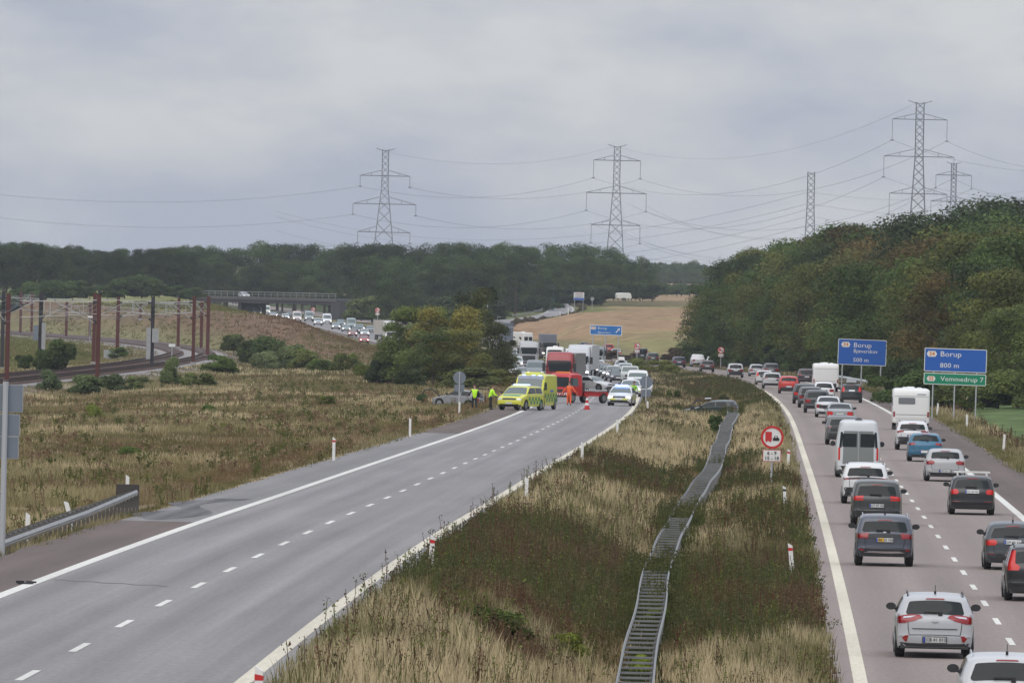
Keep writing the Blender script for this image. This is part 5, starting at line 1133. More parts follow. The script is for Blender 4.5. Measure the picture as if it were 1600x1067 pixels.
# ------------------------------------------------------------ railway
def tstrip(o0, o1, dz, y0=600, y1=2500, step=6): return strip(TX, zT, o0, o1, y0, y1, dz, step)
M_BALL = mat('ballast', (.25, .235, .225), .95, noise=.35, nscale=2.5); M_RAILS = mat('rail_rust', (.075, .042, .034), .6, noise=.2); 
V_ = [tstrip(-4.6, 4.6, -.28, 500)]; strips('railway_bed', V_, M_BALL, 'grey ballast bed of the double railway track')
for cx_, lab in ((-2.25, 'rusty railway track, the one farther from the motorway'), (2.25, 'rusty railway track, the one nearer the motorway')):
    tk = empty('railway_track', (float(TX(900)), 900, float(zT(900))), 0, lab, 'railway track')
    iv = np.array(-tk.location)
    for sd in (-1, 1):
        lst = [tstrip(cx_ + sd*.72 - .04, cx_ + sd*.72 + .04, .20, 500), tstrip(cx_ + sd*.72 - .04, cx_ + sd*.72 - .04, 0, 500)]
        va, fa, _ = lst[0]; n = len(va) // 2
        lo = va.copy(); lo[:, 2] -= .30; v = np.concatenate([va, lo]); idx = np.arange(n - 1)
        side = np.concatenate([np.stack([idx, idx + 1, idx + 1 + 2*n, idx + 2*n], 1), np.stack([idx + n, idx + 1 + n, idx + 1 + 3*n, idx + 3*n], 1)])
        link('rail', mesh_np('rail', v + iv, np.concatenate([fa, side]), M_RAILS), tk)
    mb = MB()
    for y in np.arange(800, 2100, 1.3):
        x = float(TX(y)) + cx_; a = -heading(TX, y); mb.box((x + iv[0], y + iv[1], float(zT(y)) + iv[2] - .12), (2.4, .26, .22), a)
    o = mb.build('sleepers', mat('sleeper', (.14, .10, .085), .85), tk); o['kind'] = 'stuff'
M_MAST = mat('mast_rust', (.085, .022, .018), .7, noise=.15, nscale=1); M_MASTD = mat('mast_dark', (.03, .028, .035), .7); M_CANT = mat('cantilever_tube', (.42, .42, .42), .5, .2)
masts = [(10.5, 596, 459, 930, 0, 8, 'tall red-brown mast at the far left edge'), (152, 593, 460, 965, 0, -8, 'red-brown mast left of centre, nearest of its pair'), (146, 566, 458, 1190, 0, 8, 'thin red-brown mast just behind the nearest mast of the pair'), (62, 574, 456, 1090, 1, 7, 'dark mast with grey equipment box left of the small dark tree'), (237, 574, 463, 1150, 1, -8, 'dark mast carrying two grey boxes'),
    (301.5, 570, 463, 1220, 0, -8, 'red-brown mast at the outside of the rail curve, left of a closer pair'), (324, 557, 463, 1370, 0, -8, 'red-brown mast farthest right'), (314, 551, 468, 1540, 0, -8, 'thin red-brown mast between the two rightmost'), (278, 547, 466, 1580, 0, 8, 'slim red-brown mast behind the curve'), (183, 558, 464, 1370, 0, 8, 'red-brown mast standing inside the curve beside silver boxes'),
    (218.5, 540, 475, 1900, 0, 8, 'short distant mast left of the dark mast with boxes'), (103, 538, 471, 1860, 0, 8, 'distant mast above the small dark tree'), (140, 536, 472, 1900, 0, -8, 'distant mast just left of the central pair'), (49, 526, 458, 2050, 0, 8, 'distant mast left of the equipment mast'), (31.5, 529, 455, 1980, 0, -8, 'distant mast right of the far left mast'), (3, 575, 455, 1150, 1, 6, 'dark mast cut by the left edge of the picture')]
for px, pb, pt, d, dark, arm, lab in masts:
    p = P(px, pb, d); zg = gz(p.x, p.y); top = P(px, pt, d).z; o = empty('catenary_mast', (p.x, p.y, zg), 0, lab, 'mast', 'catenary masts along the railway'); hgt = top - zg; w = .36 if d < 1300 else .42
    mb = MB(); t = .05; mb.box((0, 0, hgt / 2 - .3), (w * .25, w, hgt + .6)); mb.box((-w / 2, 0, hgt / 2 - .3), (t, w, hgt + .6)); mb.box((w / 2, 0, hgt / 2 - .3), (t, w, hgt + .6)); mb.box((0, w/2, hgt/2 - .3), (w, t, hgt + .58)); mb.box((0, -w/2, hgt/2 - .3), (w, t, hgt + .58)); mb.build('mast_post', M_MASTD if dark else M_MAST, o)
    MB().box((0, 0, .15), (w + .3, w + .3, .5)).build('foundation', mat('concrete', (.3, .29, .28), .9, noise=.1), o)
    side = 1 if TX(p.y) > p.x else -1; L_ = abs(float(TX(p.y)) - p.x) + 1.0; L_ = min(max(L_, 3), 7.5)
    h1, h2 = hgt - 1.1, hgt - 2.9
    ct = MB(); ct.tube([(0, 0, h1 + .35), (side * L_, 0, h1 + .35)], .042, 5); ct.tube([(0, 0, h2), (side * L_ * .55, 0, h1 + .3)], .036, 5); ct.tube([(side * L_ * .25, 0, h2 + .9), (side * L_ * 1.0, 0, h2 + .55)], .034, 5); ct.tube([(side * L_ * .62, 0, h2 + .72), (side * L_ * .62, 0, h1 + .3)], .04, 5); ct.build('cantilever', M_CANT, o)
    ins = MB(); ins.tube([(side * .15, 0, h1 + .35), (side * .6, 0, h1 + .35)], .12, 8); ins.build('insulator', M_DARK, o); ins = MB(); ins.tube([(side * .12, 0, h2 + .1), (side * .45, 0, h2 + .4)], .12, 8); ins.build('insulator', M_DARK, o)
    if dark:
        for k in range(3): ins = MB(); ins.tube([(0, -.3, hgt - 1.2 - k * .5), (0, -.3, hgt - .95 - k * .5)], .25, 8); ins.build('disc_insulator', M_DARK, o)
        if px > 200:
            MB().box((.35, -.3, 3.8), (.75, .4, 1.6)).build('equipment_box', M_GALV, o); MB().box((-.42, -.3, 2.9), (.5, .4, 3.6)).build('equipment_box', M_GALV, o)
        elif px > 20: MB().box((.35, -.3, 3.2), (.4, .4, 4.0)).build('equipment_box', M_GALV, o); MB().box((-.5, -.3, 4.1), (.5, .4, 1.6)).build('equipment_box', M_SIGNBACK, o)
# overhead lines of the railway
for off, hh, lab in ((-2.25, 5.5, 'contact wire over the farther railway track'), (2.25, 5.5, 'contact wire over the nearer railway track'), (-2.25, 7.0, 'carrier wire over the farther railway track'), (2.25, 7.0, 'carrier wire over the nearer railway track')):
    pts = []
    for y in np.arange(820, 2300, 12):
        k = ((y - 820) % 60) / 60; pts.append(Vector((float(TX(y)) + off, y, float(zT(y)) + hh - (1.0 * 4 * k * (1 - k) * .8 if hh > 6 else 0))))
    mb = MB(); mb.tube(pts, .018, 4); tag(mb.build('overhead_wire', M_SIGNBACK), lab, 'wire')
# small lineside items
s = empty('signal_board', at(268, 1250), 0, 'small white board tilted on the brown bank right of the dark mast', 'sign'); mb = MB(); mb.box((0, 0, 2.2), (.8, .1, .35), 0); mb.build('board', M_WHITE, s); mb = MB(); mb.tube([(0, .08, 0), (0, .08, 2.2)], .05); mb.build('post', M_POLE, s)
s = empty('signal_board', at(140, 1750), 0, 'small pale board beside the distant masts', 'sign'); mb = MB(); mb.box((0, 0, 4.4), (.9, .1, .4)); mb.build('board', M_WHITE, s); mb = MB(); mb.tube([(0, .08, 0), (0, .08, 4.4)], .05); mb.build('post', M_POLE, s)
s = empty('track_cabinet', at(170, 1330), 0, 'silver lineside cabinets beside the inner mast', 'cabinet'); MB().box((0, 0, .6), (1.4, .7, 1.3)).build('cabinet', M_GALV, s); MB().box((1.1, -.1, .4), (.5, .5, .8)).build('small_cabinet', M_WHITE, s)
# ------------------------------------------------------------ overpass with a car on it
a = P(325, 462, 2480); b = P(522, 466, 2400); ax = b - a; Lb = math.hypot(ax.x, ax.y); ang = math.atan2(ax.y, ax.x)
br = empty('road_bridge', ((a.x + b.x) / 2, (a.y + b.y) / 2, 0), ang, 'dark concrete overpass with pale railings at the edge of the wood', 'bridge')
M_CONC = mat('dark_concrete', (.06, .06, .065), .9, noise=.15, nscale=.5); M_EDGE = mat('edge_beam', (.10, .098, .095), .8, noise=.1, nscale=.6); zd = (a.z + b.z) / 2 - .25
MB().box((-6, 4.2, zd - .75), (Lb + 16, 8.4, 1.1)).build('deck', M_CONC, br); MB().box((-6, -.1, zd - .15), (Lb + 16, .35, .75)).build('edge_beam', M_EDGE, br); MB().box((-6, 8.5, zd - .15), (Lb + 16, .35, .75)).build('edge_beam', M_EDGE, br)
xp = Lb / 2 - Lb * .22 - Lb * .55
MB().box((-Lb/2 + Lb * .23, 4.2, zd / 2 - 1.5), (2.0, 6.5, zd + 1.0)).build('pier', M_CONC, br); MB().box((Lb/2 + 1, 4.2, zd / 2 - 1.5), (6, 8.6, zd + 2.0)).build('abutment', M_CONC, br)
rl = MB(); rl.tube([(-Lb/2 - 14, -.1, zd + 1.35), (Lb/2 + 2, -.1, zd + 1.35)], .07, 5); rl.tube([(-Lb/2 - 14, -.1, zd + .8), (Lb/2 + 2, -.1, zd + .8)], .05, 5); rl.build('railing', M_GALV, br)
for i in range(24): x = -Lb/2 - 12 + (Lb + 13) * i / 23; MB().box((x, -.1, zd + .75), (.10, .10, 1.2)).build('railing_post', M_GALV, br)
p = P(381, 452, 2470); c = dict(HATCH, L=4.3, H=1.5); vehicle('hatch_bridge', dict(c), Vector((p.x, p.y + 3.2, zd - .18)), math.pi / 2 - ang, (.60, .62, .64), 'car', 'silver car crossing the overpass', 'car')
# caravan-like trailer by the wood on the hill
p = at(974, 2560); s = vehicle('q_trailer', dict(style='box', L=3.9, W=2.0, H=1.9, z0=.5, wx=(0,), wr=.32, r=.1, taper=0), Vector((p.x, p.y, gz(p.x, p.y) + .4)), math.radians(80), (.72, .72, .68), 'caravan', 'cream caravan parked behind the hedge on top of the field', 'caravan')
# ------------------------------------------------------------ pylons
M_STEEL = mat('pylon_steel', (.16, .17, .19), .6, .3)
def pylon(px, d, py_top, arms, label, py_base=440, w0=2.6, w1=9.5, ang=0, drop=7.2, bare=False, lean=0):
    """arms: list of (py, half width m)"""
    base = P(px, py_base, d); zg = gz(base.x, base.y); top = P(px, py_top, d).z; H_ = top - zg
    o = empty('pylon', (base.x, base.y, zg), ang, label, 'pylon', None if bare else 'high-voltage pylons'); r = .17 * d / 4000
    def wd(z): return w1 + (w0 - w1) * min(1, z / (H_ * .72)) if z < H_ * .72 else w0 + 0 * z
    mb = MB(); n = 22; zs = [0]
    while zs[-1] < H_ - 1: zs.append(min(H_, zs[-1] + max(wd(zs[-1]) * .9, 2.4)))
    for sx, sy in ((-1, -1), (1, -1), (1, 1), (-1, 1)): mb.tube([(sx * wd(z) / 2, sy * wd(z) / 2, z) for z in zs], r * 1.25, 4)
    for z0_, z1_ in zip(zs[:-1], zs[1:]):
        a_, b_ = wd(z0_) / 2, wd(z1_) / 2
        for (sx, sy), (tx, ty) in (((-1, -1), (1, -1)), ((1, -1), (-1, -1)), ((-1, 1), (1, 1)), ((1, 1), (-1, 1)), ((-1, -1), (-1, 1)), ((1, 1), (1, -1))): mb.tube([(sx*a_, sy*a_, z0_), (tx*b_, ty*b_, z1_)], r * .7, 3, False)
    mb.build('tower', M_STEEL, o)
    pts = []
    if not bare:
        mb = MB(); mb.tube([(-w0*1.5, 0, H_ + .5), (-w0/2, 0, H_ - .4), (w0/2, 0, H_ - .4), (w0*1.5, 0, H_ + .5)], r, 4); mb.build('peak_arm', M_STEEL, o)
        for pya, hwid in arms:
            za = P(px, pya, d).z - zg; mb = MB(); w_ = wd(za) / 2; mb.tube([(-hwid, 0, za), (hwid, 0, za)], r * 1.3, 4)
            for sd in (-1, 1): mb.tube([(sd * w_, 0, za + hwid * .22), (sd * hwid, 0, za)], r * .9, 4); mb.tube([(sd * hwid * .55, 0, za), (sd * hwid * .55, 0, za + hwid * .1)], r * .7, 3)
            mb.build('cross_arm', M_STEEL, o)
            for sd in (-1, 1):
                mb = MB(); mb.tube([(sd * hwid, 0, za), (sd * hwid, 0, za - drop)], r * .8, 4); mb.tube([(sd * hwid - .6, 0, za - drop), (sd * hwid + .6, 0, za - drop)], r * 1.6, 4); mb.build('insulator_string', M_STEEL, o)
                q = Vector((sd * hwid * math.cos(ang), sd * hwid * math.sin(ang), za - drop)) + o.location; pts.append(q)
    return o, pts
p1, w1_ = pylon(598, 3860, 234, [(275, 9.5), (319, 12), (363, 10)], 'lattice pylon left of centre with three sloping arms, rising from the wood', 440, 2.4, 10, .02, 4.2)
p2, w2_ = pylon(960, 4060, 228, [(251, 9.4), (302, 12), (352, 9.8)], 'lattice pylon near the middle with three straight arms', 440, 2.5, 8.5)
p3, w3_ = pylon(1432, 3440, 160, [(187, 9.3), (245, 11.9), (303, 9.8)], 'tallest lattice pylon, behind the right-hand wood', 420, 2.7, 8)
p4, w4_ = pylon(1487, 5450, 255, [(274, 9.6), (315, 12)], 'smaller lattice pylon just right of the tallest one', 420, 2.7, 7)
p5, _ = pylon(1264, 3800, 269, [], 'bare narrow lattice pylon without arms', 430, 2.6, 5.2, bare=True)
M_WIRE = mat('power_line', (.15, .16, .19), .6)
def wire(a, b, sag, label, r=.05):
    pts = []
    for i in range(25):
        t = i / 24; q = a.lerp(b, t); q.z -= sag * 4 * t * (1 - t); pts.append(q)
    r = r * ((a.y + b.y) / 2) / 4000 + .01; mb = MB(); mb.tube(pts, r, 4); tag(mb.build('power_line', M_WIRE), label, 'power line', 'power lines between the pylons')
lv = ('upper', 'upper', 'middle', 'middle', 'lower', 'lower'); sdn = ('left', 'right') * 3
for i in range(6):
    wire(w1_[i], w2_[i], 6, f'{lv[i]} {sdn[i]} wire between the left and the middle pylon'); wire(w2_[i], w3_[i], 12, f'{lv[i]} {sdn[i]} wire between the middle and the tallest pylon')
    q = P(1720, [268, 262, 325, 318, 380, 372][i], 3300); wire(w3_[i], q, 4, f'{lv[i]} {sdn[i]} wire running right from the tallest pylon')
for i in range(4): wire(w4_[i], P(1760, [300, 296, 345, 340][i], 5400), 5, f'{lv[i]} {sdn[i]} wire running right from the smaller pylon'); wire(w4_[i], P(1010 - i * 30, [322, 318, 352, 348][i], 6200), 24, f'{lv[i]} {sdn[i]} wire running left from the smaller pylon')
for i, (y0, y1) in enumerate(((298, 350), (333, 385), (372, 392))): wire(P(-60, y0, 3500), w1_[(0, 2, 4)[i]], 5, f'{("upper", "middle", "lower")[i]} wire crossing the sky from the left edge to the left pylon')
wire(P(600, 236, 3860), P(961, 229, 4060), 6, 'thin earth wire between the tops of the left and middle pylons', .03); wire(P(961, 229, 4060), P(1432, 161, 3440), 11, 'thin earth wire between the tops of the middle and tallest pylons', .03)

for i, (y0, y1, y2) in enumerate(((322, 300, 268), (330, 318, 300), (352, 338, 322), (372, 352, 345))):
    nm_ = ('first', 'second', 'third', 'lowest')[i]; d5 = 3800; wire(P(430, y0 + 8, 4900), P(1264, y1, d5), 16, nm_ + ' of the wires from the wood up to the bare pylon', .045); wire(P(1264, y1, d5), P(1720, y2, 4300), 7, nm_ + ' of the wires leaving the bare pylon to the right', .045)
# ------------------------------------------------------------ trees and bushes
def leaf_quads(c, nrm, size, rng):
    n = len(c); a = rng.normal(size=(n, 3)); a -= (a * nrm).sum(1)[:, None] * nrm; a /= np.linalg.norm(a, axis=1)[:, None] + 1e-9; b = np.cross(nrm, a)
    s = size * rng.uniform(.55, 1.25, (n, 1)); k = rng.uniform(.5, 1.1, (n, 1)); j = rng.uniform(-.3, .3, (n, 1))
    v = np.stack([c - a*s*.6, c + b*s*.5*k + a*s*j, c + a*s*.7, c - b*s*.5*k - a*s*j], 1).reshape(-1, 3)
    return v, np.arange(4 * n).reshape(n, 4)
CROWNM = mat('foliage', (.07, .09, .03), .75, attr=True, objcol=True, spec=.15, transl=.25)
def crown(name, seed, shape='broad', n=4200, leaf=.030, lobes=26, low=.06, rx=.36, ragged=.10, fill=.35):
    rng = np.random.default_rng(seed); C_ = []; Nn = []; K = []
    per = n // lobes
    for i in range(lobes):
        t = (i + .5) / lobes
        if shape == 'broad':
            z = low + (1 - low) * (.10 + .80 * rng.uniform() ** .85); prof = math.sin(math.pi * min(1, (z - low * .3) * .93) ** .72) ** .6 if z < 1.05 else .3; lr = rng.uniform(.10, .17)
        elif shape == 'cone': z = low + (1 - low) * (.06 + .86 * t); prof = (1 - z) ** .75 + .10; lr = .06 + .10 * (1 - z)
        elif shape == 'poplar': z = low + (1 - low) * (.08 + .84 * t); prof = math.sin(math.pi * min(.97, z * .9 + .06)) ** .6; lr = rng.uniform(.09, .13)
        else: z = .15 + .62 * rng.uniform(); prof = math.sqrt(max(.05, 1 - (z / .95) ** 2)); lr = rng.uniform(.16, .26)
        ang = rng.uniform(0, 2 * math.pi); rr = rx * prof * (rng.uniform(.55, 1.0)) * (1 if rng.uniform() > .15 else .3)
        lc = np.array((math.cos(ang) * rr, math.sin(ang) * rr, min(z, 1 - lr * .75))); m = int(per * (lr / .13) ** 1.6) + 10
        u = rng.normal(size=(m, 3)); u /= np.linalg.norm(u, axis=1)[:, None]; u[:, 2] = np.where(u[:, 2] < -.35, -u[:, 2], u[:, 2])
        rad = lr * (1 + ragged * rng.normal(size=(m, 1))) * np.where(rng.uniform(size=(m, 1)) < fill, rng.uniform(.4, .95, (m, 1)), 1)
        p = lc + u * rad * np.array((1, 1, .8)); nn = u + .55 * rng.normal(size=(m, 3)) + np.array((0, 0, .25)); nn /= np.linalg.norm(nn, axis=1)[:, None]
        C_.append(p); Nn.append(nn); K.append(np.full(m, 1.22 + .34 * rng.normal()) * (1 + .16 * rng.normal(size=m)))
    C_ = np.concatenate(C_); Nn = np.concatenate(Nn); K = np.clip(np.concatenate(K), .45, 1.8)
    v, f = leaf_quads(C_, Nn, leaf, rng); v[:, 2] = np.maximum(v[:, 2], .005); k4 = np.repeat(K, 4)[:, None]
    warm = np.repeat(rng.uniform(-.12, .12, len(K)), 4)[:, None]; col = k4 * np.array((1, 1, 1)) * (1 + warm * np.array((1, .1, -.6)))
    return mesh_np(name, v, f, CROWNM, False, cols=col)
def trunk(seed, h=.6, r=.02, split=5):
    rg = random.Random(seed); mb = MB(); mb.tube([(0, 0, -.03), (.005, .0, h * .4), (rg.uniform(-.02, .02), rg.uniform(-.02, .02), h)], [r * 1.3, r, r * .5], 7)
    for i in range(split):
        a = rg.uniform(0, 6.28); z = h * rg.uniform(.35, .85); L_ = rg.uniform(.15, .3); mb.tube([(0, 0, z), (math.cos(a) * L_ * .5, math.sin(a) * L_ * .5, z + L_ * .55), (math.cos(a) * L_, math.sin(a) * L_, z + L_ * .8)], [r * .6, r * .35, r * .12], 5)
    return mb.mesh('trunk', M_BARK)
BROAD = [crown('crown', 100 + i, 'broad', 10500, .0185, 32 + i, rx=.34 + .02 * (i % 3)) for i in range(6)]
CONE = [crown('crown', 200 + i, 'cone', 5000, .022, 26, rx=.22) for i in range(2)]
POP = [crown('crown', 300 + i, 'poplar', 5000, .02, 22, rx=.17 + .02 * i) for i in range(3)]
BUSH = [crown('crown', 400 + i, 'bush', 3600, .06, 11, rx=.55, ragged=.16) for i in range(4)]
FINE = [crown('crown', 500 + i, 'broad', 13000, .024, 28, low=.02, rx=.40, ragged=.13) for i in range(3)]
TR = [trunk(i) for i in range(3)]
def tree(kind, x, y, h, tint, label, group=None, name='tree', cat='tree', wide=1.0, z=None, sink=0, zoff=0):
    i = random.randrange(1000); o = empty(name, (x, y, (gz(x, y) if z is None else z) - sink), random.uniform(0, 6.28), label, cat, group)
    o.scale = (h * wide, h * wide, h); v = random.uniform(.86, 1.16); link('crown', kind[i % len(kind)], o, tuple(q * v for q in tint)); link('trunk' if cat == 'tree' else 'stem', TR[i % 3], o); return o
T_G, T_O, T_R, T_D, T_L = (.058, .086, .023), (.092, .100, .026), (.098, .074, .027), (.036, .052, .020), (.085, .105, .030)
T_B = (.055, .082, .024)
r_ = random.Random(3); random.seed(21)
# right-hand wood: three staggered rows along its edge plus taller trees behind
lab = {0: 'green broadleaf tree in the dense right-hand wood', 1: 'olive-green tree in the dense right-hand wood', 2: 'rust-tinged tree in the dense right-hand wood', 3: 'very dark green tree in the dense right-hand wood'}
tn = (T_G, T_O, T_R, T_D)
def tint_right(px, py):
    # rusty patches seen high at px 1300-1350 and around px 1400-1500; otherwise mixed greens
    if 1385 < px < 1500 and r_.random() < .33: return 2
    if 1285 < px < 1370 and r_.random() < .22: return 2
    return r_.choice((0, 0, 0, 1, 1, 3))
for row, (off, hh) in enumerate(((13.5, 13.5), (19, 16.5), (26, 18), (36, 19))):
    y = 845 + row * 6
    while y < 1580 + row * 30:
        x = float(RX(y)) + off + r_.uniform(-1.5, 1.5) + (3 if y < 930 else 0); px = 800 + x / y * FPX
        if row == 0 and 950 < y < 1006: x += 5.5
        if px < 1760:
            k = tint_right(px, 0); zn = ('at its far left end' if px < 1180 else 'left of the Borup 500 m sign' if px < 1290 else 'above the Borup 500 m sign' if px < 1400 else 'above the Vemmedrup sign' if px < 1540 else 'at the right picture edge'); rw_ = ('roadside', 'second', 'third', 'rear')[row]
            pt_ = float(np.interp(px, [1060, 1085, 1110, 1150, 1190, 1240, 1300, 1350, 1430, 1500, 1600, 1760], [480, 462, 424, 390, 376, 365, 354, 348, 345, 338, 325, 318])); zt_ = P(px, pt_, y).z; h = (zt_ - gz(x, y)) * (.80, .92, 1.0, 1.0)[row] * r_.uniform(.9, 1.02); h = min(h, 21)
            tree(BROAD, x, y, h, tn[k], ('green', 'olive', 'rusty', 'dark')[k] + ' tree of the right wood ' + zn + ', ' + rw_, 'trees of the right-hand wood', wide=r_.uniform(.85, 1.15) * (1 if h > 10 else 1.2), sink=.4)
        y += r_.uniform(15, 21)
for i in range(16):
    y = r_.uniform(1180, 1300); x = (1470 + i * 14 - 800) / FPX * y; hc = P(1470 + i * 14, float(np.interp(1470 + i * 14, [1470, 1530, 1600, 1700], [338, 326, 314, 308])), y).z - gz(x, y); tree(CONE if i % 2 else BROAD, x, y, hc * r_.uniform(.93, 1.02), T_D, 'dark conifer rising behind the right-hand wood', 'conifers behind the right-hand wood', wide=1.25, name='pine_tree')
for y, x in ((800, 39.5), (812, 43), (835, 41), (770, 41)): tree(BROAD, x, y, r_.uniform(7, 9), T_L, 'light green young tree at the right edge beside the green sign', 'young trees beside the green sign', sink=.3, wide=1.2)
# bushes along the wood foot
y = 800
while y < 1560:
    x = float(RX(y)) + 11.0 + r_.uniform(-.6, 1.6) + max(0, (900 - y) / 40); tree(BUSH, x, y, r_.uniform(2.2, 4.2), r_.choice((T_G, T_D, T_B)), 'dark bush at the foot of the right-hand wood, ' + ('left end' if y > 1400 else 'left of the Borup 500 m sign' if y > 1180 else 'by the Borup 500 m sign' if y > 960 else 'by the Vemmedrup sign'), 'bushes at the foot of the right-hand wood', 'bush', 'bush', 1.1, sink=.2); y += r_.uniform(9, 15)
# wood left of the bridge
for row, (d, py0, n) in enumerate(((2330, 395, 24), (2420, 386, 24), (2540, 380, 20))):
    for i in range(n):
        px = -90 + i * (395 / n) + r_.uniform(-5, 5); p = P(px, 480, d + r_.uniform(-15, 25)); 
        if row == 0 and px > 325: continue
        pyt = np.interp(px, [-90, 60, 150, 215, 300, 330], [378, 378, 390, 392, 384, 396]) + r_.uniform(-3, 10); zt_ = P(px, pyt, d).z; zg = gz(p.x, p.y)
        tree(BROAD, p.x, p.y, zt_ - zg, r_.choice((T_B, T_D, T_D)), 'dark tree of the wood left of the overpass, ' + ('front', 'middle', 'rear')[row] + ' rank ' + ('at the left edge' if px < 70 else 'behind the left masts' if px < 180 else 'behind the right masts' if px < 260 else 'nearest the overpass'), 'trees of the wood left of the overpass', wide=.95)
for i in range(12): d = 2200; px = 5 + i * 27; p = P(px, 480, d); tree(BUSH, p.x, p.y, r_.uniform(3, 6), T_B, 'bush at the foot of the wood left of the overpass', 'bushes below the wood left of the overpass', 'bush', 'bush', 1.4)
# wood behind the overpass
def zone(px, d): return (', ' + ('near' if d < 2350 else 'middle' if d < 2480 else 'far') + ' rank ' + ('just right of the overpass' if px < 600 else 'above the middle clump' if px < 700 else 'behind the lamp post' if px < 780 else 'next to the slip road')) if 505 < px < 862 and d < 2600 else (', left part' if px < 390 else ', middle part' if px < 470 else ', right part') if px < 600 else (', above the information board' if px < 915 else ', below the middle pylon' if px < 975 else ', at its right end')
def rows(px0, px1, n, d, tops, kinds, tints, label, group, wide=1.0, jit=8, sink=0, foot=None):
    for i in range(n):
        px = px0 + (px1 - px0) * (i + .5) / n + r_.uniform(-4, 4); dd = d + r_.uniform(-20, 20); pyt = float(np.interp(px, *tops)) + r_.uniform(-2, jit); p = P(px, 480, dd); zt_ = P(px, pyt, dd).z; zg = gz(p.x, p.y)
        nm = 'bush' if kinds is BUSH else 'tree'; tree(kinds, p.x, p.y, max(zt_ - zg, 4), r_.choice(tints), label + zone(px, d), group, nm, nm, wide=wide, sink=sink)
rows(290, 600, 16, 2680, ([290, 330, 350, 400, 440, 500, 600], [380, 376, 392, 374, 384, 378, 378]), BROAD, (T_B, T_D, T_G), 'tree of the wood behind the overpass', 'trees behind the overpass', .9)
rows(300, 540, 11, 2600, ([290, 540], [408, 402]), BROAD, (T_B, T_D), 'tree of the wood behind the overpass', 'trees behind the overpass', .9)
# wood between the overpass and the slip road
tops = ([520, 600, 700, 780, 830, 870], [378, 378, 378, 380, 388, 400])
rows(545, 850, 18, 2520, tops, BROAD, (T_B, T_D, T_G), 'tree of the middle wood', 'trees between the overpass and the slip road', .85)
rows(560, 815, 13, 2400, ([500, 600, 700, 800, 860], [412, 398, 392, 396, 415]), BROAD, (T_B, T_D, T_G), 'tree of the middle wood', 'trees between the overpass and the slip road', .9)
rows(590, 762, 9, 2270, ([590, 700, 780], [430, 412, 405]), BROAD, (T_B, T_D), 'tree of the middle wood', 'trees between the overpass and the slip road', .95)
rows(575, 765, 12, 2300, ([500, 560, 640, 700, 760, 790], [462, 460, 452, 458, 455, 462]), BUSH, (T_B, T_G, T_L), 'bush on the slope below the middle wood', 'bushes below the wood beside the slip road', 1.5)
rows(690, 752, 5, 2150, ([690, 850], [455, 462]), BUSH, (T_D,), 'bush on the slope below the middle wood', 'bushes below the wood beside the slip road', 1.5)
rows(765, 862, 8, 2500, ([765, 800, 862], [400, 404, 428]), BROAD, (T_B, T_D), 'tree of the middle wood', 'trees between the overpass and the slip road', .95)
rows(772, 858, 9, 2490, ([772, 858], [462, 458]), BUSH, (T_D, T_B), 'dark bush behind the slip road guardrail', 'bushes behind the slip road guardrail', 1.5)
# plantation right of the slip road
rows(850, 1022, 17, 2780, ([840, 870, 900, 940, 960, 985, 1005, 1022], [388, 378, 380, 382, 388, 404, 400, 412]), POP, (T_G, T_B, T_G), 'tree of the plantation right of the slip road', 'trees of the plantation right of the slip road', 1.2, 6)
rows(850, 1022, 14, 2690, ([840, 900, 960, 1022], [398, 398, 405, 425]), BROAD, (T_B, T_G), 'tree of the plantation right of the slip road', 'trees of the plantation right of the slip road', .75, 6)
rows(870, 1024, 11, 2630, ([840, 1022], [440, 440]), BUSH, (T_D, T_B), 'bush at the foot of the plantation', 'bushes at the foot of the plantation', 1.4)
rows(1022, 1110, 7, 3080, ([1020, 1050, 1110], [455, 450, 455]), BUSH, (T_B,), 'hedge bush at the far end of the stubble field', 'hedge bushes at the far field', 1.5, 3)
for px, d, pyt in ((1052, 4300, 409), (1081, 4200, 405), (1040, 4350, 416), (1066, 4400, 414), (1096, 4300, 412)): p = P(px, 445, d); zg = gz(p.x, p.y); tree(BROAD, p.x, p.y, P(px, pyt, d).z - zg, T_B, 'hazy tree standing out of the far-off wood', 'hazy trees of the far-off wood')
rng = np.random.default_rng(8); cc = []; 
for i in range(60):
    px = 1000 + i * 2.6 + rng.uniform(-2, 2); p = P(px, 445, 4600 + rng.uniform(-60, 60)); hgt = 8.5 * rng.uniform(.75, 1.05); zg = gz(p.x, p.y); m = 160
    u = rng.normal(size=(m, 3)); u /= np.linalg.norm(u, axis=1)[:, None]; cc.append(np.array((p.x, p.y, zg + hgt * .5)) + u * np.array((7, 7, hgt * .5)))
cc = np.concatenate(cc); nn = rng.normal(size=cc.shape); nn /= np.linalg.norm(nn, axis=1)[:, None]; v, f = leaf_quads(cc, nn, 1.6, rng)
tag(link('far_wood', mesh_np('far_wood', v, f, CROWNM, False, cols=np.ones((len(v), 3))), None, T_B), 'far-off wood fading blue on the horizon', kind='stuff')
# hedges and banks around the slip road
for i, y in enumerate(np.arange(2190, 2660, 13)): x = float(rampx(y)) + 5.2; tree(BUSH, x, y, 1.25 * r_.uniform(.7, 1.3), (.11, .085, .05), 'low brown hedge bush along the inner edge of the slip road', 'hedge along the slip road', 'bush', 'bush', 1.1, sink=.2)
for px, d, h in ((955, 1620, 1.8), (990, 1640, 1.8), (1010, 1650, 1.4), (1045, 1600, 1.5), (1070, 1580, 2.6), (1080, 1600, 2.0), (930, 1660, 1.2), (975, 1600, 1.2), (1088, 1560, 2.4)): p = at(px, d); tree(BUSH, p.x, p.y, h, (.085, .06, .04), 'brown bush between the motorway and the stubble field', 'bushes below the stubble field', 'bush', 'bush', 1.7, sink=.2)
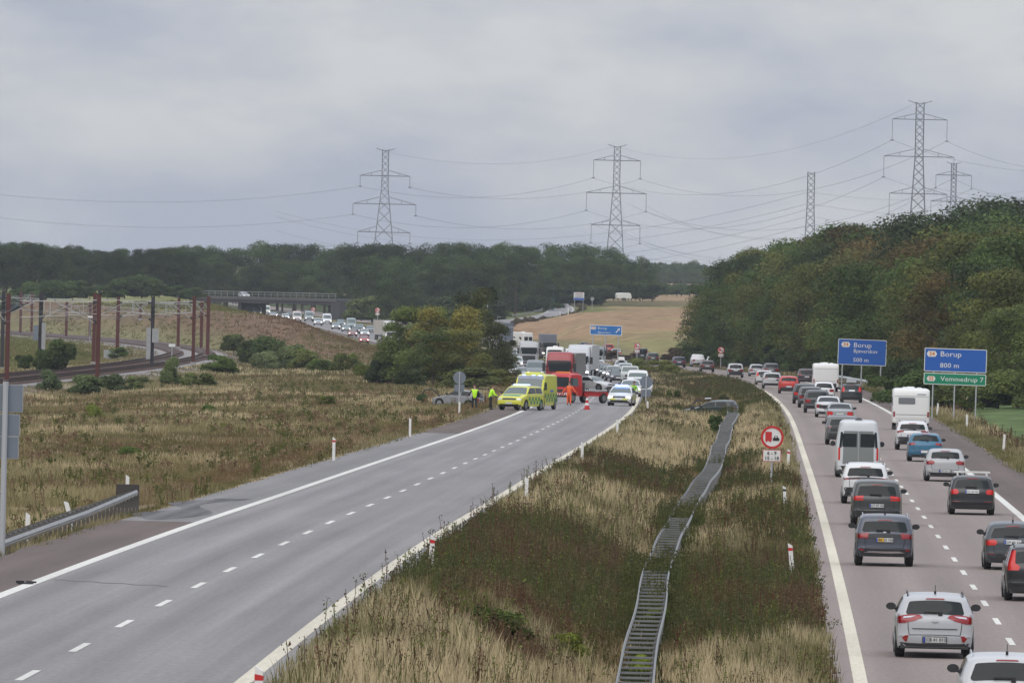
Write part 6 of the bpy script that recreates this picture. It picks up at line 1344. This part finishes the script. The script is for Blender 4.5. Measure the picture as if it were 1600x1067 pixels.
# clump in the middle: individual trees
CL_ = 1.12
for px, d, h, kind, tint, w, lb in ((628, 1015, 6.3, FINE, (.095, .125, .034), .9, 'leftmost rounded green tree of the middle clump'), (606, 1020, 4.4, FINE, (.07, .095, .03), .9, 'small green tree at the left foot of the middle clump'), (790, 1040, 4.6, FINE, (.075, .08, .028), .7, 'small dark tree at the right foot of the middle clump'), (655, 1010, 7.6, FINE, (.10, .125, .034), 1.0, 'rounded green tree, left half of the middle clump'), (700, 1000, 7.9, FINE, (.155, .140, .034), .95, 'yellow-tinged tree topping the middle clump'), (742, 1040, 9.9, FINE, (.065, .075, .028), .72, 'tall dark tree at the right back of the middle clump'), (676, 985, 5.4, FINE, (.075, .098, .03), 1.0, 'low dark green tree at the front of the middle clump'),
        (762, 1010, 6.2, FINE, (.06, .07, .026), .8, 'dark tree on the right shoulder of the middle clump'), (722, 985, 5.5, FINE, (.12, .125, .035), .95, 'olive tree at the front of the middle clump')): p = at(px, d); tree(kind, p.x, p.y, h * 1.06, tuple(q * CL_ for q in tint), lb, None, wide=w * 1.08, sink=.2)
for px, d, h, tint, w, lb in ((595, 1010, 2.9, (.035, .05, .02), .85, 'dark bush left of the middle clump'), (740, 950, 2.6, (.10, .115, .034), 1.9, 'wide low green bush in front of the middle clump'), (778, 965, 2.3, (.115, .115, .034), 1.3, 'yellowish bush at the right foot of the middle clump'), (640, 975, 2.2, (.04, .055, .02), 1.2, 'dark low bush under the middle clump')): p = at(px, d); tree(BUSH, p.x, p.y, h, tint, lb, None, 'bush', 'bush', w, sink=.15)
# bushes by the railway and on the banks
BL = [(430, 1240, 3.4, T_D, 1.1, 'darkest large bush on the slope right of the railway'), (395, 1260, 3.0, T_D, .9, 'dark bush left of the largest dark one'), (455, 1230, 2.6, (.08, .10, .05), 1.0, 'grey-green willow bush beside the largest dark bush'), (480, 1225, 2.2, (.07, .085, .03), 1.2, 'light green bush at the right end of the dark group'), (415, 1225, 2.0, (.09, .11, .06), 1.2, 'pale willow bush in front of the dark group'), (345, 1150, 1.9, T_B, 1.2, 'small dark bush beside the rightmost mast'),
      (365, 1420, 2.6, (.06, .075, .03), 1.0, 'bush on the brown bank above the dark group'), (540, 1150, 2.2, (.07, .085, .03), .9, 'narrow green bush on the slope left of the middle clump'), (500, 1180, 1.4, T_B, 1.3, 'low bush between the dark group and the middle clump'), (572, 1100, 1.5, (.09, .11, .03), 1.2, 'bright green low bush beside the middle clump'),
      (268, 1000, 2.9, (.07, .09, .045), .6, 'upright grey-green bush below the dark mast with boxes'), (72, 900, 1.9, (.055, .075, .045), 1.0, 'round grey-green bush beside the sign backs'), (132, 905, 1.9, (.075, .10, .05), 1.4, 'wide pale green bush below the nearest mast'), (180, 930, 1.8, (.06, .08, .045), 1.2, 'grey-green bush right of the wide pale one'), (212, 935, 1.5, (.09, .11, .05), 1.3, 'pale bush in the row below the railway'),
      (88, 1060, 3.6, T_D, .8, 'dark small tree-like bush between the tracks and green field'), (70, 1070, 2.4, T_D, .9, 'dark bush beside the equipment mast'), (39, 1080, 1.9, T_D, .9, 'small dark bush at the edge of the green field'), (310, 960, 1.3, (.10, .12, .05), 1.5, 'low pale bush near the rightmost masts'), (145, 640, 1.15, (.085, .105, .028), 1.0, 'yellow-green bush alone in the left meadow'),
      (185, 1330, 1.6, T_B, 1.4, 'bush beside the silver cabinets'), (510, 760, .9, (.07, .09, .025), 1.1, 'small round bush in the left meadow left of the middle clump'), (660, 800, .85, (.045, .075, .03), .9, 'small dark green bush left of the wreck'), (330, 700, .6, T_B, 1.5, 'low dark clump in the left meadow'), (208, 470, .55, T_B, 1.8, 'low grey-green clump above the guardrail end'), (355, 590, .5, (.07, .085, .02), 1.8, 'flat green patch of bushes in the left meadow'),
      (1116, 612, 1.35, (.035, .055, .02), .55, 'small dark fir-like bush beside the median barrier'), (1052, 830, 1.2, (.045, .06, .02), .8, 'small dark green bush on the median left of the wreck'), (1000, 1330, 1.6, (.07, .085, .03), 1.6, 'green bush on the median below the black van'), (1030, 1290, 1.5, (.08, .09, .03), 1.6, 'green bush on the median below the dark green car'), (1045, 1240, 1.3, (.075, .085, .03), 1.4, 'olive bush on the median left of the dark blue car'),
      (770, 216, .75, (.045, .06, .018), 1.5, 'dark bramble clump in the near median grass'), (885, 221, .85, (.085, .10, .022), .9, 'yellow-green shrub in the near median grass'), (1008, 226, .5, (.12, .15, .03), .9, 'bright yellow-green weed growing through the median barrier'), (1025, 262, .45, (.06, .085, .02), 1.2, 'green bush hiding a gap of the median barrier'), (1055, 330, .5, (.05, .06, .02), 1.3, 'dark weed clump across the barrier at its bend'),
      (1250, 228, .45, (.06, .06, .025), 1.2, 'dark thistle clump beside the right carriageway'), (1205, 440, .55, (.06, .06, .025), 1.4, 'dark weeds at the foot of the overtaking sign'), (90, 320, .5, (.05, .06, .022), 2.2, 'dark leafy clump behind the left guardrail')]
for px, d, h, tint, w, lb in BL: p = at(px, d); h *= (1.35 if px > 300 else 1.12) if d > 880 else 1.12; tint = (tint[0] * 1.45, tint[1] * 1.42, tint[2] * 1.1); tree(BUSH, p.x, p.y, h, tint, lb, None, 'bush', 'bush', w, z=gz(p.x, p.y), sink=.08)
rr_ = random.Random(9)
M_ = 0
for px in (1395, 1420, 1445, 1470, 1500, 1530, 1560, 1590, 1610, 1640): d = rr_.uniform(760, 880); p = at(px, d); tree(BUSH, p.x, p.y, rr_.uniform(2.0, 3.6), rr_.choice((T_G, T_B, T_L)), 'green bush around the posts of the green sign', 'bushes around the green sign', 'bush', 'bush', 1.3, sink=.2)
# ------------------------------------------------------------ grass
GM = mat('grass_blades', (.2, .2, .1), .8, attr=True, spec=.1, transl=.25)
def blades(P0, h, w, lean, col, rng, name, label, nb=12, spread=.25):
    n = len(P0); B = np.repeat(P0, nb, 0); H = np.repeat(h, nb) * rng.uniform(.55, 1.12, n * nb); m = n * nb; a = rng.uniform(0, 2*math.pi, m)
    B = B + np.stack([np.cos(a), np.sin(a), np.zeros(m)], 1) * (np.repeat(spread if np.ndim(spread) else np.full(n, spread), nb) * np.sqrt(rng.uniform(size=m)))[:, None]
    t = rng.uniform(0, math.pi, m); wv = np.repeat(w, nb) * rng.uniform(.6, 1.3, m); dx = np.stack([np.cos(t), np.sin(t) * .4, np.zeros(m)], 1) * wv[:, None] * .5
    la = rng.uniform(0, 2*math.pi, m); ll = lean * H * rng.uniform(.1, 1, m); tip = B + np.stack([np.cos(la) * ll, np.sin(la) * ll, H], 1)
    midp = B * .45 + tip * .55; midp[:, :2] = B[:, :2] * .68 + tip[:, :2] * .32
    v = np.stack([B - dx, B + dx, midp + dx * .8, tip, midp - dx * .8], 1).reshape(-1, 3); f = np.arange(5 * m).reshape(m, 5)
    c = np.repeat(col, nb, 0) * rng.uniform(.72, 1.25, (m, 1)); c = np.repeat(c, 5, 0)
    tag(link(name, mesh_np(name, v, f, GM, False, cols=c)), label, kind='stuff')
def weeds(P0, h, col, colh, rng, name, label, size=.05, nl=12, wid=.02):
    n = len(P0); st = np.repeat(P0, 3, 0) + rng.normal(size=(n*3, 3)) * np.array((.10, .10, 0)); hh = np.repeat(h, 3) * rng.uniform(.6, 1.1, n*3); m = n * 3
    tip = st + np.stack([rng.normal(size=m) * .08, rng.normal(size=m) * .08, hh], 1); dx = np.tile(np.array((wid / 2, 0, 0)), (m, 1))
    v1 = np.stack([st - dx, st + dx, tip + dx, tip - dx], 1).reshape(-1, 3); c1 = np.repeat(np.repeat(col * .8, 3, 0), 4, 0)
    t = rng.uniform(.35, 1.03, (m, nl)); cc_ = st[:, None] * (1 - t[..., None]) + tip[:, None] * t[..., None] + rng.normal(size=(m, nl, 3)) * .045 * (size / .05); cc_ = cc_.reshape(-1, 3)
    nn_ = rng.normal(size=cc_.shape) + np.array((0, 0, .4)); nn_ /= np.linalg.norm(nn_, axis=1)[:, None]; v2, _ = leaf_quads(cc_, nn_, size, rng)
    tt = t.reshape(-1); ca = np.repeat(np.repeat(col, 3, 0), nl, 0); cb = np.repeat(np.repeat(colh, 3, 0), nl, 0); c2 = np.where((tt > .8)[:, None], cb, ca) * rng.uniform(.6, 1.4, (len(tt), 1)); c2 = np.repeat(c2, 4, 0)
    v = np.concatenate([v1, v2]); tag(link(name, mesh_np(name, v, np.arange(len(v)).reshape(-1, 4), GM, False, cols=np.concatenate([c1, c2]))), label, kind='stuff')
def gz_grid(x0f, x1f, y0, y1, n, rng):
    y = rng.uniform(y0, y1, n); a, b = x0f(y), x1f(y); wmax = np.max(b - a); keep = rng.uniform(0, wmax, n) < (b - a); y = y[keep]; a = a[keep]; b = b[keep]; x = a + (b - a) * rng.uniform(size=len(y))
    z = np.array([gz(p, q) for p, q in zip(x, y)]); return np.stack([x, y, z], 1)
pL = lambda y: (-110 - 800) / FPX * y; pR = lambda y: (1710 - 800) / FPX * y
edgeL = lambda y: LX(y) - 6.25; 
def field_col(x, y, bias, rng, bands=None):
    n = fbm(x / 5, y / 24, 1) + bias; g = fbm(x / 3.5, y / 15, 7); ru = fbm(x / 4.5, y / 20, 13); c = np.zeros((len(x), 3))
    straw = sm((n - .42) * 6)[:, None]; gr_ = sm((g - .50) * 6)[:, None]; rs_ = sm((ru - .55) * 7)[:, None]
    c = (BROWN * .55 + TAN * .32 + GREEN * .28) * (1 - straw) + STRAW * 1.08 * straw; c = c * (1 - gr_ * .65) + (GREEN * .9) * gr_ * .65; c = c * (1 - rs_ * .35 * (1 - straw)) + RUST * rs_ * .35 * (1 - straw); hf = rng.uniform(size=(len(x), 1)); c = np.where(hf < .07, STRAW * .85, np.where(hf < .20, GREEN * 1.0, np.where(hf < .28, BROWN * .8, c))); return c, straw[:, 0]
rng = np.random.default_rng(77)
# median
mb_bias = spline([150, 205, 232, 246, 262, 290, 312, 330, 375, 400, 425, 450, 480, 560, 620, 680, 760, 900, 1100], [.10, .16, .12, -.12, -.25, -.30, -.22, .02, .16, .10, -.16, -.05, .16, .22, .10, .16, -.02, -.10, -.05])
inL = lambda y: LX(y) + 4.35; inR = lambda y: RX(y) - 4.45
for y0, y1, n, nb, w, hb in ((165, 330, 9800, 15, .020, 1), (330, 520, 7200, 13, .032, 1), (520, 900, 8200, 10, .05, 1), (900, 1500, 6500, 9, .08, 1)):
    p = gz_grid(inL, inR, y0, y1, n, rng); x, y = p[:, 0], p[:, 1]
    c, s_ = field_col(x, y, mb_bias(y) * 1.1, rng); dk = sm((-.02 - mb_bias(y)) * 5)[:, None]; c = c * (1 - dk * .6) + (DKGREEN * 1.15 * .6 + BROWN * .35) * dk * .6
    ed = np.minimum(x - inL(y), inR(y) - x); gl = sm((1.1 - ed) / 1.0)[:, None] * .5; c = c * (1 - gl) + GREEN * .95 * gl
    h = (.30 + .32 * s_) * rng.uniform(.7, 1.25, len(p)) * np.clip(.45 + ed / 1.2, .45, 1); dm_ = np.abs(x - median(y)); h = np.where(dm_ < 1.1, np.minimum(h, .42), h); h = np.where((dm_ < .55) & (y < 905), .2, h); c = np.where(((dm_ < .6) & (y < 905))[:, None], DKGREEN * .8, c)
    blades(p, h, np.full(len(p), w), .38, c, rng, 'grass', 'rough straw and green grass of the median', nb, .28 if y1 < 600 else .4)
    q = gz_grid(inL, inR, y0, y1, int(n * .34), rng); dm_ = np.abs(q[:, 0] - median(q[:, 1])); q = q[(dm_ > .65) | (q[:, 1] > 910)]; dens = 1 - sm((fbm(q[:, 0] / 5, q[:, 1] / 24, 1) + mb_bias(q[:, 1]) * 1.1 - .30) * 3.5); q = q[rng.uniform(size=len(q)) < .05 + dens]
    if len(q):
        k = fbm(q[:, 0] / 4, q[:, 1] / 18, 23)[:, None]; cg = DKGREEN * 1.6 * (1 - sm((k - .48) * 4)) + BROWN * .75 * sm((k - .48) * 4); rd = .3 * sm((fbm(q[:, 0] / 3, q[:, 1] / 9, 31) - .60) * 8)[:, None]; cg = cg * (1 - rd) + np.array((.12, .04, .022)) * rd
        ed = np.minimum(q[:, 0] - inL(q[:, 1]), inR(q[:, 1]) - q[:, 0]); hh = rng.uniform(.40, .78, len(q)) * np.clip(.5 + ed, .5, 1); hh = np.where(np.abs(q[:, 0] - median(q[:, 1])) < 1.2, np.minimum(hh, .5), hh)
        weeds(q, hh, cg, cg * .6 + BROWN * .25, rng, 'weeds', 'dark weeds with brown seed heads on the median', .05 if y1 < 340 else (.07 if y1 < 600 else .11), 13, .014 if y1 < 400 else .03)
# weeds standing across the barrier where it disappears in the photograph
for ya, yb, n in ((282, 301, 70), (350, 374, 80), (262, 270, 14), (330, 338, 10), (470, 476, 10), (700, 716, 20)):
    yy = rng.uniform(ya, yb, n); xx = median(yy) + rng.uniform(-.9, .75, n); q = np.stack([xx, yy, np.array([gz(a, b) for a, b in zip(xx, yy)])], 1); cg = np.where(rng.uniform(size=(n, 1)) < .5, DKGREEN * 1.5, GREEN * .8)
    weeds(q, rng.uniform(.85, 1.15, n), cg, cg * .7 + BROWN * .2, rng, 'weeds', 'weeds grown up through a gap of the median barrier', .06, 22, .014)
    blades(q, rng.uniform(.7, .95, n), np.full(n, .03), .3, cg * 1.2, rng, 'grass', 'grass grown up through a gap of the median barrier', 12, .3)
# tall green and brown stems among the near median grass
q = gz_grid(inL, inR, 170, 420, 900, rng); q = q[np.abs(q[:, 0] - median(q[:, 1])) > .8]; k = rng.uniform(size=(len(q), 1)); cg = np.where(k < .45, GREEN * .9, np.where(k < .8, BROWN * .7, RUST * .9)); weeds(q, rng.uniform(.65, 1.05, len(q)), cg, np.where(k < .45, LIME * .9, BROWN * .5), rng, 'weeds', 'tall single stems rising above the median grass', .045, 16, .012)
# left meadow and verge
for y0, y1, n, nb, w, hb in ((235, 420, 10000, 15, .022, .36), (420, 700, 20000, 12, .036, .40), (700, 1000, 17000, 10, .06, .42), (1000, 1500, 13000, 8, .11, .55), (1500, 2100, 8000, 7, .16, .6)):
    fx1 = edgeL; p = gz_grid(pL, fx1, y0, y1, n, rng); dt = np.abs(p[:, 0] - TX(p[:, 1])); p = p[dt > 5.2]
    if y0 < 330: p = p[~((p[:, 1] < 330) & (p[:, 0] > LX(p[:, 1]) - 7.9) & (p[:, 0] < LX(p[:, 1]) - 6.7))]
    x, y = p[:, 0], p[:, 1]; c, s_ = field_col(x, y, .10 * np.cos(y / 48) - .07 - .22 * sm((y - 1150) / 200), rng); gp = sm((fbm(x / 9, y / 45, 51) - .48) * 6)[:, None] * .6; c = c * (1 - gp) + (GREEN * .85 + TAN * .4) * gp; ed = fx1(y) - x
    rsv = sm((2.0 - np.abs(ed - 1.9)) / 2.0)[:, None] * .42 * (y > 330)[:, None]; c = c * (1 - rsv) + RUST * 1.1 * rsv; gv = sm((1.3 - ed) / 1.3)[:, None] * .55; c = c * (1 - gv) + GREEN * .8 * gv
    mound = sm((y - 1250) / 200) * sm((x - TX(y) - 8) / 8); gm = (mound * sm((1480 - y) / 200))[:, None] * .55; c = c * (1 - gm) + (GREEN * .8 + BROWN * .2) * gm; top_ = (sm((y - 1400) / 150) * mound)[:, None] * .85; c = c * (1 - top_) + (BROWN * .55 + RUST * .45) * top_
    gg = (sm((TX(y) - 9 - x) / 5) * .7 + sm((y - 1600) / 150) * sm((TX(y) + 75 - x) / 20) * .75)[:, None].clip(0, .8); c = c * (1 - gg) + GREEN * 1.25 * gg
    h = (hb * .58 + .18 * s_) * rng.uniform(.6, 1.3, len(p)) * np.clip(.4 + ed / 1.5, .4, 1); h = np.where((np.abs(x - TX(y)) < 9), h * .5, h)
    blades(p, h, np.full(len(p), w), .4, c, rng, 'grass', 'rough brown and straw grass of the left meadow', nb, .4 if y1 < 700 else .7)
    q = gz_grid(pL, fx1, y0, y1, int(n * .05), rng); q = q[(np.abs(q[:, 0] - TX(q[:, 1])) > 8)]
    if y0 < 330: q = q[~((q[:, 1] < 330) & (q[:, 0] > LX(q[:, 1]) - 8.2))]
    dens = fbm(q[:, 0] / 6, q[:, 1] / 30, 41); q = q[dens > .46]; k = rng.uniform(size=(len(q), 1)); cg = np.where(k < .6, GREEN * .75, BROWN * .95)
    if len(q): weeds(q, rng.uniform(.35, .7, len(q)), cg * 1.3, cg, rng, 'weeds', 'dark weeds scattered over the left meadow', .07 if y1 < 500 else .12, 10, .03)
# right verge
rin = lambda y: RX(y) + 6.35
for y0, y1, n, nb, w in ((380, 620, 4200, 12, .04), (620, 900, 5500, 10, .06), (900, 1560, 7500, 8, .09)):
    rout = lambda y: np.minimum(pR(y), RX(y) + 24); p = gz_grid(rin, rout, y0, y1, n, rng); x, y = p[:, 0], p[:, 1]; c, s_ = field_col(x, y, .05, rng); ed = x - rin(y)
    gv = sm((2.2 - ed) / 1.8)[:, None] * .75; c = c * (1 - gv) + GREEN * gv; keep = ~((x > RX(y) + 9.2) & (y > 560) & (y < 800)); p, c, s_, ed = p[keep], c[keep], s_[keep], ed[keep]
    blades(p, (.28 + .3 * s_) * rng.uniform(.6, 1.3, len(p)) * np.clip(.4 + ed / 2, .4, 1), np.full(len(p), w), .4, c, rng, 'grass', 'straw and green grass of the right verge', nb, .5)
    q = p[rng.uniform(size=len(p)) < .10]; q = q[q[:, 0] - rin(q[:, 1]) > 1.5]; cg = np.tile(BROWN * .8, (len(q), 1)); weeds(q, rng.uniform(.5, 1.0, len(q)), cg, cg * .9, rng, 'weeds', 'brown seed stalks on the right verge', .08, 9, .03)
# ------------------------------------------------------------ haze
hz = MB().box((0, 4700, 46), (9000, 10200, 98)).mesh('haze', None); hm = bpy.data.materials.new('haze_air'); hm.use_nodes = True; t = hm.node_tree; t.nodes.clear()
pv = N(t, 'ShaderNodeVolumePrincipled'); pv.inputs['Color'].default_value = (.80, .86, .95, 1); pv.inputs['Density'].default_value = 5e-5; pv.inputs['Anisotropy'].default_value = .2; mo_ = N(t, 'ShaderNodeOutputMaterial'); lk(t, pv.outputs[0], mo_.inputs['Volume'])
hz.materials.append(hm); tag(link('haze', hz), 'thin grey-blue haze in the air', kind='stuff')
